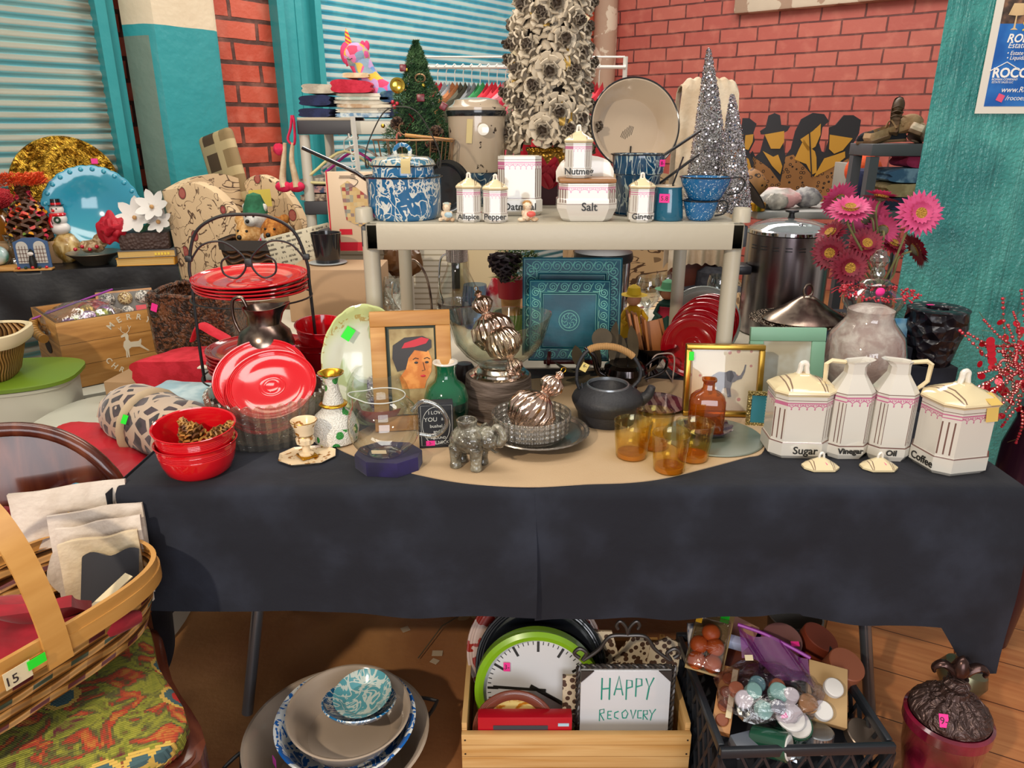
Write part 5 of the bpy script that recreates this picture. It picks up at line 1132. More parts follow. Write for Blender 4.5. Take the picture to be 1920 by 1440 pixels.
# gold planter, pinecone tree
c=at(1027,2.20,360);k=mpp((c.x,c.y,1.5));zg=vz(323,c.y)
S('dark_block',box(.10,.10,zg,.003),mat('burgundy_box','#3d1620',.6),'dark burgundy box under the gold planter at the back of the shelf','box',c)
gpn=T('gold_planter','square gold planter with beaded rim holding the pinecone tree','planter',c+Vector((0,0,zg+.001)))
hg=vz(277,c.y)-zg
obj('body',octloft(.118,.118,.006,[(.88,0),(1.0,hg*.8),(1.08,hg*.86),(1.08,hg),(.95,hg),(.9,hg-.01),(.01,hg-.01)]),M_brassd,gpn,ang=20)
g=G()
for i in range(17):
    g +=sph(.0035,n=8,m=5).mv(-.060+i*.0075,-.063,hg*.93)
obj('beading',g,M_gold,gpn,kind='stuff')
M_wc=mat('whitewashed_pinecone','#b3a38c',.7,fn=lambda H:H.mix(((H.co()[0]*H.co()[0]+H.co()[1]*H.co()[1]).pw(.5)+H.noise(70,3)*.012).ss(.014,.036),'#3b2d20','#cfc0a8'))
pt_=T('pinecone_tree','tall cone-shaped tree covered with whitewashed pinecones in the gold planter','decorative tree',c+Vector((0,0,zg+hg+.002)))
HT=.80;rad=lambda z:(82*k)*(1-z/(HT*1.25))**.8
obj('cone_core',lathe([(0,0),(rad(0)*.2,.02),(rad(.05)*.6,.05),(rad(.3)*.7,.3),(rad(.6)*.65,.6),(0,HT)],24),mat('dark_tree_core','#2b221b',.9),pt_)
pcs=[pinecone(.040,.066,30).mv(0,0,-.008),pinecone(.043,.054,26),pinecone(.035,.072,36)]
protos=[];n=98
for i in range(n):
    z=.0+(HT-.04)*((i+.5)/n)**1.08;a=i*2.39996+.3;r=rad(z)*.70;j=i%3
    if len(protos)<=j:o=obj('pinecone',pcs[j],M_wc,pt_);protos.append(o)
    else:o=protos[j].copy();COL.objects.link(o)
    d=Vector((cs(a),sn(a),.25+rnd.uniform(-.5,.5)))
    o.location=(r*cs(a),r*sn(a),z);o.rotation_euler=d.to_track_quat('Z','Y').to_euler()
M_ribb=mat('gold_ribbon','#a8853c',.35,metal=.5)
for du,v in ((-10,35),(28,112),(-65,138),(20,215),(-40,5),(36,235)):
    z=zat(v,c.y-.09)-SZ-zg-hg;x=du*k;r=rad(max(0,z))*1.02;y=-math.sqrt(max(0,r*r-x*x))
    obj('ribbon',grid(lambda a,b:(x+.012*(a-.5)*(1+.5*sn(b*5)),y-.006*sn(b*6+a),z-.03+.06*b),5,9,.001),M_ribb,pt_)
for u,v in ((1090,30),(966,90)):
    S('paper_tag',box(.022,.0008,.024).rot('Y',35),M_paper,'white paper tag hanging on the '+('right' if u>1000 else 'left')+' side of the whitewashed pinecone tree','tag',P(u,v+14,y=2.14 if u>1000 else 2.16))
S('red_silk_flower',sum([leaf(.05,.02,.4).rot('X',40).rot('Z',a*52).mv(0,0,.02*(a%3)) for a in range(14)],G()),mat('deep_red_silk','#9c0f26',.6),'deep red silk flower lying in front of the burgundy box','flower',(P(1030,360,y=2.03).x,2.06,SZ+.05))
# canisters on the shelf
M_can2=mat('pink_lace_small','#ddd',.1,coat=.6,fn=canpat(.90,1.25,.275,z0=.32,st=(.14,.22,.30),kx=380))
def smallcan(u,vb,vt,word,lb,z=None,yc=None,s=1.0):
    z=SZ if z is None else z;y=yc or (SY0+.034);k=mpp((0,y,z));w=44*k*s
    p=P(u,vb,y=y);Hb=(zat(vt,y)-z)
    return canister('spice_canister',lb,(p.x,y,z),w,w*.95,w*.27,Hb,0,word,w*(.33 if len(word)<7 else .29),M_can2,kh=.020)
smallcan(880,418,353,'Allspice','small white lidded canister lettered Allspice on the shelf front')
smallcan(929,422,356,'Pepper','small white lidded canister lettered Pepper on the shelf front',yc=SY0+.030)
smallcan(1200,420,353,'Ginger','small white lidded canister lettered Ginger on the shelf front',yc=SY0+.034)
# oatmeal
y=1.92;k=mpp((0,y,1.3));p=P(974,400,y=y);W_=80*k
canister('oatmeal_canister','tall open white canister lettered Oatmeal behind the pepper canister',(p.x,y,SZ),W_,W_*.8,W_*.15,vz(292,y),0,'Oatmeal',.024,mat('pink_lace_tall','#ddd',.1,coat=.6,fn=canpat(.90,1,.30,st=(.06,.11,.16),z0=.32,kx=230)),lid=False)
# salt box
y=SY0+.062;k=mpp((0,y,1.25));p=P(1097,422,y=y);W_=104*k;Hs=vz(342,y)
sx_=T('salt_box','white wall salt box lettered Salt with a wooden lid and arched back','salt box',(p.x,y,SZ))
obj('body',octloft(W_,.088,.020,[(.80,0),(.9,.006),(1.06,.030),(1.06,.050),(1.0,.053),(1.0,Hs),(.9,Hs),(.01,Hs-.003)]),mat('pink_lace_wide','#ddd',.1,coat=.6,fn=canpat(.90,1.2,.46,st=(.05,.09,.13),z0=.5,z1=.85,kx=150)),sx_,ang=20)
obj('wooden_lid',box(W_*1.0,.082,.011,.004).mv(0,0,Hs+.0005),mat('honey_wood_lid','#93633a',.4,fn=lambda H:H.mix(H.noise(10,4,vec=H.vec(H.co()[0],H.co()[1]*8,H.co()[2]*8)),'#83532e','#a87a4b')),sx_)
bp=[(-W_*.52,0),(-W_*.53,.025),(-W_*.50,.034),(-W_*.47,.040)]+[(W_*.46*cs(PI-a*PI/12),.040+.022*sn(a*PI/12)) for a in range(1,12)]+[(W_*.47,.040),(W_*.50,.034),(W_*.53,.025),(W_*.52,0)]
obj('arched_back',prism(bp,.006,.0015).rot('X',90).mv(0,.050,Hs-.002),M_cer,sx_)
obj('lettering',text('Salt',.026,.0003,bold=.0004),M_let,sx_,(.004,-.0475,.026))
smallcan(1083,326,268,'Nutmeg','small white lidded canister lettered Nutmeg standing on the salt box',z=SZ+Hs+.0125,yc=y-.008,s=1.12)
# figurines
def cherub(lb,u,vt,vb,tint,heart,sit):
    y=SY0+.030;p=P(u,vb,y=y);h=vz(vt,y);o=T('cherub_figurine',lb,'figurine',(p.x,y,SZ),8 if sit else -8)
    Mb=mat('bisque_figure','#d9c2a5',.5,fn=lambda H:H.mix(H.noise(60,3).ss(.5,.6),'#dcc7ab','#b99877'))
    g=sph(h*.26,1,.8,1.05).mv(0,0,h*.28)+sph(h*.20).mv(-h*.02,-h*.03,h*.66)
    for s in (-1,1):
        g +=sph(h*.12,1.5 if sit else 1,1.2,.8).mv(s*h*.30,-h*.16,h*.10)+sph(h*.08,1,1,1.6).mv(s*h*.22,-h*.10,h*.38)+sph(h*.06).mv(s*h*.16,0,h*.84 if not sit else h*.74)
    remesh(obj('body',g,Mb,o),h*.022,3)
    obj('hair',sph(h*.19,1.05,.9,.8,nz=.3).mv(-h*.02,.002,h*.76),mat(tint[0],tint[1],.7),o)
    obj('held_charm',sph(h*.16,1.25,.4,.8,nz=.2).mv(h*.12,-h*.27,h*.34),mat(heart[0],heart[1],.4),o)
    for s in (-1,1):obj('eye',sph(h*.014,n=8,m=6).mv(-h*.02+s*h*.07,-h*.215,h*.68),M_let,o)
cherub('small bisque figurine with a pale flower hat holding a blue charm, beside the blue saucepan',839,376,420,('pale_bonnet','#a9b6ad'),('pale_blue_charm','#9fb9c4'),False)
cherub('small seated bisque angel with golden hair holding a pink ribbon, beside the Pepper canister',989,372,422,('golden_hair','#a8783f'),('coral_ribbon','#cf5a4f'),True)
# wash basin on a wire stand
c=Vector((P(1188,232,y=2.17).x,2.17,zat(236,2.17)));k=mpp(c);R_=84*k
wb=T('wash_basin','large cream enamel wash basin with a black rim tilted up on a stand','basin',c,8)
obj('bowl',lathe([(0,.050),(R_*.66,.050),(R_*.73,.042),(R_*.9,-.010),(R_*.96,-.020),(R_,-.019),(R_*.97,-.015),(R_*.92,-.006),(R_*.75,.046),(0,.054)],72).rot('X',-90).rot('Z',0),mat('cream_basin_enamel','#b39f87',.1,coat=.8,fn=lambda H:H.mix(H.noise(4,3),'#a8927a','#bfae98')),wb,rot=(-14,0,0))
obj('black_rim',tube([(R_*1.0*cs(a*PI/36),-.0195,R_*1.0*sn(a*PI/36)) for a in range(72)],.0024,6,True),M_blke,wb,rot=(-14,0,0))
g=G()
for i in range(-3,4):
    l=.019*(1-abs(i)*.16)
    obj('worn_scratch',tube([(i*.0052-l*.35,.0485,-l+i*.001),(i*.0052+l*.45,.0485,l+i*.002)],.0008,4),M_blke,wb,(-.004,-.0,-.006),(-14,0,0))
ws=T('wire_easel','black wire easel holding the cream wash basin upright','easel',(c.x,2.13,SZ))
zz=c.z-SZ-R_
for s in (-1,1):obj('hook',tube(spl([(s*.035,.09,0),(s*.034,.03,.004),(s*.034,-.02,zz*.5+.01),(s*.034,-.030,zz+.03),(s*.031,-.02,zz+.045)]),.0024,6),M_iron,ws)
obj('back_leg',tube([(0,.10,.003),(0,.07,.16)],.0024,6),M_iron,ws);obj('cross_wire',tube([(-.035,.09,.004),(.035,.09,.004)],.0024,6),M_iron,ws)
# double boiler
c=at(1192,1.915,400);k=mpp((c.x,c.y,1.3));R0=43*k;R1=50*k;h1=vz(326,c.y);h2=vz(289,c.y)
for i,(lb,zlo,zhi,R_,e0,e1) in enumerate([('lower dark blue swirl enamel pot of the double boiler',0,h1,R0,(1238,343),(1296,300)),('upper dark blue swirl enamel pan of the double boiler with a black handle',h1+.001,h2,R1,(1243,292),(1300,254))]):
    o=T('double_boiler_pan',lb,'saucepan',c+Vector((0,0,zlo)),0,'double boiler pans')
    h=zhi-zlo
    obj('body',lathe([(0,0),(R_*.9,0),(R_*.93,.004),(R_*.97,h*.96),(R_*1.02,h),(R_*.95,h),(R_*.88,.006),(0,.005)],56),M_swd,o)
    obj('rim',tube([(R_*1.02*cs(a*PI/24),R_*1.02*sn(a*PI/24),h if i else .002) for a in range(48)],.0020,6,True),M_blke,o)
    a_=P(*e0,y=c.y)-o.location;b_=P(*e1,y=c.y)-o.location;a_=Vector(a_);b_=Vector(b_)
    obj('handle',tube([a_-(b_-a_)*.1,a_,a_+(b_-a_)*.5,b_+(b_-a_)*.25],.0065,8,flat=.6),M_blke,o)
    sticker(o,M_pinkst,(28*k if i==0 else 36*k,-R_*.84-.001,h*.42),.016,.016,(0,0,26),'8-')
ld=T('ladle','dark ladle leaning in the blue mug behind the Ginger canister','ladle',P(1262,345,y=1.82),0)
obj('handle',tube([(-.004,0,-.06),(.0,0,.0),(.022,.01,.062)],.004,6,flat=.5),M_blke,ld);obj('bowl',sph(.012,1,1,.6).mv(-.004,0,-.064),M_blke,ld)
c=at(1250,SY0+.062,415);k=mpp(c);h=vz(349,c.y)
mg=T('blue_mug','plain teal-blue enamel mug with a pink price tag','mug',c)
obj('body',lathe([(0,0),(28*k,0),(29.5*k,.004),(27*k,h*.5),(24*k,h*.92),(25*k,h),(23*k,h),(22*k,h*.9),(26*k,.006),(0,.005)],48),M_bluee,mg)
obj('cream_rim',lathe([(25.4*k,h-.001),(25.8*k,h+.002),(23*k,h+.002),(22.4*k,h-.004)],48),M_eni,mg)
sticker(mg,M_pinkst,(-.016,-26.5*k-.0005,h*.55),.024,.020,(0,0,-20),'5.8')
# speckled cups
for i,(lb,u,zl,zt_,r0,r1,hh) in enumerate([('lower speckled blue enamel cup at the right end of the shelf',1312,420,376,25,33,.0),('upper speckled blue enamel cup stacked at the right end of the shelf',1318,374,332,33,47,0)]):
    y=SY0+.060;k=mpp((.5,y,1.25));zl_=vz(zl,y) if i else 0;h=vz(zt_,y)-zl_
    o=T('enamel_cup',lb,'cup',(P(u,400,y=y).x,y,SZ+zl_+.0005),0,'speckled blue cups')
    obj('body',lathe([(0,0),(r0*k*.82,0),(r0*k,.008),(r1*k*.93,h*.7),(r1*k,h),(r1*k*.94,h),(r0*k*.85,.010),(0,.006)],48),M_sp,o)
    obj('rim',tube([(r1*k*cs(a*PI/24),r1*k*sn(a*PI/24),h) for a in range(48)],.0018,6,True),M_blke,o)
    R1=r1*k
    obj('handle',tube(spl([(R1*.97,0,h*.93),(R1*1.35,0,h*.98),(R1*1.55,0,h*.72),(R1*1.35,0,h*.32),(R1*.86,0,h*.2)]),.0042,8,flat=.6),M_blke,o)
# sequin cone trees
M_seq=mat('silver_sequins','#b7afb0',.2,metal=.8,fn=lambda H:H.mix(H.vor(260,out='Color'),'#6b6260','#ffffff'),bump=lambda H:H.vor(260),bs=1,bd=.01)
for i,(u,ub,vt,rpx,y,vb_) in enumerate([(1329,1324,92,44,2.05,400),(1373,1372,178,34,1.98,400)]):
    k=mpp((.5,y,1.4));H_=vz(vt,y);p0=P(ub,392,y=y);g=[]
    o=T('sequin_tree',('taller','shorter')[i]+' silver sequin cone tree at the right end of the shelf','cone tree',(p0.x,y,SZ),0,'silver sequin trees')
    tip=P(u,vt,y=y).x-p0.x
    g=lathe([(0,.001)]+[(rpx*k*(1-t)**(.85 if not i else .8)*(1+.0*t)+.003,H_*t+.001) for t in [q/16 for q in range(17)]]+[(0,H_+.004)],36)
    g=g.fn(lambda x,y_,z:(x+tip*(z/H_)**1.5,y_,z));obj('cone',g,M_seq,o)
    fl_=G();rr=random.Random(i)
    v,f=[],[]
    for q in range(2600):
        t=rr.random()**1.2;a=rr.random()*2*PI;r=rpx*k*(1-t)**(.85 if not i else .8)+.004;z=H_*t;s=.0028
        ctr=Vector((r*cs(a)+tip*t**1.5,r*sn(a),z));n_=Vector((cs(a)+rr.uniform(-.7,.7),sn(a)+rr.uniform(-.7,.7),rr.uniform(-.6,.6))).normalized();e1=n_.orthogonal().normalized()*s;e2=n_.cross(e1)
        m=len(v);v +=[tuple(ctr+e1),tuple(ctr+e2),tuple(ctr-e1),tuple(ctr-e2)];f.append((m,m+1,m+2,m+3))
    obj('sequins',G(v,f),mat('loose_sequins','#d3ccd2',.15,metal=1),o,kind='stuff',ang=1)
# ==== BACKGROUND
def cloth_mat(nm,a,b=None,sc=20,r=.85):return mat(nm,a,r,fn=lambda H:H.mix(H.noise(sc,4).ss(.4,.6),a,b or a),bump=lambda H:H.noise(90,2),bs=.2)
def folded(w,d,h,n=3,seed=0,wob=.12):
    """a folded garment: stacked soft layers joined at the fold"""
    pr=[];lay=h/n
    def f(u,v):
        a=2*PI*u;x=w/2*math.copysign(abs(cs(a))**.35,cs(a));z=math.copysign(abs(sn(a))**.5,sn(a))*.5+.5
        zz=z*h;x *=1-.10*(abs(((zz/lay)%1)-.5)*2)**3
        y=(v-.5)*d;nn=mn.noise(Vector((x*9+seed,y*7,zz*20)))
        return (x*(1+.06*nn),y,max(0,zz+(wob*h*nn if z>.3 else 0)))
    g=grid(f,44,10,closeu=True);m=44
    return G(g.v,g.f+[tuple(range(m)),tuple(reversed(range(len(g.v)-m,len(g.v))))])
# grey shelf with folded clothes
y=3.25;M_dgs=mat('dark_grey_shelf','#3c3b40',.5);M_lgs=mat('pale_grey_shelf','#c9c4b6',.5)
gx0,gx1=P(556,232,y=y).x,P(760,232,y=y).x;gz=zat(226,y)
gs=T('grey_shelving_unit','grey plastic shelving unit piled with folded clothes before the second shutter','shelf',(gx0,y,0))
w=gx1-gx0
for z in (gz,zat(378,y),.3):
    obj('shelf_board',box(w,.5,.055,.004).mv(w/2,.25,z-.055),M_dgs,gs)
    obj('pale_edge',box(w*.52,.006,.052,.001).mv(w*.76,-.0035,z-.054),M_lgs,gs)
for x in (.02,w-.02):
    for yy in (.03,.47):obj('post',lathe([(.022,.002),(.022,zat(378,y)-.058)],16).mv(x,yy)+lathe([(.022,zat(378,y)+.001),(.022,gz-.057)],16).mv(x,yy),M_lgs,gs)
obj('paper_liner',box(w*.5,.3,.012,.002).mv(w*.25,.16,gz+.0005),mat('pale_liner','#b9ab95',.7),gs)
def fold(u,vb,wpx,vt,yy,m,lb,seed=0,z0=None,dpt=.24):
    k=mpp((0,yy,gz));z=z0 if z0 is not None else zat(vb,yy);h=zat(vt,yy)-zat(vb,yy)
    return S('folded_cloth',folded(wpx*k,dpt,h,2,seed),m,lb,'folded clothes',(P(u,vb,y=yy).x,yy+dpt/2,z),group=None)
M_navy=cloth_mat('navy_jersey','#141b3c','#1f2850');M_wh=cloth_mat('striped_white_towel','#cfc7b4','#e6dfd0');M_bl=cloth_mat('blue_print_towel','#6f93b4','#c9d3d6',40)
z1=gz+.013
fold(590,222,62,204,y+.02,M_navy,'lower navy folded shirt tied with a pale band, left end of the grey shelf',1,z1,.2)
fold(590,204,60,184,y+.03,M_navy,'upper navy folded shirt tied with a pale band, left end of the grey shelf',2,z1+.046,.2)
fold(598,184,62,166,y+.04,cloth_mat('oatmeal_wool','#a49888','#c5bba8'),'rolled oatmeal sock pile on top of the navy shirts',3,z1+.094,.2)
zz=z1
for i,(m,lb,h) in enumerate([(M_bl,'blue patterned towel at the bottom of the towel pile',8),(M_wh,'white checked towel second in the towel pile',9),(cloth_mat('tan_stripe_towel','#b99877','#ddd2bd'),'tan striped towel in the middle of the towel pile',7),(M_wh,'white towel fourth in the towel pile',7),(cloth_mat('mint_stripe_towel','#b7c4b5','#e4dfd0'),'pale mint striped towel near the top of the towel pile',6),(M_wh,'white ribbed towel just beneath the red fleece',6)]):
    o=fold(680+(i%3)*2,222,104,222-h,y+.03+.01*(i%2),m,lb,7+i,zz,.26);zz +=(zat(222-h,y)-zat(222,y))+.001
fold(660,180,78,156,y+.02,cloth_mat('red_fleece','#b3142f','#cc2a44'),'folded red fleece on the towel pile beneath the unicorn',21,zz,.22)
fold(668,156,50,146,y+.06,cloth_mat('cream_knit','#cdb98f','#e4d7b3'),'cream knitted cloth on the red fleece',23,zz+.06,.16)
fold(738,200,50,178,y+.03,cloth_mat('teal_navy_print','#27456a','#7fae97',14),'teal and navy folded cloth right of the towel pile',25,z1+.06,.2)
fold(738,222,60,203,y+.04,M_navy,'navy folded cloth under the teal and navy one',26,z1,.2)
# unicorn toy
yy=y+.12;k=mpp((0,yy,1.6))
def up(u,v):return P(u,v,y=yy)
o0=up(680,170)
un=T('plush_unicorn','bright pink patterned plush unicorn with a yellow striped horn, behind the red fleece','plush toy',o0)
def L(*q):return [up(u,v)-o0 for u,v in q]
M_uni=mat('rainbow_patches','#d860a0',.8,fn=lambda H:H.ramp(H.vor(30,out='Color'),(.2,'#df5f9c'),(.4,'#e99ac6'),(.5,'#4f97cf'),(.62,'#e2bb3a'),(.8,'#cf3f6a')),bump=lambda H:H.noise(80),bs=.2)
M_upk=mat('hot_pink_plush','#db3f74',.8)
obj('body',tube(spl(L((790,185),(750,178),(712,168),(692,148),(680,122),(670,104)),5),22*k,14,taper=[1.2-.5*i/25 for i in range(26)]),M_uni,un)
obj('head',sph(22*k,1.15,.9,1.0).mv(*(L((668,104))[0])),M_uni,un)
obj('muzzle',tube(L((664,100),(652,110),(646,96)),14*k,12,taper=[1.1,1,.6]),M_upk,un)
obj('muzzle',sph(13*k,.9,.9,1.5).mv(*(L((650,100))[0])),M_upk,un)
obj('throat',tube(L((660,112),(676,140),(690,166)),10*k,10),M_upk,un)
obj('horn',lathe([(5.5*k,0),(6*k,8*k),(4.5*k,16*k),(3.5*k,24*k),(0,32*k)],16).rot('Y',-8).mv(*(L((655,88))[0])),mat('yellow_striped_horn','#e0b421',.6,fn=lambda H:H.mix((H.co()[2]*400+H.co()[0]*250).sin()>.0,'#e6bc1f','#d02d4a')),un)
for u in (682,690):obj('ear',sph(7*k,.7,.5,1.3).mv(*(L((u-2,86))[0])),M_upk,un)
obj('eye',tube([q+Vector((0,-.05,0)) for q in L((655,112),(660,114),(665,111))],.0018,6),M_let,un)
# red and white stocking hat, hangers on the shelf
yy=y-.03
def pt_at(u,v,o):return P(u,v,y=yy)-o
o0=P(550,215,y=yy)
sh2=T('stocking_hats','pink and cream knitted Christmas stockings hanging from the grey shelf corner','stockings',o0)
M_hp=cloth_mat('hot_pink_felt','#c4123f','#d92a56');M_cw2=cloth_mat('cream_felt','#c7ac8a','#d9c2a2')
obj('loop',tube(spl([pt_at(547,216,o0),pt_at(545,240,o0),pt_at(540,262,o0),pt_at(552,270,o0),pt_at(552,235,o0),pt_at(549,216,o0)]),.010,8,flat=.5),M_hp,sh2)
obj('pompom',sph(.024,nz=.2).mv(*pt_at(523,280,o0)),M_hp,sh2)
for u,u2 in ((534,530),(549,554)):
    obj('sock',tube(spl([pt_at(u,268,o0),pt_at(u-2,300,o0),pt_at(u2,335,o0),pt_at(u2+3,350,o0)]),.019,10,taper=[.6+.9*i/18 for i in range(19)],flat=.6),M_cw2,sh2)
    obj('toe',sph(.033,1.1,.7,.7).mv(*pt_at(u2+2,350,o0)),M_hp,sh2)
# stepped white hanger strip and hangers
yy=y-.06;o0=P(663,300,y=yy)
hs_=T('hanger_rack_strip','white plastic hanger strip with hooks hanging from the grey shelf','hanger',o0)
M_whp=mat('white_plastic','#d9d6cf',.4)
g0=P(661,218,y=yy)-o0;g1=P(672,322,y=yy)-o0
obj('strip',tube([g0,g1],.010,4),M_whp,hs_)
for i in range(5):
    q=g0+(g1-g0)*(.35+i*.14);obj('hook',tube(spl([q,q+Vector((-.02,0,-.008)),q+Vector((-.024,0,.010))]),.003,6),M_whp,hs_)
def hanger(lb,u,v,w,h,m,yy,rz=0):
    p=P(u,v,y=yy);o=T('clothes_hanger',lb,'clothes hanger',p,rz,'loose clothes hangers')
    obj('arms',tube(spl([(-w/2,0,0),(-w*.42,0,.02),(0,0,h),(w*.42,0,.02),(w/2,0,0),(w*.4,0,-.02),(-w*.4,0,-.02)],5,True),.006,8),m,o)
    obj('hook',tube(spl([(0,0,h),(0,0,h+.04),(.02,0,h+.06),(.0,0,h+.08),(-.02,0,h+.065)]),.003,6),M_whp,o)
M_yh=mat('cream_hanger','#cfc48b',.5);M_pkh=mat('magenta_hanger','#c4349a',.5)
hanger('cream plastic hanger lying on the second grey shelf',650,333,.34,.11,M_yh,y+.05,12);hanger('magenta plastic hanger lying on the second grey shelf',668,325,.28,.09,M_pkh,y+.12,-8);hanger('white plastic hanger behind the magenta one',672,318,.32,.1,M_whp,y+.18,5)
z2=zat(378,y)+.001
for i,(u,w_,vt,m,lb) in enumerate([(592,60,366,cloth_mat('brown_print','#5d4a42','#b9a68f',60),'brown patterned cloth lowest on the second grey shelf'),(596,56,352,cloth_mat('pink_blue_print','#b98c86','#3c4864',50),'pink and blue patterned cloth on the second grey shelf'),(590,58,338,cloth_mat('grey_floral','#6b6a6e','#c7bca9',60),'grey floral cloth topmost on the second grey shelf')]):
    fold(u,378-12*i,w_,366-12*i,y+.03,m,lb,40+i,z2+.034*i,.3)
S('dark_bag',sph(.16,1,.8,.9,nz=.15),cloth_mat('maroon_fleece','#2a1218','#3d1a20'),'dark maroon bundle on the floor level shelf of the grey unit','bag',(P(620,420,y=y+.2).x+.02,y+.24,.3+.145))
# caddy package
yy=2.98;k=mpp((0,yy,1.2));p=P(668,470,y=yy);hh=zat(322,yy)-p.z
pk=T('hanging_organiser_package','tall cream package showing a hanging pocket organiser with red trim','package',p,0)
obj('box',box(92*k,.05,hh,.003),mat('cream_card','#dcc3a5',.4),pk)
obj('red_band',box(92*k,.001,.034).mv(0,-.0262,.004),mat('package_red','#c8122a',.4),pk);obj('red_band',box(.005,.001,hh*.98).mv(-43*k,-.0262,.01),MC['package_red'],pk)
obj('red_spot',box(.05,.001,.022,0).mv(-.03,-.0262,hh*.22),MC['package_red'],pk)
obj('pictured_organiser',prism([(-.045,.04),(.035,.0),(.06,.12),(-.03,.19),(-.06,.17)],.001).rot('X',90).mv(.02,-.0262,hh*.28),mat('tan_print','#cfae78',.5,fn=lambda H:H.ramp(H.vor(70,out='Color',rand=.2),(.3,'#cba970'),(.55,'#d7bb86'),(.7,'#7f8b86'),(.85,'#a8392f'))),pk)
obj('pictured_hook',tube(spl([(-.02,-.0265,hh*.78),(.02,-.0265,hh*.84),(.03,-.0265,hh*.90),(.0,-.0265,hh*.93)]),.0012,5),M_let,pk)
for i,w_ in enumerate((.03,.06,.065)):obj('print_line',box(w_,.0008,.004).mv(.02 if i==0 else -.01,-.0262,hh*(.965-.02*i)),mat('grey_print','#8d7a66',.6),pk)
# clothes rack behind
yr=4.75;k=mpp((0,yr,1.6));xa,xb=P(815,155,y=yr).x,P(1125,155,y=yr).x;zr_=zat(126,yr)
cr=T('garment_rack','white wire garment rack crowded with hangers behind the shelf','clothes rack',((xa+xb)/2,yr,0))
L_=xb-xa+.3
obj('top_rail',tube([(-L_/2,0,zr_),(L_/2,0,zr_)],.010,8),M_whp,cr);obj('top_rail',tube([(-L_/2,.05,zr_+.06),(L_/2,.05,zr_+.06)],.006,8),M_whp,cr)
for s in (-1,1):obj('upright',tube([(s*L_/2,.02,.0),(s*L_/2,.02,zr_+.06)],.014,10),M_whp,cr);obj('foot',box(.05,.5,.03,.01).mv(s*L_/2,.02,0),M_whp,cr)
cols=[('crimson','#b5102c'),('silver grey','#9b9fa5'),('rust fur','#a8683c'),('dark olive','#4d4a3a'),('grey','#7a7d80'),('leaf green','#2f8a4d'),('bright red','#c21a30'),('scarlet','#d02638'),('dusty pink','#cf8089'),('cherry','#b8173a'),('rose','#d65f74'),('pink','#e08a95')]
names=('first','second','third','fourth','fifth','sixth','seventh','eighth','ninth','tenth','eleventh','twelfth','thirteenth','fourteenth','fifteenth','sixteenth','seventeenth','eighteenth','nineteenth','twentieth')
for i in range(20):
    x=xa+.02+(xb-xa)*i/19.5;nm,cc=cols[i if i<12 else (6+i%6)]
    o=T('hanging_garment',nm+' garment, '+names[i]+' from the left on the white rack','garment',(x,yr,zr_),58+4*sn(i*2.1),'garments on the white rack')
    def gf_(u,v,s=i):
        a=2*PI*u;wd=.215 if v>.12 else .06+.155*(v/.12)**.6
        return (wd*cs(a)*(1+.04*sn(5*a+s)),.018*sn(a)*(1+.3*sn(3*a+s)),-.06-.02*(1-min(1,v*8))-v*.80-(0 if v<.12 else 0)-.07*(abs(cs(a)) if v<.02 else min(1,abs(cs(a)))))
    obj('cloth',grid(gf_,28,14,closeu=True),cloth_mat('garment_'+nm.replace(' ','_'),cc),o)
    obj('hanger_hook',tube(spl([(0,0,-.10),(0,0,-.03),(.018,0,.0),(.0,0,.017),(-.018,0,.004)]),.003,6),M_whp,o)
# wing armchair
def wing(lb,cxu,cv,yy,s=1.0,rz=0,org=None,m=None):
    o=T('wing_armchair',lb,'armchair',org,rz)
    M_fl=mat('crewel_fabric','#cdb08a',.85,fn=florf,bump=lambda H:H.noise(150,2),bs=.12)
    W2=.36
    side=[(-.30,.30),(-.42,1.00),(-.43,1.10),(-.36,1.17),(-.24,1.19),(-.10,1.14),(.02,1.02),(.08,.86),(.06,.72),(.14,.64),(.34,.62),(.40,.54),(.36,.30)]
    sp_=[(q.x,q.y) for q in spl([(x,z,0) for x,z in side],4,True)]
    for sy in (-1,1):obj('wing_and_arm',prism(sp_,.10,.02).rot('X',90).mv(0,sy*W2+.05,0),M_fl,o)
    obj('back',grid(lambda u,v:(-.33-.09*v,-W2+2*W2*u,.36+.80*v+.05*sn(PI*u)*v),14,14,.12),M_fl,o)
    obj('seat',box(.66,.62,.20,.06).mv(.05,0,.36),M_fl,o);obj('base',box(.68,.66,.22,.03).mv(.03,0,.14),M_fl,o)
    for x in (-.28,.30):
        for sy in (-1,1):obj('foot',lathe([(.02,0),(.03,.14)],10).mv(x,sy*.3),M_dwood,o)
    return o
def florf(H):
    x,y,z=H.co();v=H.vec(x,y*.3,z);d=H.vor(7.5,vec=v);n=H.noise(9,2,1.2,vec=v)
    vine=(n-.5).abs()<.012;fl=(d<.22)*(H.vor(7.5,vec=v,out='Color')>.55);lf=(H.vor(15,vec=v)<.25)*(H.noise(6,1)>.52)
    ed=((d-.22).abs()<.03)*(H.vor(7.5,vec=v,out='Color')>.55)
    a=H.mix(vine.mx(ed),H.mix(H.noise(3,2),'#c7a983','#d8bf9a'),'#5b4433');a=H.mix(lf*.8,a,'#6b5440')
    return H.mix(fl*.85,a,'#9a3b3d')
p=P(400,560,y=3.75)
wch=wing('cream wing armchair with brown vines and red flowers, filled with soft toys',0,0,0,org=(P(500,400,y=3.75).x,3.80,.0),rz=-12)
for ch_ in (wch,):ch_.scale=(.72,.80,1.0)
wing('second cream crewel armchair seen beneath the shelf behind the wine glasses',0,0,0,org=(P(1250,500,y=4.0).x-.05,3.8,-.0),rz=-70)
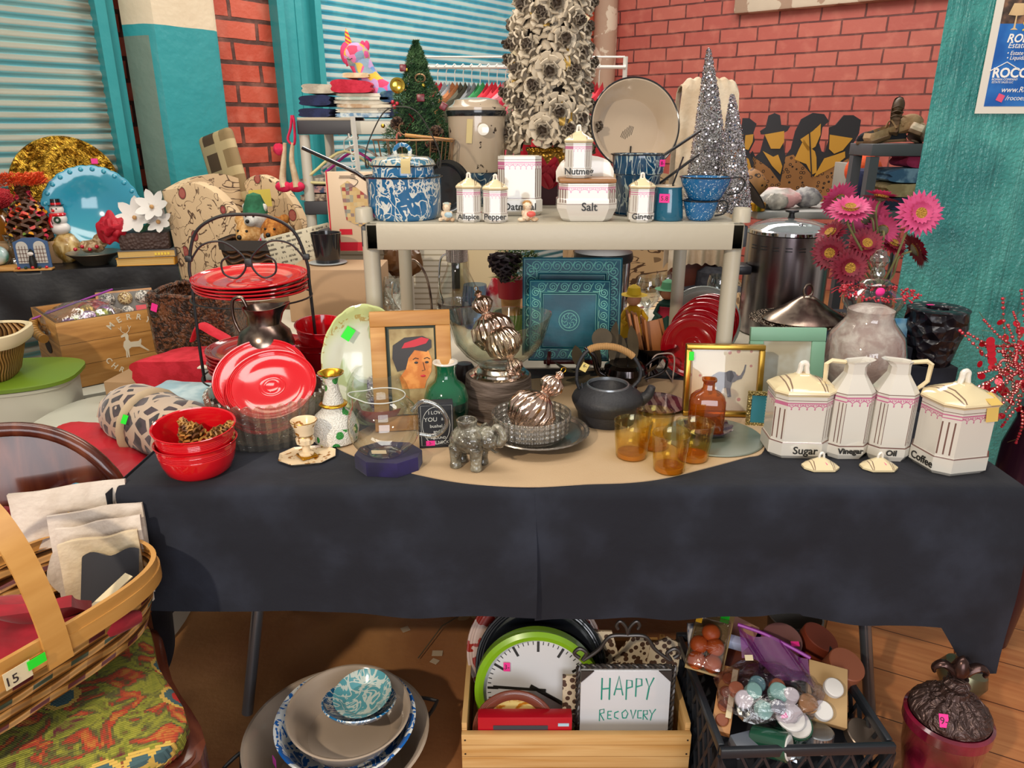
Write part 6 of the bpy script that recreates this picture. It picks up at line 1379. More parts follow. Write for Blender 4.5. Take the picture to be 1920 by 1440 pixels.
S('note_card',box(.11,.002,.085).rot('Y',-4),mat('yellow_note','#cdbb4e',.6),'yellow handwritten price note pinned on the wing armchair','note',(P(464,385,y=3.6).x,3.80,zat(388,3.8)),(-6,0,0))
S('plaid_cushion',box(.26,.06,.40,.03,3),mat('brown_plaid','#6a5236',.8,fn=lambda H:H.mix(((H.co()[0]*45).sin()>.5).mx((H.co()[2]*45).sin()>.5)*.6,H.mix((H.co()[0]*22).sin()>.2,'#4d3c2a','#8a7450'),'#cbb98d')),'brown plaid blanket propped against the brick wall behind the armchair','blanket',(P(440,330,y=4.2).x,4.16,1.02),(0,-14,-30))
S('wooden_stand',box(.24,.16,1.0,.02),M_dwood,'dark wooden stand behind the armchair carrying the plaid blanket','stand',(P(440,400,y=4.2).x,4.17,0),(0,0,-30))
# soft toys in basket (on the seat)
yy=3.35;k=mpp((0,yy,1))
def bear(lb,u,v,s,m,m2=None,hat=None):
    p=P(u,v,y=yy);o=T('teddy_bear',lb,'soft toy',p,rnd.uniform(-20,20),'soft toys by the armchair')
    g=sph(.055*s).mv(0,0,0)+sph(.03*s,1,1,.8).mv(0,-.045*s,-.012*s)+sph(.06*s,1,.8,1.1).mv(0,.01,-.10*s)
    for q in (-1,1):g +=sph(.020*s,1,.6,1).mv(q*.043*s,0,.045*s)+sph(.024*s,1,1,1.6).mv(q*.06*s,-.03*s,-.09*s)
    remesh(obj('body',g,m,o),.006*s,2)
    for q in (-1,1):obj('eye',sph(.005*s).mv(q*.018*s,-.052*s,.012*s),M_let,o)
    obj('nose',sph(.009*s).mv(0,-.075*s,-.008*s),M_let,o)
    if hat:obj('hat',lathe([(.055*s,.02*s),(.05*s,.05*s),(.03*s,.10*s),(0,.11*s)],18),hat,o)
M_bear=cloth_mat('tan_plush','#c08c4e','#d9ae74',60);M_bear2=cloth_mat('ginger_plush','#9a5a1c','#c07f36',60)
bear('tan teddy bear lying at the left of the toy basket',470,436,1.2,M_bear);bear('ginger teddy bear on the right of the toy basket',516,432,1.15,M_bear2)
bear('white snowman toy with a green hat above the bears',480,408,1.0,cloth_mat('white_plush','#b9b6b0','#d9d6ce'),hat=cloth_mat('green_knit','#1f5a3c','#2c7350'));bear('small red and white toy between the two bears',500,452,.8,M_hp)
bk=T('wicker_hamper','dark brown wicker basket holding soft toys in front of the armchair','basket',(P(488,500,y=3.25).x,3.25,zat(518,3.1)))
M_wk=mat('dark_wicker','#3c2414',.6,fn=lambda H:H.mix((H.co()[2]*260+(H.co()[0]*60).sin()*2).sin()>0,'#2a170c','#6a4526'),bump=lambda H:(H.co()[2]*260+(H.co()[0]*60).sin()*2).sin(),bs=1)
hk=zat(455,3.1)-zat(518,3.1)
obj('woven_body',loft([oct_(.27*s,.22*s,.04,z) for s,z in ((.85,0),(1,hk*.6),(1.04,hk),(.98,hk),(.8,.01))]),M_wk,bk)
obj('cloth_liner',loft([oct_(.285,.235,.04,z) for z in (hk*.72,hk+.004)],cap=False),mat('charcoal_liner','#3a3431',.8),bk)
S('carton',box(.36,.28,zat(518,3.1)-.002,.004),mat('brown_cardboard','#a1805c',.7),'brown cardboard carton supporting the wicker toy basket','box',(P(500,560,y=3.3).x,3.25,0))
# script patterned board, black pot, cardboard pieces
S('script_box',box(.22,.14,.17,.004),mat('script_paper','#cfc6ae',.6,fn=lambda H:H.mix(((H.co()[2]*330).sin()>.2)*(H.noise(90,3,vec=H.vec(H.co()[0],H.co()[1],H.co()[2]*.3))>.5)*.8,'#d2c9b0','#3a3330')),'cream box printed with rows of black handwriting behind the plate rack','box',(P(575,500,y=2.95).x,2.99,zat(512,2.95)),(0,-14,-14))
S('grey_laptop_bag',box(.26,.10,.05,.01),mat('grey_slab','#4c4a4b',.5),'grey slab resting on the script-printed box','case',(P(570,452,y=2.95).x,3.0,zat(464,2.95)),(0,-14,-10))
o=T('black_planter','glossy black tapered planter with a pale saucer behind the plate rack','planter',(P(615,490,y=2.80).x,2.80,zat(494,2.80)))
k=mpp((0,2.8,1.1));hh=zat(436,2.8)-zat(494,2.8)
obj('pot',lathe([(0,.003),(22*k,.003),(29*k,hh),(27*k,hh),(20*k,.01)],40),mat('glossy_black','#1c1b1f',.15,coat=.5),o);obj('saucer',lathe([(0,0),(30*k,0),(36*k,.006),(35*k,.007),(0,.003)],40),mat('pale_saucer','#a7adb0',.3),o)
S('carton',box(.34,.22,zat(496,2.80)-.738,.004),mat('tan_cardboard','#b39372',.7),'tan cardboard box on the rear table under the black planter','box',(P(640,560,y=2.78).x,2.78,.742),(0,0,0))
S('white_louvre_panel',box(.55,.03,.62,.003),mat('white_louvres','#e3dcc8',.5,fn=lambda H:H.mix((H.co()[2]*240).sin()>.6,'#e8e1ce','#b9ae95')),'bright white slatted panel seen beneath the shelf at the left','panel',(P(735,520,y=3.4).x,3.45,.60),(0,0,0))
S('cream_cabinet',box(.62,.35,1.08,.005),mat('cream_paint','#ddcba4',.5),'cream cabinet standing behind the carafe beneath the shelf','cabinet',(P(830,520,y=3.6).x,3.85,0),(0,0,-6))
bl2=T('framed_blackboard','small dark blackboard leaning on the cream cabinet','blackboard',(P(815,540,y=3.5).x,3.55,zat(545,3.5)),0)
obj('board',box(.24,.012,.17),mat('board_green','#20261f',.7),bl2);obj('frame',box(.27,.01,.20,.002).mv(0,.0115,-.015),mat('cream_rail','#c9b98e',.5),bl2)
for i,(u,v,r,lb) in enumerate([(768,490,.05,'brown glass ball on the cream ledge beneath the shelf'),(745,486,.06,'brown carved figure on the cream ledge beneath the shelf')]):S('brown_figure',sph(r,1,1,1.2,nz=.3,seed=i),mat('brown_resin','#5b3c22',.3),lb,'ornament',(P(u,v,y=3.0).x,3.02,zat(v,3.0)))
# pinecone flowers in red wrap, behind the carafe
c=Vector((P(958,560,y=2.42).x,2.42,.742));
pk2=T('pinecone_pick','dark pinecone bundle with a red ribbon band in a green pot behind the pedestal bowl','arrangement',c)
obj('pot',lathe([(0,0),(.045,0),(.062,.10),(.056,.10),(.04,.02),(0,.02)],28),mat('moss_green_pot','#4d6a1f',.4),pk2);obj('stems',lathe([(.03,.09),(.035,.16),(0,.16)],20),M_wood,pk2)
obj('red_band',lathe([(.042,.15),(.046,.215),(0,.215)],24),mat('crimson_ribbon','#a60c20',.5),pk2);obj('pinecone',pinecone(.05,.09,60).rot('X',160).mv(-.02,-.02,.30),mat('purple_brown_cone','#2c1a1f',.6),pk2)
obj('foliage',tw(500,.12,lambda t:.06,.04,random.Random(8),.004).mv(.02,0,.2),mat('olive_sprigs','#5f7438',.7),pk2)
S('red_white_gnome',sph(.05,1,.8,1.8,nz=.2),cloth_mat('red_white_knit','#b3182a','#d9cfc3',14),'red and white soft figure right of the carafe','soft toy',(P(905,560,y=2.6).x+.06,2.62,.832))
# draped cream chair behind the wash basin
yy=3.05;o=T('draped_chair','chair back draped with a cream throw behind the silver trees','chair',(P(1316,300,y=yy).x,yy,0),0)
k=mpp((0,yy,1.5));zt2=zat(152,yy);wx=56*k
def drp(u,v):
    a=PI*v;z=zt2-.62*abs(2*v-1)**1.0 if False else 0
    s=v*1.5;x=(u-.5)*2*wx*(1-.10*max(0,1-abs(s-.75)*6))*1.0
    if s<.7:yv,z=-.05-.02*sn(u*25)*(.7-s),zt2-.7+s
    elif s<.8:yv,z=-.05+(s-.7)*1.0,zt2+.012*sn(PI*(s-.7)/.1)
    else:yv,z=.05,zt2-(s-.8)
    return (x,yv,z-.03*abs((u-.5)*2)**6+.004*sn(u*40+s*3))
obj('throw',grid(drp,60,60,.006),cloth_mat('cream_throw','#c9b193','#dccbb2',8),o);obj('chair_back',box(wx*1.8,.05,zt2-.03,.02),M_dwood,o)
# silhouette board
bx=Vector((C0.x,C0.y,0));yb=5.1
k=mpp((0,yb,1.2));o0=P(1480,385,y=yb)
sb_=T('silhouette_board','cut-out wooden board of black-hatted gold-faced figures in leopard print coats','wall decor',o0,-12)
def bp_(l):return [((u-1480)*k,(385-v)*k*1.04) for u,v in l]
M_leo=mat('leopard_print','#9a6a40',.6,fn=lambda H:H.mix((((H.vor(34,rand=.8)-.28).abs())<.07)*1.0,'#a3713f','#2a1a12'));M_silk=mat('black_cutout','#2b2a30',.5);M_gf=mat('gold_cutout','#d19a35',.5)
outl=[(1392,392),(1390,330),(1396,300),(1402,290),(1408,300),(1416,292),(1421,262),(1414,262),(1412,256),(1421,250),(1424,230),(1434,226),(1444,230),(1448,246),(1464,248),(1460,256),(1452,260),(1458,288),(1462,298),(1470,286),(1474,256),(1482,236),(1500,226),(1520,228),(1530,240),(1520,250),(1520,262),(1518,276),(1524,290),(1530,292),(1534,272),(1532,250),(1542,246),(1554,230),(1570,230),(1584,238),(1584,260),(1574,284),(1580,292),(1580,345),(1575,392)]
obj('board',prism(bp_(outl),.02,0).rot('X',90),M_silk,sb_)
obj('leopard_coats',prism(bp_([(1396,392),(1404,300),(1436,320),(1458,345),(1462,300),(1475,296),(1516,334),(1575,300),(1572,392)]),.004).rot('X',90).mv(0,-.021,0),M_leo,sb_)
for nm,l in (('gold_face',[(1420,262),(1454,256),(1456,274),(1450,286),(1434,286)]),('gold_face',[(1504,256),(1516,244),(1518,262),(1512,282),(1500,290),(1484,270)]),('gold_face',[(1534,262),(1574,268),(1560,288),(1546,294),(1536,286)]),
              ('gold_shirt',[(1420,290),(1440,300),(1448,296),(1458,316),(1456,330),(1440,316)]),('gold_hair',[(1484,286),(1490,270),(1498,280),(1512,290),(1516,300),(1520,326),(1512,330),(1500,312),(1478,304)]),('gold_shirt',[(1516,334),(1530,302),(1548,296),(1564,290),(1566,300),(1548,316)])):
    obj(nm,prism(bp_(l),.003).rot('X',90).mv(0,-.0255,0),M_gf,sb_)
obj('cane_line',tube([((1498-1480)*k,-.03,(385-252)*k),((1512-1480)*k,-.03,(385-332)*k)],.004,5),M_silk,sb_)
s2=T('silhouette_board','narrow second cut-out figure board partly behind the silver trees','wall decor',P(1384,385,y=yb+.05),-12)
k2=k;obj('board',prism([(x*k2,z*k2) for x,z in [(-14,0),(-14,90),(-8,120),(-8,158),(4,158),(18,148),(14,132),(18,118),(10,98),(20,80),(22,0)]],.02).rot('X',90),M_silk,s2)
obj('gold_face',prism([(x*k2,z*k2) for x,z in [(0,104),(0,128),(14,130),(14,116),(8,102)]],.003).rot('X',90).mv(0,-.0255,0),M_gf,s2);obj('gold_shirt',prism([(x*k2,z*k2) for x,z in [(0,60),(0,92),(10,86),(18,66),(16,46)]],.003).rot('X',90).mv(0,-.0255,0),M_gf,s2)
bt_z=P(1480,388,y=yb).z
ftb=T('back_table','far table against the brick wall carrying the silhouette boards','table',(P(1500,400,y=5.2).x,5.25,0),-12)
obj('tabletop',box(2.2,.7,.04,.01).mv(0,0,bt_z-.046),M_dwood,ftb)
for sx in (-1,1):
    for sy in (-1,1):obj('leg',box(.05,.05,bt_z-.05).mv(sx*1.0,sy*.3,0),M_dwood,ftb)
# grey shelf with shoes
yy=3.3;k=mpp((0,yy,1.3));xs0=P(1636,270,y=yy).x;zs1=zat(270,yy)
gs2=T('shoe_shelf','grey plastic shelf with shoes on top, left of the glossy teal pillar','shelf',(xs0,yy,0))
M_sg=mat('slate_plastic','#55565c',.5)
for z in (zs1,zat(395,yy),.25):obj('shelf_board',box(.75,.22,.05,.004).mv(.375,.11,z-.05),M_sg,gs2)
for x in (.022,.72):
    for y_ in (.025,.19):obj('post',box(.04,.04,zs1-.053).mv(x,y_,0),M_sg,gs2)
def shoe(lb,u,v,rot,m,s=1.0,z=None):
    p=P(u,v,y=yy+.1);o=T('shoe',lb,'shoe',(p.x,yy+.12,z or p.z),rot[2],'shoes on the grey shelf',rot[0],rot[1])
    sole=[(-.12,0),(-.115,.03),(-.05,.032),(.04,.04),(.11,.034),(.13,.012),(.12,-.02),(.05,-.03),(-.05,-.024),(-.115,-.026)]
    sp_=[(q.x,q.y) for q in spl([(x,y,0) for x,y in sole],4,True)]
    obj('sole',prism(sp_,.016,.004).sc(s),mat('brown_sole','#6c4f33',.6),o)
    rings=[[(x*f,y*f,z) for x,y in sp_] for f,z in ((.97,.016),(1.0,.028),(.93,.045))]
    up_=loft([[(a*s,b*s,c*s) for a,b,c in r] for r in rings],cap=False)+sph(.045*s,1.2,.78,.8).mv(.07*s,.0,.030*s)
    obj('upper',up_,m,o)
    for i in range(3):obj('strap',tube(spl([(-.01*s+.03*i*s,-.032*s,.035*s),(-.01*s+.03*i*s,0,.066*s),(-.01*s+.03*i*s,.034*s,.035*s)]),.004,6),m,o)
M_espa=cloth_mat('tan_canvas','#a8845f','#bd9a74')
shoe('tan canvas flat lying on its side on the grey shelf',1680,258,(0,-16,12),M_espa,1.1,zs1+.03);shoe('brown strappy sandal standing upright on the grey shelf',1684,232,(0,-66,60),mat('brown_leather','#57402c',.5),.68,zs1+.105)
shoe('black flat shoe tucked under the strappy sandal',1658,262,(0,4,160),M_blk,.8,zs1+.002);shoe('pale canvas shoe at the pillar end of the grey shelf',1722,250,(20,10,60),cloth_mat('pale_canvas','#c5a88c','#dcc9b2'),1.0,zs1+.02)
zz=zat(395,yy)+.001
for i,(m,lb,h) in enumerate([(cloth_mat('navy_denim','#1c2740','#2a3a58'),'navy jeans at the bottom of the grey shelf pile',.055),(cloth_mat('khaki_twill','#9a8660','#b5a27a'),'khaki trousers in the middle of the grey shelf pile',.06),(cloth_mat('light_denim','#3c6286','#7a9cb8'),'light blue jeans on top of the grey shelf pile',.06)]):
    S('folded_trousers',folded(.36,.18,h,2,60+i),m,lb,'folded clothes',(xs0+.27,yy+.10,zz));zz +=h+.001
S('folded_sweater',folded(.2,.16,.08,2,70),cloth_mat('magenta_knit','#8e1a48','#a92b5c'),'magenta folded sweater on top of the jeans on the grey shelf','folded clothes',(xs0+.27,yy+.10,zz+.001))
S('orange_beanie',sph(.09,1,1,.9),cloth_mat('orange_knit','#d8481a','#e2602c'),'orange knitted hat left of the shoe shelf','hat',(P(1620,310,y=3.9).x,3.9,zat(320,3.9)))
S('file_boxes',box(.13,.20,.18,.003),mat('grey_binders','#5d5a60',.5,fn=lambda H:H.mix((H.co()[0]*90).sin()>.4,'#3d3b42','#9d978f')),'grey binders standing left of the orange hat','binders',(P(1606,340,y=4.0).x,4.05,zat(372,4.0)))
S('dark_bottle_bag',box(.13,.14,.20,.03),M_navy,'tall navy bag below the orange hat','bag',(P(1626,360,y=3.7).x,3.75,zat(396,3.7)),(0,0,20))
# clutter table in the mid distance
mt=T('clutter_table','table behind the steel cooking pot covered with assorted items','table',(P(1540,400,y=3.85).x,3.95,0),0)
zc=zat(396,3.7)
obj('tabletop',box(1.0,.5,.04,.01).mv(.12,0,zc-.041),M_pl,mt)
for sx in (-1,1):
    for sy in (-1,1):obj('leg',tube([(.12+sx*.44,sy*.2,0),(.12+sx*.44,sy*.2,zc-.04)],.014),M_gry,mt)
S('gold_tin',lathe([(0,0),(.05,0),(.052,.035),(.048,.04),(0,.04)],32),M_gold,'small round gold tin behind the steel cooking pot','tin',(P(1418,388,y=3.72).x,3.74,zc))
for i,(u,v,r,sx,m,lb) in enumerate([(1458,376,.055,1.1,cloth_mat('grey_fleece','#9a948c','#c4beb4'),'rolled grey fleece behind the glass pot lid'),(1462,388,.07,1.9,cloth_mat('white_pink_cloth','#cfc9c4','#d9a3a3',8),'white and pink folded cloth behind the glass pot lid'),(1530,384,.07,1.0,cloth_mat('grey_fur','#77757a','#a9a7a6'),'grey furry toy left of the gerberas'),(1400,398,.05,2.0,cloth_mat('pale_blue_cloth','#a7c0c6','#c9d6d3'),'pale blue cloth by the gold tin')]):
    S('soft_bundle',sph(r,sx,1,.75,nz=.2,seed=i).mv(0,0,r*.72),m,lb,'cloth bundle',(P(u,v,y=3.75).x,3.78+.05*i,zc))
hp_=T('wide_brim_hat','dark wide-brimmed hat hanging at the right of the silver trees','hat',(P(1404,350,y=3.5).x,3.5,zat(350,3.5)),0,ry=50)
obj('brim',lathe([(0,0),(.12,-.01),(.125,-.006),(.06,.004),(0,.006)],32),M_blk,hp_);obj('crown',lathe([(.065,.0),(.06,.06),(.03,.075),(0,.072)],28),M_leo,hp_)
S('grey_hat',lathe([(.13,0),(.07,.01),(.065,.07),(.03,.09),(0,.088)],28),cloth_mat('charcoal_felt','#2a2a31','#3d3d44'),'charcoal hats and bags piled beneath the shelf at the right','hat',(P(1340,500,y=3.0).x,3.02,.80))
S('white_tub',box(.2,.14,.10,.01),M_whp,'white plastic tub above the charcoal hat beneath the shelf','tub',(P(1340,478,y=3.1).x+.05,3.28,.80))
S('red_striped_bowl',lathe([(0,0),(.05,0),(.075,.075),(.07,.075),(0,.01)],32),mat('red_white_stripes','#b32a3c',.4,fn=lambda H:H.mix((H.co()[2]*260).sin()>.2,'#b3283a','#dcc6bb')),'red and white striped bowl between the rear shelf post and the wine glass','bowl',(P(1308,540,y=2.74).x,2.76,.742))
# ==== LEFT SIDE
def vec2(u,v,z):p=P(u,v,z=z);return Vector((p.x,p.y,z))
LZ=.80
A=vec2(0,512,LZ);B=vec2(333,494,LZ);d_=(B-A).normalized();ang_=math.degrees(math.atan2(d_.y,d_.x));Lm=(B-A).length+.35;mid=B-d_*Lm/2
lt=ftable('folding table with Christmas goods in front of the left shutter',-Lm/2+.01,Lm/2-.01,.0,.42,LZ-.004,ang_,org=(0,0,0))
nrm=Vector((-d_.y,d_.x,0));lt.location=(mid+nrm*.22)
lt.location.z=0
M_sat=mat('black_satin','#15161b',.38,bump=lambda H:H.noise(12,3),bs=.25)
def lcl(u,v):
    x=-Lm/2+Lm*u;s=v*.72;w=.022*mn.noise(Vector((x*7,s*3,4)))
    if s<.44:return (x,.44-s,LZ+.002)
    h=s-.44;return (x+.04*h*u,-.012-.05*h+w*min(1,h*7),LZ+.001-h-.015*sn(x*6)*min(1,h*5))
S('tablecloth',grid(lcl,90,50,.002),M_sat,'black satin cloth on the Christmas goods table by the left shutter','tablecloth',(mid.x,mid.y,0),(0,0,ang_),ang=80)
def lce(u,v):y=.01+.42*u;h=v*(.20+.06*sn(u*7));return (Lm/2+.012+.05*v+.025*sn(u*14)*v,y,LZ-h)
S('tablecloth',grid(lce,30,16,.002),M_sat,'draped right end of the black satin cloth by the teal pillar','tablecloth',(mid.x,mid.y,0),(0,0,ang_),ang=80)
z0=LZ+.005
def lat(u,v,back=0):  # stands on the left table
    p=P(u,v,z=z0);return Vector((p.x,p.y,z0))+nrm*back
def yz(v,p):return zat(v,p.y)-z0
# gold charger, turquoise platter
p=P(126,352,y=3.86);k=mpp(p);R_=92*k
ch=T('gold_charger','large embossed gold tray leaning on the left shutter behind the turquoise platter','tray',p,22,rx=-8)
obj('tray',lathe([(0,.0),(.62,.0),(.66,-.012),(.95,-.02),(1.0,-.024),(.98,-.03),(.6,-.014),(0,-.012)],72).sc(R_,R_,1).rot('X',-90),mat('embossed_gold','#c08a1e',.3,metal=.95,fn=lambda H:H.mix(H.noise(26,5,1).ss(.4,.6),'#7a5210','#e0b040'),bump=lambda H:H.noise(24,3,3),bs=1,bd=.02),ch)
sticker(ch,M_pinkst,(R_*.58,-.024,R_*.45),.03,.026)
S('display_easel',box(.16,.02,p.z-R_-z0+.01,.002),M_dwood,'small dark stand lifting the embossed gold tray','stand',(p.x,p.y-.012,z0),(0,0,22))
p=P(176,398,y=3.70);k=mpp(p);R_=84*k
def scal(t,i,r,z):return (r*(1+(.018*abs(cs(13*t)) if i in (4,5,6) else 0)),z)
tq=T('turquoise_platter','turquoise glass cake plate with scalloped edge standing upright','platter',p,24,rx=-10)
obj('plate',lathe([(0,.012),(.50,.012),(.54,.010),(.60,.0),(.95,-.010),(1.0,-.012),(.985,-.016),(.6,-.008),(.52,.004),(0,.004)],104,scal).sc(R_,R_,1).rot('X',-90),mat('turquoise_glass','#2b8fae',.1,coat=.6,fn=lambda H:H.mix(H.noise(3,3),'#1e82ab','#3fa0ae')),tq)
for i in range(26):
    a=i*PI/13;obj('beaded_knob',sph(.012,1,.5,1,10,6).mv(R_*.93*cs(a),-.014,R_*.93*sn(a)),MC['turquoise_glass'],tq)
# multicoloured pinecone tree
def raised(nm,u,vt,w,lb,m,cat='box',back=.05,vb=None):
    p=lat(u,vb or 500,back);h=yz(vt,p);k=mpp(p);S(nm,box(w*k,.10,h,.003),m,lb,cat,p,(0,0,ang_));return Vector((p.x,p.y,z0+h+.001)),k
q,k=raised('cardboard_box',50,452,110,'brown box under the painted pinecone at the left table',mat('brown_cardboard','#a1805c',.7),back=.10)
q=q+Vector((.03,0,0))
S('painted_pinecone',pinecone(.090,.27,110).mv(0,0,0),mat('painted_cone_tips','#7a4a22',.5,fn=lambda H:H.mix(H.vor(30)<.40,'#4f2c16',H.ramp(H.vor(30,out='Color'),(.2,'#d23a1a'),(.38,'#e8a41c'),(.5,'#3f8a3a'),(.62,'#e0641c'),(.8,'#c5284a')))),'big pinecone with rainbow painted tips standing on the left table','pinecone',q)
S('orange_feathers',tw(900,.06,lambda t:.09,.05,random.Random(5),.004),mat('orange_tinsel','#e0582a',.6),'orange tinsel tuft on top of the painted pinecone','tinsel',q+Vector((0,0,.255)),kind='stuff')
# snowman on gauze bag
p=lat(128,492,.02);k=mpp(p)
S('gold_gauze_bag',sph(1,26*k,22*k,28*k,20,14,.12,2).mv(0,0,26*k),mat('gold_gauze','#b08a4a',.35,coat=.3,fn=lambda H:H.mix(H.noise(12,4,1).ss(.4,.6),'#94702f','#d6bc86')),'gold gauze gift bag under the snowman','gift bag',p)
q=Vector((p.x-.01,p.y,z0+51*k));k=mpp(q);s_=66*k
sm=T('snowman_figurine','small snowman figurine with black hat and red scarf in front of the turquoise platter','figurine',q,10)
M_snow=mat('snow_glaze','#d9d2cd',.4)
obj('body',sph(s_*.26,1,1,.75).mv(0,0,s_*.17)+sph(s_*.22,1,1,.95).mv(0,0,s_*.42),M_snow,sm);obj('head',sph(s_*.18).mv(0,0,s_*.68),M_snow,sm)
obj('hat',lathe([(s_*.2,s_*.80),(s_*.2,s_*.82),(s_*.13,s_*.83),(s_*.12,s_*.98),(0,s_*.99)],20),M_blke,sm);obj('hat_band',lathe([(s_*.135,s_*.83),(s_*.13,s_*.88)],20),M_red,sm)
obj('scarf',tube([(s_*.17*cs(a*.4),s_*.17*sn(a*.4),s_*.55) for a in range(16)],s_*.05,8,True),M_red,sm);obj('scarf_end',tube([(-s_*.1,-s_*.18,s_*.55),(-s_*.14,-s_*.25,s_*.4),(-s_*.12,-s_*.24,s_*.22)],s_*.05,8,flat=.5),M_red,sm)
obj('wreath',tube([(s_*.05+s_*.07*cs(a*.4),-s_*.23,s_*.42+s_*.07*sn(a*.4)) for a in range(16)],s_*.028,8,True),mat('dark_pine','#1c3a26',.7),sm);obj('nose',sph(s_*.04).mv(-s_*.03,-s_*.18,s_*.67),M_red,sm)
for s in (-1,1):obj('eye',sph(s_*.018).mv(s*s_*.06,-s_*.17,s_*.72),M_let,sm)
# window scene figurine
p=lat(64,507,.01);k=mpp(p);w,h=58*k,56*k
wf=T('window_scene_figurine','tiny figurine of a piano player before a lit arched window','figurine',p,14)
obj('base',box(w*1.1,.05,.008,.002),M_wood,wf)
obj('window_wall',prism([(-w/2,0),(w/2,0),(w/2,h*.86),(w*.2,h),(-w*.2,h),(-w/2,h*.86)],.008).rot('X',90).mv(0,.02,.008),mat('slate_blue_paint','#3c5b86',.5),wf)
M_lit=mat('pale_window_panes','#c4c0b8',.4)
for s in (-1,1):
    obj('window_pane',prism([(-w*.17,0),(w*.17,0),(w*.17,h*.55)]+[(w*.17*cs(a*.3),h*.55+w*.17*sn(a*.3)) for a in range(1,10)]+[(-w*.17,h*.55)],.002).rot('X',90).mv(s*w*.25,.010,h*.22),M_lit,wf)
    for i in range(4):obj('glazing_bar',box(w*.34,.001,.002).mv(s*w*.25,.0075,h*(.28+i*.13)),M_dwood,wf)
    for i in (-1,0,1):obj('glazing_bar',box(.002,.001,h*.55).mv(s*w*.25+i*w*.085,.0075,h*.24),M_dwood,wf)
obj('player',lathe([(.014,.008),(.016,h*.3),(.008,h*.5),(.011,h*.62),(0,h*.72)],14).mv(0,-.002,0),M_let,wf);obj('white_bow',sph(.009,1.5,.6,1).mv(0,-.012,h*.55),M_snow,wf)
for i in range(5):obj('poinsettia',sph(.007).mv(-w*.4+i*w*.2,-.016,.014),M_red if i%2==0 else mat('dark_pine','',0),wf)
# dish with raffia
p=lat(178,497,.03);k=mpp(p)
S('silver_dish',lathe([(0,0),(22*k,0),(30*k,10*k),(47*k,22*k),(46*k,23*k),(28*k,12*k),(0,6*k)],48),mat('dull_pewter','#7d7466',.3,metal=.8),'shallow silver dish holding a raffia bow and berries','dish',p)
S('raffia_bundle',sph(.06,1.1,.7,.5,24,14,.35,2,4)+sph(.035,1.2,.8,.8,nz=.3,seed=2).mv(.05,0,.03),mat('raffia','#a98c63',.8,fn=lambda H:H.mix(H.noise(18,5,2).ss(.4,.6),'#8a6a44','#cbb490')),'raffia bundle with red berries heaped in the silver dish','raffia',p+Vector((0,0,34*k)))
for i in range(4):S('red_berry',sph(.009),M_berry,('leftmost red berry on the raffia bundle','second red berry on the raffia bundle','third red berry on the raffia bundle','rightmost red berry on the raffia bundle')[i],'berry',p+Vector((-.06+.035*i,-.045,(30+5*(i%2))*k)),group='berries in the silver dish')
# books + planter + poinsettia
p=lat(280,496,.06);k=mpp(p)
def book(lb,loc,w,d,h,cov,rz):
    b=T('book',lb,'book',loc,rz,'books under the dark planter')
    obj('pages',box(w-.006,d-.008,h-.006).mv(0,-.001,.003),mat('yellowed_pages','#c9a25a',.8,fn=lambda H:H.mix((H.co()[2]*1800).sin()>.2,'#c79a4b','#dcbf80')),b)
    for z in (0,h-.003):obj('cover',box(w,d,.003,.001).mv(0,0,z),cov,b)
    obj('spine',box(.005,d,h,.001).mv(w/2-.002,0,0),cov,b);return b
hb1=12*k
b1=book('yellow covered book at the bottom of the pair under the dark planter',p,100*k,.17,14*k,mat('mustard_cover','#c98d1e',.5),ang_-8)
b2=book('grey covered book with yellow spine lettering under the dark planter',p+Vector((.005,0,14*k+.001)),98*k,.165,13*k,mat('grey_cover','#5d5c5e',.5),ang_-4)
for i in range(5):obj('spine_mark',box(.010,.001,.012).mv(.04+i*.014,-.083,.010),M_yel,b2)
q=p+Vector((.0,0,27*k+.003));hp2=30*k
plr=T('dark_planter','rectangular dark brown planter on two books','planter',q,ang_-6)
obj('box',box(84*k,.13,hp2,.004),mat('dark_embossed_clay','#4a3630',.6,bump=lambda H:H.vor(70),bs=.6),plr)
pn=T('white_poinsettia','white silk poinsettia in the dark planter','flower',q+Vector((0,-.01,hp2)),0)
M_wp=mat('white_silk','#d8d4cf',.6)
for j,(x,z,s) in enumerate(((-.02,.07,1),(.07,.12,.85),(.09,.05,.7))):
    g=G()
    for i in range(7):g +=leaf(.10*s,.026*s,.15).rot('X',10).rot('Z',i*51+20*j).rot('X',62).mv(x,-.02,z)
    obj('petals',g,M_wp,pn,kind='stuff');obj('centre',sph(.010).mv(x,-.035,z),mat('buff_centre','#b98e5a',.7),pn)
for i in range(4):obj('leaf',leaf(.08,.02,.2).rot('X',20).rot('Z',-60+i*45).mv(0,-.03,0),mat('dark_green_leaf','#2f5a34',.7),pn)
rs=T('red_rose','red silk rose at the left side of the white poinsettia','flower',q+Vector((-.125,-.07,hp2+.02)),0)
g=sph(.060,1,.8,1.15,30,18,.5,1.8,2)+sph(.04,1,.8,1,24,14,.5,2,5).mv(.01,-.03,.01)
obj('petals',g,mat('red_silk','#b00d26',.6),rs)
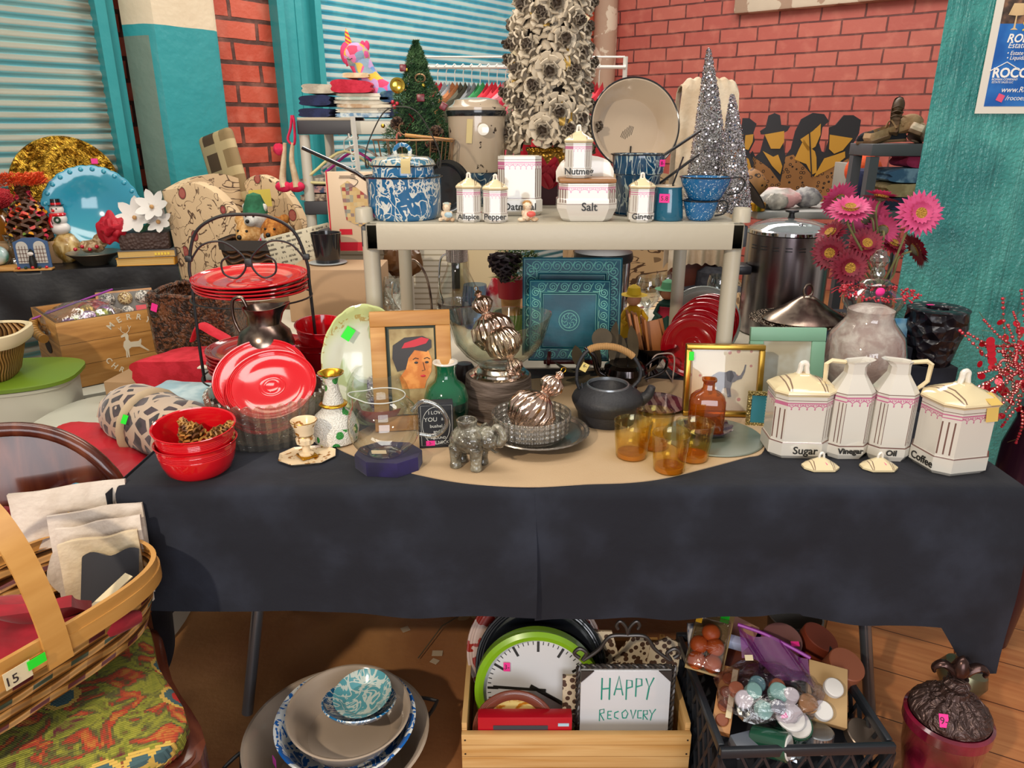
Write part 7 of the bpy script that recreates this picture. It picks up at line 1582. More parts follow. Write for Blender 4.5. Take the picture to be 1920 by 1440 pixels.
# left edge clutter
p=lat(14,500,.03);k=mpp(p)
S('glass_candlestick',lathe([(0,0),(14*k,0),(10*k,6*k),(4*k,14*k),(7*k,26*k),(4*k,36*k),(9*k,50*k),(11*k,58*k),(8*k,58*k),(0,48*k)],24),G_cut,'clear glass candlestick at the left end of the Christmas table','candlestick',p+Vector((.03,0,0)))
p=lat(0,490,.06);k=mpp(p)
S('brown_vase',lathe([(0,0),(.08,.0),(.10,.08),(.09,.18),(.05,.24),(.06,.28),(0,.27)],28),mat('amber_brown_glaze','#7a4a14',.15,coat=.6),'amber brown vase at the left picture edge','vase',p)
S('red_tinsel_hat',sph(.06,1.2,.8,.8,nz=.3),mat('red_tinsel','#c6222e',.5,bump=lambda H:H.vor(120),bs=1),'red tinsel hat perched on the amber brown vase','hat',p+Vector((.045,.0,.30)))
S('dark_hat_box',box(.08,.08,.14,.004),mat('dark_aubergine','#332328',.6),'dark box above the red tinsel hat at the picture edge','box',p+Vector((-.06,.08,.30)))
S('wooden_board',box(.16,.12,.014,.003),M_wood,'light wooden board at the left end of the Christmas table','board',lat(0,508,.04),(0,0,10))
S('snow_globe',sph(.045).mv(0,0,.045),mat('globe_glass','#9dbfb4',.08,coat=.6,fn=lambda H:H.mix(H.noise(9,3).ss(.4,.6),'#2f8a78','#cfe0e2')),'small snow globe on the wooden board at the picture edge','snow globe',lat(-4,506,.05)+Vector((0,0,.0145)))
# ---- crates and bins
cb0=P(130,732,y=2.5);zc=cb0.z
M_crw=mat('pine_crate_boards','#b5803f',.55,fn=lambda H:H.mix(((H.co()[2]*1/.0833).fr()<.02),H.ramp(H.noise(7,6,.5,vec=H.vec(H.co()[0]*.5,H.co()[1]*.5,H.co()[2]*5)),(.3,'#9c6a30'),(.5,'#bb8645'),(.72,'#cf9f60')),'#4e3318'))
cw,cdp,chh=.40,.35,.25
cr2=T('wooden_christmas_crate','slatted pine crate painted MERRY CHRISTMAS with a white reindeer','crate',cb0,44)
for nm,g in (('front_board',box(cw,.014,chh,.001).mv(cw/2,.007,0)),('back_board',box(cw,.014,chh,.001).mv(cw/2,cdp-.007,0)),('side_board',box(.014,cdp-.03,chh,.001).mv(.007,cdp/2,0)),('side_board',box(.014,cdp-.03,chh,.001).mv(cw-.007,cdp/2,0)),('base_board',box(cw-.03,cdp-.03,.012).mv(cw/2,cdp/2,0))):
    obj(nm,g,M_crw,cr2)
obj('grab_hole',lathe([(0,0),(.026,0),(.026,.002),(0,.002)],20).sc(1,1.7,1).rot('Y',-90).mv(-.0006,cdp*.5,chh*.52),mat('shadow_brown','#2b1a0e',.8),cr2)
obj('rope_handle',tube(spl([(-.012,cdp*.80,chh*.84),(-.030,cdp*.6,chh*.80),(-.034,cdp*.4,chh*.76),(-.030,cdp*.2,chh*.74)]),.016,12),mat('turned_wood','#a3742f',.5,bump=lambda H:(H.co()[1]*260).sin(),bs=.6),cr2)
M_wpt=mat('white_paint','#ddd2b8',.6)
def arc_text(word,cx,cz,r,a0,a1,size,up=1):
    for i,ch_ in enumerate(word):
        a=math.radians(a0+(a1-a0)*i/(len(word)-1));g=text(ch_,size,.0004,bold=.0006).rot('Y',-(math.degrees(a)-90) if up else -(math.degrees(a)+90))
        obj('lettering',g,M_wpt,cr2,(cx+r*cs(a),-.0012,cz+r*sn(a)))
cxm,czm=cw*.60,chh*.50
arc_text('MERRY',cxm,czm,.098,128,52,.030);arc_text('CHRISTMAS',cxm,czm,.112,205,335,.028,0)
DE=[(-.012,-.045),(-.010,-.02),(-.016,.0),(-.012,.016),(-.004,.022),(-.004,.036),(-.018,.034),(-.018,.041),(-.006,.047),(.006,.046),(.008,.036),(.006,.022),(.012,.012),(.040,.010),(.050,.018),(.050,.008),(.046,-.004),(.062,-.022),(.074,-.034),(.068,-.034),(.040,-.012),(.012,-.008),(.002,-.014),(.000,-.045),(-.004,-.045),(-.005,-.015),(-.007,-.045)]
obj('reindeer',prism([(cxm-.02+x*1.0,z) for x,z in DE],.0012).rot('X',90).mv(0,-.0002,czm),M_wpt,cr2)
for s in (-1,1):obj('antler',tube(spl([(cxm-.02+.0,-.001,czm+.046),(cxm-.02+s*.014,-.001,czm+.058),(cxm-.02+s*.012,-.001,czm+.076)],3),.0012,5)+tube([(cxm-.02+s*.013,-.001,czm+.060),(cxm-.02+s*.022,-.001,czm+.072)],.001,5),M_wpt,cr2)
R44=Matrix.Rotation(math.radians(44),4,'Z')
def inc(x,y,z):return cb0+(R44 @ Vector((x,y,z)))
S('crate_filling',box(cw-.05,cdp-.05,chh*.62,.02).mv(0,0,.014),cloth_mat('crumpled_tissue','#b9a98f','#d7ccb8',12),'crumpled tissue paper filling the Christmas crate','tissue paper',inc(cw/2,cdp/2,0),(0,0,44))
ob=T('bagged_ornaments','clear zip bag of purple and gold ornaments in the Christmas crate','bag',inc(.13,.15,chh*.66),44)
for i in range(12):
    a=i*2.4;obj('ornament',sph(.026+.004*(i%3)).mv(.085*(i/12)**.5*cs(a)*1.2,.085*(i/12)**.5*sn(a),.02+.035*((i*7)%3)/2),mat(('violet_foil','lime_gold_foil','lilac_foil','gold_foil2')[i%4],('#8d5a8e','#9aa036','#b58cb5','#c2a04a')[i%4],.25,metal=.5,bump=lambda H:(H.co()[0]*300).sin(),bs=.4),ob)
obj('plastic_film',sph(.12,1.15,.95,.62,30,18,.22,2.5).mv(0,0,.045),G_plastic,ob);obj('zip_strip',tube([(-.16,.05,.07),(-.02,.07,.10),(.14,.10,.13)],.004,6),mat('purple_zip','#8e2c94',.4),ob)
bx_=T('ornament_gift_box','open-front kraft box of six glass ornaments leaning in the Christmas crate','box',inc(.30,.21,chh*.62),30,rx=-38)
w_,h_=.205,.14
obj('kraft_box',box(w_,.055,h_,.002),mat('kraft_card','#a87848',.6),bx_);obj('dark_inset',box(w_-.02,.002,h_-.02).mv(0,-.0275,.010),mat('grey_inset','#5f5a54',.5),bx_)
for i in range(5):obj('glass_ball',sph(.028).mv(-.062+.062*(i%3),-.030,.100-.062*(i//3)),mat(('silver_net_glass','gold_net_glass')[i%2],('#b9b4ac','#b99a5c')[i%2],.15,coat=.6,fn=lambda H,i=i:H.mix(H.noise(60,3,2).ss(.45,.55),('#d8d2c8','#d9c08a')[i%2],('#55534f','#7d5a2a')[i%2])),bx_)
obj('red_card',box(.06,.002,.05).mv(.062,-.030,.014),mat('package_red','#c8122a',.4),bx_)
obj('window_film',box(w_-.012,.001,h_-.012).mv(0,-.060,.006),glass('box_window','#ffffff',.03,.3),bx_)
S('red_tissue',sph(.05,1.4,.8,.8,nz=.3),cloth_mat('red_felt','#b50f28','#c92038'),'bit of red felt between the ornament bag and the ornament box','felt',inc(.20,.27,chh*.86))
# bins
M_bin=mat('translucent_bin_plastic','#b9b8a8',.35,fn=lambda H:H.mix(H.noise(4,3),'#a9a999','#c9c9bc'));M_lime=mat('lime_lid','#5f7a1a',.4)
def bin_(lb,loc,w,d,h,rz,lidm=None):
    o=T('storage_bin',lb,'storage bin',loc,rz)
    obj('tub',loft([sup(w*a,d*a,z,40) for a,z in ((.86,0),(.90,.01),(.97,h-.03),(1.0,h-.028),(1.0,h-.018),(.01,h-.018))]),M_bin,o)
    obj('lid',loft([sup(w*a,d*a,z,40) for a,z in ((1.0,h-.017),(1.04,h-.014),(1.04,h-.003),(1.01,h),(.01,h))]),lidm or M_bin,o);return o
bin_('cloudy translucent bin supporting the Christmas crate',inc(.16,.15,-zc),.50,.46,zc-.002,44)
gb_=P(0,725,y=2.12);zg_=zat(742,2.0)
bin_('white bin with a lime green lid at the left picture edge',(gb_.x-.14,2.18,0),.62,.34,zg_,14,M_lime)
# wicker basket with cloth edge on the lime lid
M_wick=mat('honey_wicker','#b98743',.55,fn=lambda H:H.mix((H.co()[0]*520+H.co()[1]*520+(H.co()[2]*90).sin()*2).sin()>.0,'#8f5f26','#cf9c58'),bump=lambda H:(H.co()[0]*520+H.co()[1]*520+(H.co()[2]*90).sin()*2).sin(),bs=1)
wbk=T('wicker_basket','honey wicker basket with a white cloth edge on the lime lid','basket',(gb_.x-.09,2.16,zg_+.001),14)
wh=zat(640,2.05)-zg_
obj('woven_body',loft([sup(.30*a,.24*a,z*wh,44) for a,z in ((.68,0),(.75,.1),(1.0,.95),(.97,.95),(.7,.12),(.01,.1))]),M_wick,wbk)
obj('cloth_edge',loft([sup(.31*a,.25*a,z*wh,44) for a,z in ((1.0,.72),(1.05,.82),(1.05,.98),(1.0,1.0),(.93,.96))],cap=False),mat('cream_linen','#c9b995',.8),wbk)
S('kraft_box',box(.20,.14,.12,.002),mat('kraft_card','#a87848',.6),'tan cardboard box sticking out of the wicker basket','box',(gb_.x-.13,2.14,zg_+wh*.62),(10,-14,20))
# support tote beside the table, blankets
tz_=.60
bin_('pale bin beside the table under the rolled blankets',(-1.20,1.95,0),.44,.66,tz_,4)
def roll(nm,lb,a,b,r,m,flat=1,seed=0,cat='blanket',spiral=True):
    a=Vector(a);b=Vector(b);n=26;pts_=[a+(b-a)*i/n for i in range(n+1)]
    g=tube(pts_,r,28,taper=[(.80+.20*min(1,6*min(i,n-i)/n))*(1+.05*mn.noise(Vector((i*.3,seed,0)))) for i in range(n+1)],flat=1)
    c0=(a+b)/2
    g=g.fn(lambda x,y,z:(x,y,c0.z+(z-c0.z)*flat+.012*mn.noise(Vector((x*9,y*9,seed)))))
    o=T(nm,lb,cat,c0);obj('roll',g.mv(-c0.x,-c0.y,-c0.z),m,o)
    if spiral:
        d=(b-a).normalized();s1=d.cross(Vector((0,0,1))).normalized()
        for e,sg in ((b,1),(a,-1)):
            obj('rolled_end',tube([e-c0+d*sg*.004+s1*(r*.72*(1-t/26)*cs(t*.62))+Vector((0,0,flat*r*.72*(1-t/26)*sn(t*.62))) for t in range(24)],r*.09,6),m,o)
    return o
M_lp=mat('leopard_fleece','#8a7060',.9,fn=lambda H:H.mix((H.vor(24,'DISTANCE_TO_EDGE')<.13).mx(H.vor(24)<.10),H.mix(H.noise(30,3).ss(.4,.6),'#120d10','#3b2a30'),H.mix(H.noise(10,2),'#a08872','#c7b29c')),sheen=.4)
pa,pb2=P(205,745,y=1.78),P(372,735,y=1.66)
r1=roll('leopard_blanket','rolled leopard print fleece blanket tied with a pale band',(pa.x+.02,1.80,tz_+.125),(pb2.x+.02,1.60,tz_+.125),.085,M_lp,1.0,3)
r1.rotation_euler=(0,0,0)
o_=T('sequin_cloth','dark sequined cloth under the leopard blanket','cloth',(pa.x+.07,1.69,tz_+.03));obj('cloth',folded(.30,.16,.045,2,5).rot('Z',-38),mat('black_sequins','#1e1a1d',.3,fn=lambda H:H.mix(H.vor(160,out='Color')>.72,'#17141a','#a8988a')),o_)
q0=(Vector((pa.x+.02,1.80,0))+Vector((pb2.x+.02,1.60,0)))/2
obj('pale_band',tube([(-.045+.0,0,0)]*2,.001,4) if False else tube([((-.020)+.088*cs(a*.3)*.53,.0+.088*cs(a*.3)*.85,.088*sn(a*.3)) for a in range(21)],.009,6,True,flat=.25),mat('tan_band','#b9a384',.7),r1)
sticker(r1,M_grnst,(-.052,-.076,.035),.02,.022,(-30,0,-30))
p_=P(318,705,y=2.0)
S('blue_fleece',folded(.26,.20,.09,2,8),cloth_mat('pale_blue_fleece','#8fb0bb','#b9ced3',10),'folded pale blue fleece behind the leopard blanket','blanket',(p_.x,2.02,tz_+.002),(4,0,-18))
M_rv=mat('bright_red_vinyl','#b80a22',.38,bump=lambda H:H.noise(9,4,1),bs=.5)
pv=P(185,850,y=1.62)
rr_=roll('red_vinyl_roll','big roll of bright red fabric with a pale tape strip behind the chair',(pv.x-.17,1.80,tz_+.02),(pv.x+.17,1.47,tz_-.005),.11,M_rv,.85,11,cat='fabric roll')
obj('tape_strip',box(.02,.055,.001,0).rot('X',30).rot('Z',20).mv(.015,-.075,.074),M_paper,rr_)
# red napkins and woven box
p_=P(345,668,y=2.2)
S('red_napkins',folded(.30,.18,.10,3,13),cloth_mat('bright_red_cotton','#b30b20','#c61c30'),'folded bright red napkins behind the crystal bowl','napkins',(p_.x-.01,2.26,.645),(0,-6,-12))
S('red_napkins',tube(spl([(-.05,0,0),(-.02,0,.05),(.03,-.01,.03),(.07,0,.0)]),.022,10,flat=.3),MC['bright_red_cotton'],'red napkin loop sticking up beside the woven box','napkins',(p_.x+.03,2.32,.77))
p_=P(372,600,y=2.55)
M_wvn=mat('dark_glossy_weave','#3a2116',.3,coat=.3,fn=lambda H:H.mix(H.noise(40,3,2).ss(.4,.62),'#241009','#74462c'),bump=lambda H:H.noise(34,3,2.5),bs=1,bd=.02)
wvb=T('woven_hamper','dark brown glossy woven basket with a pink tag behind the red napkins','basket',(p_.x+.02,2.58,zat(668,2.5)),-6)
hh=zat(552,2.5)-zat(668,2.5)
obj('woven_body',loft([oct_(.30*s,.26*s,.02,z) for s,z in ((.94,0),(1,.02),(1.03,hh),(.96,hh),(.9,.03),(.01,.02))]),M_wvn,wvb)
obj('braided_rim',tube([(.152*math.copysign(abs(cs(a*.131))**.4,cs(a*.131)),.130*math.copysign(abs(sn(a*.131))**.4,sn(a*.131)),hh+.004*sn(a*2.2)) for a in range(48)],.010,8,True),M_wvn,wvb)
sticker(wvb,M_pinkst,(-.115,-.137,hh*.78),.022,.028,(0,20,0))
S('carton',box(.34,.50,zat(668,2.5)-.002,.004),mat('brown_cardboard','',0),'plain cardboard carton supporting the woven basket and napkins','box',(p_.x,2.46,0),(0,0,-6))
# ---- chair
cc=Vector((-.876,1.048,0));CR=30.6
chr_=T('wooden_chair','dark wooden chair with a rounded back and tapestry seat holding a handled basket','chair',cc,CR)
M_chw=mat('polished_mahogany','#4a2016',.22,coat=.3,fn=lambda H:H.mix(H.noise(6,6,.6,vec=H.vec(H.co()[0]*4,H.co()[1],H.co()[2]*.8)).ss(.3,.75),'#3f170f','#6e3a26'))
def tap(H):
    x,y,z=H.co();v=H.vec(x.m('SNAP',.004),y.m('SNAP',.004),z);d=H.vor(9,vec=v);c_=H.vor(9,vec=v,out='Color');n=H.noise(22,3,1,vec=v)
    a=H.ramp(n,(.30,'#5d1a28'),(.38,'#6d7020'),(.46,'#8f8d2c'),(.54,'#4c4a26'),(.60,'#a8331f'),(.72,'#b58432'))
    fl=H.mix(d<.16,'#3f5a5e','#b3261f');a=H.mix((d<.30)*(c_>.5),a,fl);a=H.mix(((d-.30).abs()<.03)*(c_>.5),a,'#c6a24a')
    return a
M_tap=mat('tapestry','#8a8030',.9,fn=tap,bump=lambda H:(H.co()[1]*1500).sin(),bs=.35)
sz=.455
seat=[(q.x,q.y) for q in spl([(-.24,-.22,0),(.0,-.245,0),(.24,-.22,0),(.225,0,0),(.20,.20,0),(0,.215,0),(-.20,.20,0),(-.225,0,0)],5,True)]
obj('seat_cushion',loft([[(x*s,y*s,sz-.05+dz) for x,y in seat] for s,dz in ((.95,0),(.98,.02),(.97,.04),(.90,.052),(.6,.062),(.05,.064))]),M_tap,chr_)
obj('seat_frame',loft([[(x*s,y*s,z) for x,y in seat] for s,z in ((1.0,sz-.11),(1.06,sz-.105),(1.06,sz-.055),(1.0,sz-.048))]),M_chw,chr_)
for s in (-1,1):
    obj('front_leg',tube([(s*.225,-.215,sz-.05),(s*.225,-.215,sz-.2),(s*.228,-.22,.006)],.024,12,taper=[1.1,1,.7]),M_chw,chr_)
    obj('rear_leg',tube(spl([(s*.21,.20,.50),(s*.205,.21,.40),(s*.21,.26,.15),(s*.215,.30,.006)]),.02,10),M_chw,chr_)
    obj('back_post',tube(spl([(s*.205,.205,.44),(s*.222,.225,.60),(s*.215,.25,.70)]),.019,10,flat=1.2),M_chw,chr_)
def bkf(u,v):
    x=(u-.5)*2;zt=.60+.265*math.sqrt(max(0,1-abs(x)**2.4));zb=.58
    z=zb+(zt-zb)*v;return (x*.235,.225+.06*(z-.44)/.4+.035*(1-x*x),z)
obj('back_panel',grid(bkf,34,16,.020),M_chw,chr_)
obj('back_rail',tube([Vector(bkf(i/30,1)) for i in range(31)],.015,10),M_chw,chr_)
# handled market basket
RB=Vector((-.615,1.21,0));la=Vector((-.465,-.885,0));wa=Vector((-.885,.465,0));bc_=RB+la*.264+wa*.16
brz=math.degrees(math.atan2(la.y,la.x));bz0=.525;BL,BW,BH=.50,.31,.115
bsk=T('market_basket','splint market basket with coloured weave stripes and one flat bent handle','basket',(bc_.x,bc_.y,bz0),brz)
def splf(H):
    x,y,z=H.co();s=x+y;c=((s*16).fr()>.5);r=((z*45).fr());rw=(z*45).fl();par=((rw*.5).fr()>.2);chk=(c-par).abs()
    a=H.mix(chk,'#c08a48','#a9743a');a=H.mix((r<.10),a,'#5b3a1a')
    a=H.mix((rw.m('MODULO',3)<.5)*(r>.35)*(r<.75)*chk,a,'#6d2c2a');return H.mix((rw.m('MODULO',3)>1.5)*(r>.35)*(r<.75)*chk,a,'#49513a')
def splb(H):
    x,y,z=H.co();s=x+y;return (s*50.3).sin()*(z*141).sin()+(z*283).sin()*.5
M_spl=mat('woven_splint','#bd8847',.5,fn=splf,bump=splb,bs=1,bd=.015)
M_rim=mat('bent_oak','#b9853f',.4,fn=lambda H:H.mix(H.noise(8,5,vec=H.vec(H.co()[0],H.co()[1],H.co()[2]*6)),'#a9732f','#cf9d58'))
obj('woven_body',loft([sup(BL*a,BW*a,z*BH,64) for a,z in ((.84,0),(.88,.03),(.95,.5),(1.0,1.0),(.975,1.0),(.93,.5),(.84,.06),(.01,.05))]),M_spl,bsk)
for zz,s in ((.80,1.02),(.98,1.005)):obj('rim_band',loft([sup(BL*(s+a),BW*(s+a*1.6),BH*zz+z,64) for a,z in ((-.02,0),(.012,0),(.012,.026),(-.02,.026))],cap=False),M_rim,bsk)
hg=[(0,BW*.52*cs(a),BH*.70+(.27*sn(a) if a>0 else 0)) for a in [PI*i/28 for i in range(29)]]
obj('bent_handle',G([(x+sx,y*(1+t),z+t*.08) for x,y,z in hg for sx,t in ((-.02,0),(.02,0),(.02,.035),(-.02,.035))],[(i*4+j,i*4+(j+1)%4,i*4+4+(j+1)%4,i*4+4+j) for i in range(28) for j in range(4)]),M_rim,bsk)
obj('price_label',box(.040,.001,.030,0),M_paper,bsk,(.065,BW*.54,BH*.82),(0,0,180));obj('handwriting',text('15',.022,.0003),M_pen,bsk,(.075,BW*.543,BH*.87),(0,0,180))
obj('green_sticker',box(.028,.001,.016,0),M_grnst,bsk,(.036,BW*.545,BH*.92),(0,0,180))
# basket goods
def place(lb,u,v,z,g,m,rot,nm='folded_cloth',cat='cloth',**kw):p=P(u,v,z=z);return S(nm,g,m,lb,cat,(p.x,p.y,z),rot,**kw)
def slab(w,d,h,seed=0):
    g=box(w,d,h,d*.45,3);bm=None
    return grid(lambda u,v:((u-.5)*w*(1-.02*mn.noise(Vector((v*3,seed,0)))),.006*mn.noise(Vector((u*3,v*3,seed))),v*h*(1+.04*mn.noise(Vector((u*2.5,seed,1))))),16,12,d)
M_cot=cloth_mat('off_white_cotton','#c3b5a6','#d6cabd',10,.9)
zb=bz0+.012
wc=T('bird_print_towel','large off-white towel with small yellow birds at the back of the market basket','towel',(-.868,1.262,zb),22,rx=-12)
obj('cloth',slab(.205,.012,.225,1),M_cot,wc)
for x,z in ((-.01,.168),(.085,.150),(-.06,.02)):
    obj('printed_bird',prism([(a*.9,b*.9) for a,b in [(-.010,.008),(-.006,.012),(-.003,.004),(.004,.004),(.010,.012),(.014,.010),(.008,-.002),(.0,-.007),(-.008,-.003)]],.001).rot('X',90).mv(x,-.0215,z),mat('mustard_print','#c79b2c',.6),wc)
for i,(lb,x,y,w,h,rz,m) in enumerate([('off-white cloth napkin second from the back of the market basket',-.805,1.238,.165,.190,22,M_cot),('off-white cloth napkin third from the back of the market basket',-.785,1.210,.145,.178,22,M_cot),('cream linen napkin in front of the white ones in the market basket',-.775,1.186,.135,.160,24,cloth_mat('cream_linen_napkin','#bda988','#d3c2a4',12,.9))]):
    S('folded_napkin',slab(w,.010,h,5+i),m,lb,'napkin',(x,y,zb),(-12,0,rz),'white napkins in the market basket')
M_vel=mat('red_velvet','#a3081f',.8,sheen=.1,fn=lambda H:H.mix(H.noise(9,4,.5).ss(.35,.7),'#7a0415','#a80e26'),bump=lambda H:H.noise(14,4),bs=.4)
S('red_towel',slab(.20,.03,.19,12),M_vel,'red terry towel at the left of the bird print towel','towel',(-.985,1.175,zb),(-18,0,62))
S('turquoise_scarf',sph(.035,1.6,.6,.7,nz=.3),mat('turquoise_violet_foil','#2f6d9c',.4,fn=lambda H:H.mix(H.noise(40,3).ss(.4,.6),'#3a2f8a','#2fa3a6')),'bit of turquoise and violet fabric behind the bird print towel','scarf',(-.90,1.345,.715),(0,0,20))
pr_=T('red_velvet_pouch','red velvet pouch with a white price tag lying in the market basket','pouch',(-.815,1.085,.612),14,rx=48)
obj('pouch',grid(lambda u,v:((u-.5)*.13*(1-.08*v),-.018*sn(PI*u)*sn(PI*v),v*.085),16,12,.02),M_vel,pr_);obj('price_tag',box(.034,.001,.026,0).mv(.036,-.024,.030),M_paper,pr_);obj('handwriting',text('1.-',.018,.0003),M_pen,pr_,(.036,-.0255,.036))
S('black_velvet_cloth',grid(lambda u,v:((u-.5)*.10,-.010*sn(PI*u),v*.13+.006*sn(u*9)),14,12,.016),mat('black_velvet','#1a1a20',.85,sheen=.4),'black velvet cloth with a cream edge at the right of the market basket','cloth',(-.748,1.135,.560),(-38,0,14))
S('cream_ribbon',box(.022,.10,.002,0),M_paper,'cream ribbon strip across the black velvet cloth','ribbon',(-.735,1.125,.628),(20,0,-30))
g=sph(.13,1.15,.85,.38,36,20,.16,1.6,3)
S('red_santa_hat',g+tube(spl([(.10,.02,.0),(.17,.06,.0),(.21,.10,-.01)]),.035,12,taper=[1.2-.9*i/12 for i in range(13)]),M_vel,'crumpled red velvet hat filling the front of the market basket','hat',(-.895,1.035,.598),(0,0,-4))
S('red_fabric_fold',tube(spl([(-.14,0,0),(-.05,-.03,.006),(.06,-.02,.0),(.13,.03,.01)]),.022,12,flat=.6),M_vel,'rolled red velvet cuff along the near rim of the market basket','cloth',(-.885,.965,.600),(0,0,56))
S('knit_stocking',sph(.07,1.2,.8,.6,nz=.2),mat('red_green_white_knit','#a3223a',.9,fn=lambda H:H.ramp((H.co()[0]*7+H.noise(30)*.2).fr(),(.25,'#a3223a'),(.45,'#3f7a3a'),(.6,'#c9bfae'),(.8,'#a3223a')),bump=lambda H:H.vor(150),bs=1),'striped red green and white knit stocking at the left of the market basket','stocking',(-.93,.905,.60),(0,0,20))
# ==== UNDER THE TABLE
# basin and bowls
bcx=P(632,1370,z=.13)
def bas(R,H,wall=.004):return lathe([(0,.0),(.62*R,0),(.70*R,.01*1),(.86*R,H*.55),(.95*R,H*.94),(R,H*.97),(1.01*R,H),(.98*R,H*1.005),(.93*R,H*.95),(.84*R,H*.55),(.68*R,.016),(0,.008)],72)
M_tan=mat('tan_enamel','#9c8a76',.14,coat=.6,fn=lambda H:H.mix(H.noise(5,3),'#a08d79','#bdac9c'));M_swb=mat('bright_blue_swirl','#1f5fae',.1,coat=.7,fn=swirl('#2062b0','#dfe2e0',.055,16,1))
bn=T('enamel_wash_tub','wide tan enamel wash tub on the floor with dark ring handles, holding smaller bowls','basin',(bcx.x,bcx.y,0),0)
obj('bowl',bas(.207,.13),M_tan,bn)
for s,a in ((1,28),(-1,200)):
    t=math.radians(a);obj('ring_handle',tube([(.212*cs(t+q*.05),.212*sn(t+q*.05),.100+.0) for q in (-3,3)]+[((.212+.034*(1-abs(q)/3.2))*cs(t+q*.05),(.212+.034*(1-abs(q)/3.2))*sn(t+q*.05),.108) for q in (3,2,1,0,-1,-2,-3)],.0045,8),M_iron,bn)
S('enamel_bowl',bas(.155,.095),M_swb,'bright blue swirl enamel bowl, outermost of those in the wash tub','bowl',(bcx.x+.022,bcx.y-.002,.082),(4,2,0),'enamel bowls in the wash tub')
S('enamel_bowl',bas(.137,.085),M_tan,'tan enamel bowl nested in the blue swirl bowl in the wash tub','bowl',(bcx.x+.026,bcx.y+.008,.104),(3,3,0),'enamel bowls in the wash tub')
lc=Vector((bcx.x+.050,bcx.y+.018,.163))
l1=T('pot_cover','upturned blue swirl enamel lid with a black ring knob in the tan bowl','lid',lc,20,rx=-8,ry=4)
obj('lid',lathe([(0,.0),(.03,.002),(.075,.022),(.084,.034),(.081,.036),(.07,.024),(0,.006)],48),M_sw,l1);obj('ring_knob',tube([(.016*cs(a*.4),0,-.012+.014*sn(a*.4)) for a in range(16)],.0035,8,True),M_iron,l1)
S('pot_cover',lathe([(0,0),(.04,0),(.062,.02),(.066,.026),(.062,.024),(.04,.005),(0,.005)],48),mat('pale_teal_swirl','#6aa7ad',.14,coat=.5,fn=swirl('#5b9da6','#c4cdc4')),'small teal swirl enamel lid resting on the blue swirl lid','lid',lc+Vector((.012,.004,.034)),(10,-4,0))
S('pink_tag',box(.016,.001,.024,0),mat('magenta_tag','#c531a0',.5),'magenta price tag on the bright blue swirl bowl in the wash tub','price tag',(bcx.x-.118,bcx.y-.085,.118),(0,8,-50))
# wooden tray crate
fl=P(865,1378,z=.13);frr=P(1297,1378,z=.13);cwid=frr.x-fl.x;fy=fl.y
M_pine=mat('pale_pine','#c79a5c',.5,fn=lambda H:H.mix(((H.co()[2]*30).fr()<.03),H.ramp(H.noise(8,5,.4,vec=H.vec(H.co()[0]*.3,H.co()[1]*.3,H.co()[2]*6)),(.3,'#b98848'),(.7,'#dab57c')),'#7d5526'))
wc_=T('wooden_tray','pale pine crate on the floor filled with clocks, plates and a framed tile','crate',(fl.x+cwid/2,fy,0),0)
for nm,g in (('front_board',box(cwid,.014,.13,.001).mv(0,.007,0)),('back_board',box(cwid-.03,.014,.13).mv(0,.33,0)),('side_board',box(.012,.31,.15,.001).mv(-cwid/2+.006,.17,0)),('side_board',box(.012,.31,.15,.001).mv(cwid/2-.006,.17,0)),('base_board',box(cwid-.03,.30,.008).mv(0,.17,0))):obj(nm,g,M_pine,wc_)
for s in (-1,1):
    for z in (.03,.075,.115):obj('nail',lathe([(0,0),(.0022,0),(.0022,.001),(0,.0012)],8).rot('X',90).mv(s*(cwid/2-.008),-.0002,z),M_iron,wc_)
# clocks
cc_=P(1008,1290,z=.145)
ck=T('wall_clock','round wall clock with a lime green rim and white face in the pine crate','clock',cc_,-3,rx=-13)
Rk=.152
obj('lime_rim',lathe([(Rk*.86,.0),(Rk*.86,.022),(Rk*.93,.026),(Rk,.02),(Rk,-.012),(0,-.012)],72).rot('X',90),mat('lime_plastic','#7fae1c',.3,coat=.4),ck)
obj('face',lathe([(0,.006),(Rk*.865,.006),(Rk*.865,.004),(0,.004)],64).rot('X',90),mat('clock_white','#c9c9cc',.35),ck)
for i in range(60):
    a=i*PI/30;big=i%5==0;L_=.026 if big else .008;w=.006 if big else .0018;r=Rk*.80-L_/2
    obj('hour_mark' if big else 'minute_mark',box(w,.001,L_).mv(0,0,-L_/2).rot('Y',math.degrees(a)).mv(r*sn(a),-.0068,r*cs(a)),M_let,ck)
for a,L_,w in ((-88,.108,.007),(118,.075,.009)):
    t=math.radians(a);obj('clock_hand',box(w,.001,L_+.02).mv(0,0,-.02).rot('Y',a).mv(0,-.009,0),M_let,ck)
sticker(ck,M_pinkst,(-.075,-.010,.045),.016,.022,(0,0,0),'3-')
S('black_platter',ringed_plate(.162,.02).rot('X',90),M_blke,'black round tray standing behind the lime green clock','tray',(cc_.x+.010,cc_.y+.055,.170),(-20,0,-4))
S('pottery_plate',ringed_plate(.172,.02).rot('X',90),mat('pink_red_pottery','#a58a80',.3,fn=lambda H:H.mix((((H.co()[0]**2 if False else H.co()[0]*H.co()[0])+H.co()[2]*H.co()[2]).pw(.5)>.125)*1.0,'#241d1d',H.mix((H.noise(26,2)>.52),'#b79f94','#8e2418'))),'pottery plate with a pink edge and red marks, rearmost in the pine crate','plate',(cc_.x-.004,cc_.y+.095,.180),(-18,0,-4))
bp2=P(965,1378,z=.10)
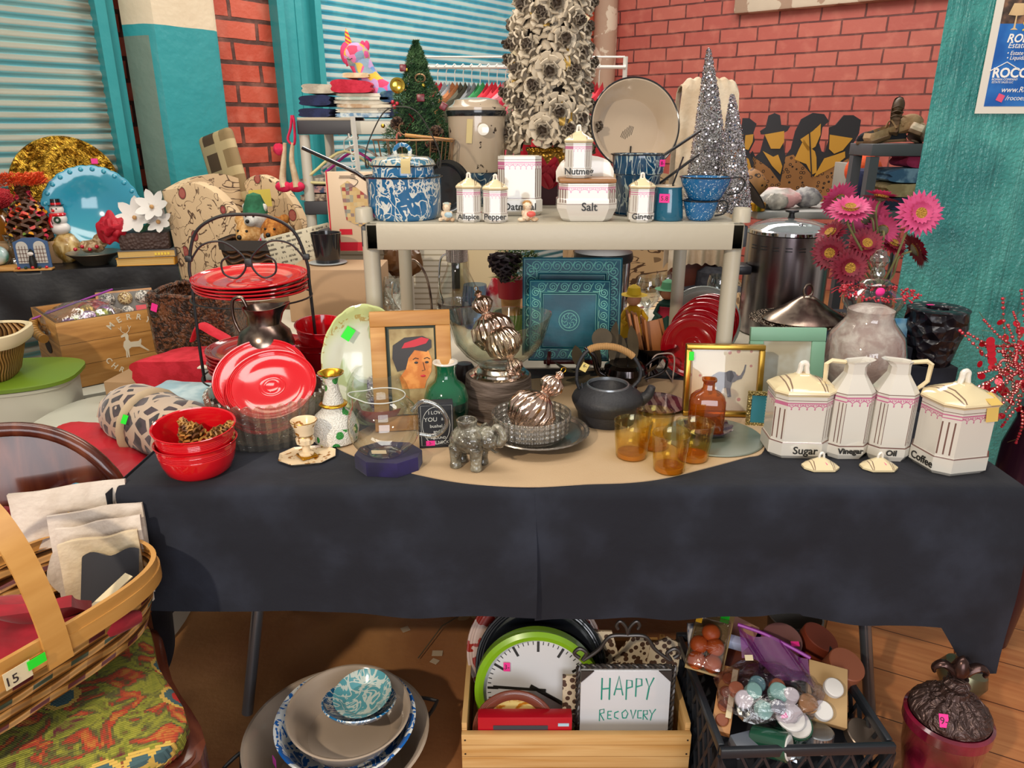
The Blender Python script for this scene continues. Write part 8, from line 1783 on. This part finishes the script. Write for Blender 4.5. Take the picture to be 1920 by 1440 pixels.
S('brown_plate',ringed_plate(.098,.02).rot('X',90),mat('terracotta_plate','#7a4030',.25,coat=.4,fn=lambda H:H.mix(((H.co()[0]*H.co()[0]+H.co()[2]*H.co()[2]).pw(.5)<.068),'#703a2a',H.mix(H.noise(24,3,1).ss(.45,.55),'#d9c27a','#b5701c'))),'terracotta plate with a yellow painted centre in front of the clock','plate',(bp2.x,fy+.050,.108),(-14,0,0))
rb=T('red_gift_box','flat red box with a small pictured tube, at the front of the pine crate','box',(P(984,1360,z=.13).x,fy+.030,.012))
obj('box',box(.215,.028,.152,.001),mat('glossy_red_card','#b00f22',.3),rb);obj('picture_strip',box(.125,.001,.012).mv(-.01,-.0147,.118),mat('dark_picture','#3c3f48',.3),rb);obj('white_label',box(.025,.001,.008).mv(.088,-.0147,.128),mat('pale_blue_label','#a9cde0',.4),rb)
# framed tile
tq0=P(1175,1378,z=.12);tx=tq0.x
ftl=T('framed_tile_sign','white tile with green handwriting in a twisted iron frame','sign',(tx,fy+.045,.012),0,rx=-5)
tw_,th_=.208,.245
obj('tile',box(tw_,.008,th_,.002),mat('white_gloss_tile','#c9cbd0',.1,coat=.6),ftl)
M_ip=mat('pewter_iron','#4a4644',.35,metal=.7)
def twist(a,b,r=.0055,n=60):
    a,b=Vector(a),Vector(b);d=(b-a).normalized();e1=d.orthogonal().normalized();e2=d.cross(e1);g=G()
    for s in (0,PI):g +=tube([a+(b-a)*(i/n)+(e1*cs(i*.9+s)+e2*sn(i*.9+s))*r*.5 for i in range(n+1)],r*.65,6)
    return g
for s in (-1,1):obj('twisted_rail',twist((s*(tw_/2+.006),0,0),(s*(tw_/2+.006),0,th_+.01)),M_ip,ftl)
obj('twisted_rail',twist((-tw_/2,0,th_+.008),(tw_/2,0,th_+.008)),M_ip,ftl)
for s in (-1,1):
    obj('corner_clip',prism([(0,0),(-.03,0),(0,-.03)] if s>0 else [(0,0),(.03,0),(0,-.03)],.003).rot('X',90).mv(s*tw_/2,-.0045,th_),M_ip,ftl)
    obj('scroll',tube(spl([(s*(tw_/2+.004),0,th_+.03),(s*(tw_/2+.016),0,th_+.042),(s*(tw_/2+.004),0,th_+.054),(s*(tw_/2-.012),0,th_+.042),(s*(tw_/2-.004),0,th_+.024),(s*(tw_/2-.04),0,th_+.052),(s*.04,0,th_+.085),(0,0,th_+.088)],6),.0045,8),M_ip,ftl)
    obj('scroll',tube(spl([(0,0,th_+.088),(s*.004,0,th_+.108),(s*.018,0,th_+.124),(s*.026,0,th_+.114),(s*.022,0,th_+.104)]),.004,8),M_ip,ftl)
M_gp=mat('green_marker','#118c78',.6)
def stroke(l,z,x0,r=.0017):
    for q in l:obj('green_stroke',tube([(x0+a,-.0048,z+b) for a,b in q],r,5),M_gp,ftl)
zt3=.17
for x,l in ((-.055,[[(0,.045),(0,-.012)],[(.018,.045),(.018,-.012)],[(0,.016),(.018,.018)]]),(-.026,[[(0,-.0),(.010,.05),(.020,-.0)],[(.004,.016),(.016,.016)]]),(.002,[[(0,-.012),(0,.04),(.012,.038),(.013,.022),(.001,.018)]]),(.024,[[(0,-.004),(0,.044),(.012,.042),(.013,.026),(.001,.022)]]),(.046,[[(0,.044),(.008,.02),(.018,.046)],[(.008,.02),(.004,-.012)]])):stroke(l,zt3+.01,x)
for x,l in ((-.058,[[(0,-.018),(0,.012),(.010,.014),(.010,.004),(.001,.002),(.010,-.016)]]),(-.040,[[(.010,-.012),(.001,-.012),(.001,.008),(.010,.008)],[(.001,-.002),(.008,-.002)]]),(-.024,[[(.010,.008),(.001,.004),(.001,-.008),(.010,-.012)]]),(-.006,[[(.002,-.010),(.0,.004),(.008,.012),(.014,.002),(.010,-.010),(.002,-.010)]]),
             (.014,[[(0,.012),(.006,-.012),(.012,.012)]]),(.030,[[(.010,-.010),(.001,-.010),(.001,.010),(.010,.010)]]),(.044,[[(0,-.014),(0,.010),(.009,.010),(.009,.0),(0,0),(.010,-.014)]]),(.058,[[(0,.012),(.006,.0),(.014,.014)],[(.006,0),(.003,-.016)]])):stroke(l,.128,x,.0013)
for i,(u,v,rz,lb) in enumerate([(1122,1212,-20,'broken pottery tile with brown beads, left behind the iron tile frame'),(1195,1220,40,'white triangular pottery shard with brown beads behind the iron tile frame'),(1245,1225,10,'dark floral tile at the right behind the iron tile frame')]):
    p=P(u,v,y=fy+.20);S('pottery_shard',prism([(-.04,-.05),(.04,-.05),(.045,.03),(.0,.045),(-.04,.02)],.008).rot('X',90),mat('beaded_shard','#a58e74',.5,fn=lambda H:H.mix(H.vor(70)<.45,'#c9b79b','#4a3020')),lb,'tile shard',p,(-14,rz,0),'pottery shards in the pine crate')
S('white_ceramic_wedge',prism([(-.03,-.05),(.02,-.05),(.035,.0),(.02,.05),(-.03,.05)],.008).rot('X',90),mat('beaded_shard','',0),'curved tan pottery piece between the clock and the iron tile frame','tile shard',P(1078,1300,y=fy+.10),(-10,0,0))
# milk crate with candles
ml=P(1345,1440,z=.20);m0=P(1350,1402,z=.235);m1=P(1680,1395,z=.235)
mcw=m1.x-m0.x;mcy=(m0.y+m1.y)/2;mh=.235
mk=T('milk_crate','black plastic lattice crate full of candles','crate',(m0.x+mcw/2,mcy,0),2)
M_mk=mat('black_crate_plastic','#20242a',.35)
mdp=.36
def lattice(w,h):
    g=box(w,.014,.022,.003).mv(0,0,h-.022)+box(w,.014,.02,.003)
    for i in range(9):g +=tube([(-w/2+w*i/8,0,.02),(-w/2+w*min(8,i+2)/8,0,h-.022)],.005,5)+tube([(-w/2+w*i/8,0,.02),(-w/2+w*max(0,i-2)/8,0,h-.022)],.005,5)
    return g
obj('lattice_side',lattice(mcw,mh),M_mk,mk);obj('lattice_side',lattice(mcw,mh).mv(0,mdp,0),M_mk,mk)
for s in (-1,1):obj('lattice_side',lattice(mdp-.02,mh).rot('Z',90).mv(s*(mcw/2-.006),mdp/2,0),M_mk,mk)
obj('base_panel',box(mcw-.02,mdp-.02,.01).mv(0,mdp/2,0),M_mk,mk)
S('dark_packing',box(mcw-.04,mdp-.05,.12,.01),mat('dark_packing_cloth','#1a1a20',.9),'dark cloth lining the bottom of the lattice crate','cloth',(m0.x+mcw/2,mcy+mdp/2,.012),(0,0,2))
def mc(u,v,z):p=P(u,v,z=z);return Vector((p.x,p.y,z))
M_tin=mat('brushed_tin','#b5bcc4',.25,metal=.9);M_min=mat('mint_wax','#8fc4b4',.5);M_wax=mat('white_wax','#d3d0cc',.5);M_org=mat('orange_wax','#b5501c',.45);M_dgl=mat('green_jar_glass','#1e4a38',.1,coat=.6)
def cyl(r,h,b=.002,n=32):return lathe([(0,0),(r-b,0),(r,b),(r,h-b),(r-b,h),(0,h)],n)
def cand(nm,lb,u,v,z,r,h,m,rot=(0,0,0),top=None,g=None):
    o=T(nm,lb,'candle',mc(u,v,z),rot[2],g,rot[0],rot[1]);obj('body',cyl(r,h),m,o)
    if top:obj('top',cyl(r*.86,.003).mv(0,0,h-.001),top,o)
    return o
cand('tin_candle','silver screw-lid candle tin at the front of the lattice crate',1532,1400,.17,.032,.040,M_tin,(-8,0,0));cand('tin_lid','flat grey-brown tin lid at the right front of the lattice crate',1612,1385,.175,.038,.020,mat('dull_brown_tin','#776a5f',.3,metal=.8),(18,14,0))  # the second piece is a loose tin lid
cand('jar_candle','dark green glass jar candle lying at the front left of the lattice crate',1412,1385,.20,.030,.075,M_dgl,(35,72,0),M_wax);cand('jar_candle','dark green jar candle with a white lid beneath the zip bag',1478,1372,.19,.036,.050,M_dgl,(26,6,0),M_wax)
cand('tealight','mint tealight facing up at the front left corner of the lattice crate',1412,1400,.165,.022,.02,M_min,(20,-10,0))
cand('pillar_candle','terracotta pillar candle at the right of the lattice crate',1560,1275,.20,.042,.075,mat('terracotta_wax','#8c4f36',.5),(20,12,0));cand('pillar_candle','dusty mauve pillar candle with a pink tag at the back of the lattice crate',1460,1222,.20,.048,.06,mat('mauve_wax','#76504c',.5),(24,-8,0));cand('pillar_candle','rust red pillar candle at the very back of the lattice crate',1508,1232,.17,.045,.08,mat('rust_wax','#7c3420',.5),(10,20,0))
S('price_tag',box(.02,.001,.012,0),M_pinkst,'pink tag on the dusty mauve pillar candle','price tag',mc(1492,1212,.262),(-60,0,0));cand('pillar_candle','brown pillar candle behind the zip bag of tealights',1385,1268,.19,.042,.06,mat('brown_wax','#5d2c1a',.5),(14,-6,0))
op=T('orange_candle_pack','clear pack of round orange candles with a green sticker','candle pack',mc(1318,1262,.245),-26,rx=-52,ry=0)
obj('back_card',box(.085,.004,.15,.001),mat('tan_card_pack','#9c8250',.5),op)
for i,(x,z) in enumerate(((-.018,.02),(.018,.022),(-.020,.056),(.016,.060),(0,.090))):obj('orange_candle',sph(.021,1,.8,1).mv(x,-.018,z),M_org,op)
obj('clear_film',box(.082,.034,.125,.008).mv(0,-.02,.002),G_plastic,op);sticker(op,M_grnst,(.022,-.004,.125),.02,.018);sticker(op,mat('yellow_sticker','#d8a01c',.5),(-.030,-.039,.10),.014,.016)
bxw=T('tealight_strip','long narrow wooden box of brown tealights at the left of the lattice crate','candle box',mc(1350,1375,.205),-22,rx=-72)
obj('wood_case',box(.040,.016,.16,.001),mat('light_wood_case','#b98350',.5),bxw)
for i in range(4):obj('tealight',cyl(.014,.006).rot('X',90).mv(0,-.008,.025+i*.034),mat('brown_tealight','#87472a',.5),bxw)
obj('paper_slip',box(.012,.001,.12).mv(.012,-.0165,.03),M_paper,bxw)
S('small_photo_box',box(.05,.012,.07,.001),mat('blue_white_photo','#9aa6bb',.2,fn=lambda H:H.mix(H.noise(40,3).ss(.4,.6),'#5d6b8c','#d5d5da')),'small blue and white picture box at the back left of the lattice crate','box',mc(1310,1222,.22),(-24,0,4));S('white_candle_box',box(.055,.022,.025,.001),mat('white_card_box','#b9c6df',.4),'small white box lying left of the purple zip bag','box',mc(1372,1210,.27),(20,24,10));S('brown_carton_flap',box(.09,.012,.05,.001),mat('brown_cardboard','',0),'brown card flap behind the small white box','card',mc(1375,1195,.25),(-30,20,-20))
S('cream_tealight_box',box(.085,.02,.13,.002),mat('cream_candle_card','#b9986a',.5),'cream window box of tealights at the right of the zip bag','candle box',mc(1548,1358,.205),(-58,8,-14))
for i,(u,v,m,lb) in enumerate([(1560,1292,M_wax,'white tealight at the top of the cream window box'),(1512,1322,mat('tan_wax','#a87c4c',.5),'tan tealight in the middle left of the cream window box'),(1540,1335,M_wax,'white tealight in the lower part of the cream window box')]):
    S('tealight',cyl(.021,.014),m,lb,'candle',mc(u,v,.262-.012*i),(28,6,0),group='tealights on the cream window box')
zb_=T('zip_bag_of_tealights','clear zip bag with a purple closure, full of tealights and mint candles','bag',mc(1450,1330,.222),0)
for i,(du,dv,r,m,rx,ry) in enumerate([(-62,8,.019,M_wax,40,-14),(-30,-30,.018,mat('aqua_jar','#5d8f92',.3),30,0),(0,6,.021,M_min,24,6),(-36,34,.018,M_min,60,30),(6,-24,.016,mat('peach_wax','#b56c4a',.5),30,10),(22,16,.016,M_wax,20,0),(-70,-16,.016,mat('peach_wax','',0),10,-10),(-10,40,.016,M_tin,40,0),(-46,-2,.017,M_min,30,10)]):
    k=.00115;obj('tealight',cyl(r,.020).rot('X',rx).rot('Y',ry).mv(du*k,-dv*k*.8,.032+.006*(i%3)),m,zb_)
obj('plastic_film',sph(.10,1.1,.85,.42,34,20,.25,2.4,9).mv(-.012,.015,.035),glass('zip_bag_film','#eeeaf2',.14,.8,rough=.1,bump=lambda H:H.noise(40,4,1.5),bs=1.0),zb_)
obj('bag_mouth',grid(lambda u,v:(-.055+.15*u,.075+.05*v-.05*u,.075+.05*v+.012*sn(u*9+v*3)-.045*u),20,8),glass('purple_tinted_film','#d79ad8',.12,.7,rough=.15,bodyw=.35,body='#8e3a8e'),zb_)
obj('purple_zip',tube(spl([(-.055,.125,.128),(.0,.11,.115),(.05,.09,.098),(.098,.072,.078)]),.004,6),mat('purple_zip','',0),zb_)
obj('white_label',box(.018,.001,.012,0).rot('X',-50).mv(-.045,.055,.085),M_paper,zb_)
S('tealight_lid',cyl(.032,.008),M_wax,'round white candle lid with a pink sticker under the zip bag','lid',mc(1480,1345,.247),(22,8,0));S('pink_sticker',box(.014,.001,.022,0),M_pinkst,'pink sticker on the round white candle lid','price tag',mc(1472,1346,.258),(-64,0,12));S('crumpled_foil',sph(.028,1.4,1,.6,nz=.5),M_tin,'crumpled clear wrapper at the front of the lattice crate','wrapper',mc(1480,1405,.18));S('grey_block',box(.05,.04,.03,.003),mat('grey_wax_block','#5d6470',.4),'small grey block candle at the front left of the lattice crate','candle',mc(1392,1405,.19),(10,0,16))  # the round white piece is a lid off a tealight
# burgundy urn
uc=P(1778,1345,z=.24);uR=73*mpp(uc)
ur=T('burgundy_urn','burgundy pottery jar with a bronze fleur-de-lis lid and pink tag','jar',(uc.x,uc.y,0),-10)
obj('pot',lathe([(0,0),(uR*.62,0),(uR*.66,.01),(uR*.92,.15),(uR*.97,.215),(uR*1.04,.222),(uR*1.04,.245),(uR*.96,.25),(uR*.9,.235),(0,.23)],56),mat('burgundy_glaze','#5d0d22',.18,coat=.7,fn=lambda H:H.mix(H.noise(14,5).ss(.4,.7),'#4d0a1c','#7d1a34')),ur)
M_brz=mat('aged_bronze_lid','#3a2c2c',.35,metal=.6,fn=lambda H:H.mix(H.noise(30,4),'#2c2224','#6d5650'),bump=lambda H:H.noise(26,2,2.5),bs=1,bd=.015)
ul=obj('lid',lathe([(uR*.94,.252),(uR*.95,.262),(uR*.86,.272),(uR*.6,.292),(uR*.34,.304),(uR*.30,.316),(uR*.20,.322),(0,.322)],64,lambda t,i,r,z:(r,z+.004*cs(16*t)*(i in (2,3)))),M_brz,ur)
obj('knob_base',lathe([(.022,.320),(.026,.330),(.018,.340),(.020,.346),(0,.346)],28),M_brz,ul)
obj('petal',lathe([(0,.344),(.014,.352),(.019,.370),(.012,.388),(0,.402)],20),mat('polished_bronze','#4a3632',.25,metal=.8),ul)
for s in (-1,1):obj('petal',tube(spl([(s*.006,0,.346),(s*.018,0,.366),(s*.036,0,.376),(s*.050,0,.366),(s*.048,0,.354)]),.010,10,taper=[.8,.9,1,1.1,1.2,1.2,1.2,1.2,1.2,1.2,1.2,1.15,1.1,1.05,1.0,.95,.9,.85,.8,.75,.7,.65,.6,.55,.5],flat=.7),MC['polished_bronze'],ul)
sticker(ur,M_pinkst,(-.036,-uR*.80,.270),.018,.026,(-40,0,0),'9-')
p=P(1790,1285,z=.0)
S('pewter_bottle_vase',lathe([(0,0),(.03,0),(.055,.03),(.062,.055),(.052,.080),(.034,.090),(.032,.098),(.026,.098),(.024,.08),(0,.07)],48),mat('greenish_pewter','#6d6a52',.3,metal=.7),'squat greenish pewter vase lying behind the burgundy urn','vase',(P(1795,1262,z=.07).x,P(1795,1262,z=.07).y,.012),(0,16,0))
# bits on the floor
p=P(880,1150,z=0.0);db=T('dried_flower','dried beige flower lying on the floor behind the pine crate','dried flower',(p.x,p.y,.012),20)
for i in range(7):obj('petal',leaf(.09,.016,.3).rot('Z',i*48),mat('dried_beige','#a39370',.8),db)
obj('stem',tube([(0,0,0),(-.1,-.05,.004),(-.2,-.16,.0)],.002,5),M_leaf,db)
for i,(u,v) in enumerate([(820,1225),(760,1180),(815,1240)]):S('paper_scrap',box(.03-.006*i,.022,.001,0),mat('dusty_paper','#a8957d',.8),('larger','middle','smaller')[i]+' pale paper scrap on the floor left of the pine crate','paper scrap',P(u,v,z=.002),(0,0,30*i),'paper scraps on the floor')
p=P(1490,1165,z=.12);wm=T('white_ceramic_cup','white ceramic cup with a green silk ribbon behind the lattice crate','cup',(p.x,p.y,.0),0)
obj('cup',lathe([(0,0),(.05,0),(.07,.08),(.075,.14),(.07,.14),(.06,.03),(0,.02)],32),mat('grey_white_glaze','#8f8c86',.2),wm);obj('ribbon',tube(spl([(.03,-.07,.12),(.06,-.09,.10),(.05,-.10,.05),(.09,-.10,.03)]),.012,6,flat=.3),mat('sage_green_silk','#5d8a7a',.6),wm)
# red beaded spray at the right edge
sp0=Vector((P(1925,760,y=1.75).x+.05,1.78,0));hb_=P(1915,690,y=1.72)
rv=T('dark_plum_vase','dark plum vase on the floor at the right picture edge holding the beaded spray','vase',(sp0.x+.03,1.80,0))
obj('body',lathe([(0,0),(.06,0),(.08,.2),(.07,.62),(.05,.70),(.055,.74),(.04,.74),(0,.5)],32),mat('dark_plum_glaze','#2a0f1e',.2),rv)
spy=T('beaded_spray','red beaded and sequined wire spray spreading at the right picture edge','artificial spray',(sp0.x+.02,1.79,.735))
o_=spy.location;gb1,gw=G(),G();rr=random.Random(12)
ends=[(1800,620),(1845,600),(1880,560),(1850,650),(1835,700),(1825,730),(1840,770),(1835,815),(1858,735),(1900,585),(1878,800),(1905,830),(1870,690),(1815,625),(1890,610),(1915,545),(1862,770),(1895,755),(1910,640),(1850,720),(1822,775)]
for i,(u,v) in enumerate(ends):
    e=P(u,v,y=1.70+.12*rr.random())-o_;m_=(hb_-o_)*rr.uniform(.8,1.15)+Vector((rr.uniform(-.03,.03),rr.uniform(-.03,.03),rr.uniform(-.03,.05)))
    path=spl([(0,0,0),tuple(m_*.6),tuple(m_),tuple(m_+(e-m_)*.5+Vector((rr.uniform(-.02,.02),0,rr.uniform(-.02,.02)))),tuple(e)],8);gw +=tube(path,.0009,4)
    for q in path[10:]:gb1 +=sph(rr.uniform(.0028,.0045),n=7,m=4).mv(*q)
    for q in path[18::3]:gw +=tube([q,q+Vector((rr.uniform(-.03,.03),rr.uniform(-.02,.02),rr.uniform(-.02,.03)))],.0006,4)
obj('wires',gw,mat('olive_wire','#5a4a20',.5),spy,kind='stuff');obj('beads',gb1,M_berry,spy,kind='stuff')
gs_=G()
for i in range(60):
    q=P(rr.uniform(1835,1925),rr.uniform(600,800),y=1.74+.06*rr.random())-o_;gs_ +=lathe([(0,0),(.009,.0),(.009,.0008),(0,.0008)],12).rot('X',rr.uniform(40,120)).rot('Z',rr.uniform(-60,60)).mv(*q)
for i in range(4):gs_ +=lathe([(0,0),(.011,.0),(.011,.0008),(0,.0008)],14).rot('X',80).mv(*(P(1857+i,640+i*12,y=1.72)-o_))
obj('sequins',gs_,mat('red_sequins','#c8182c',.2,metal=.3),spy,kind='stuff')
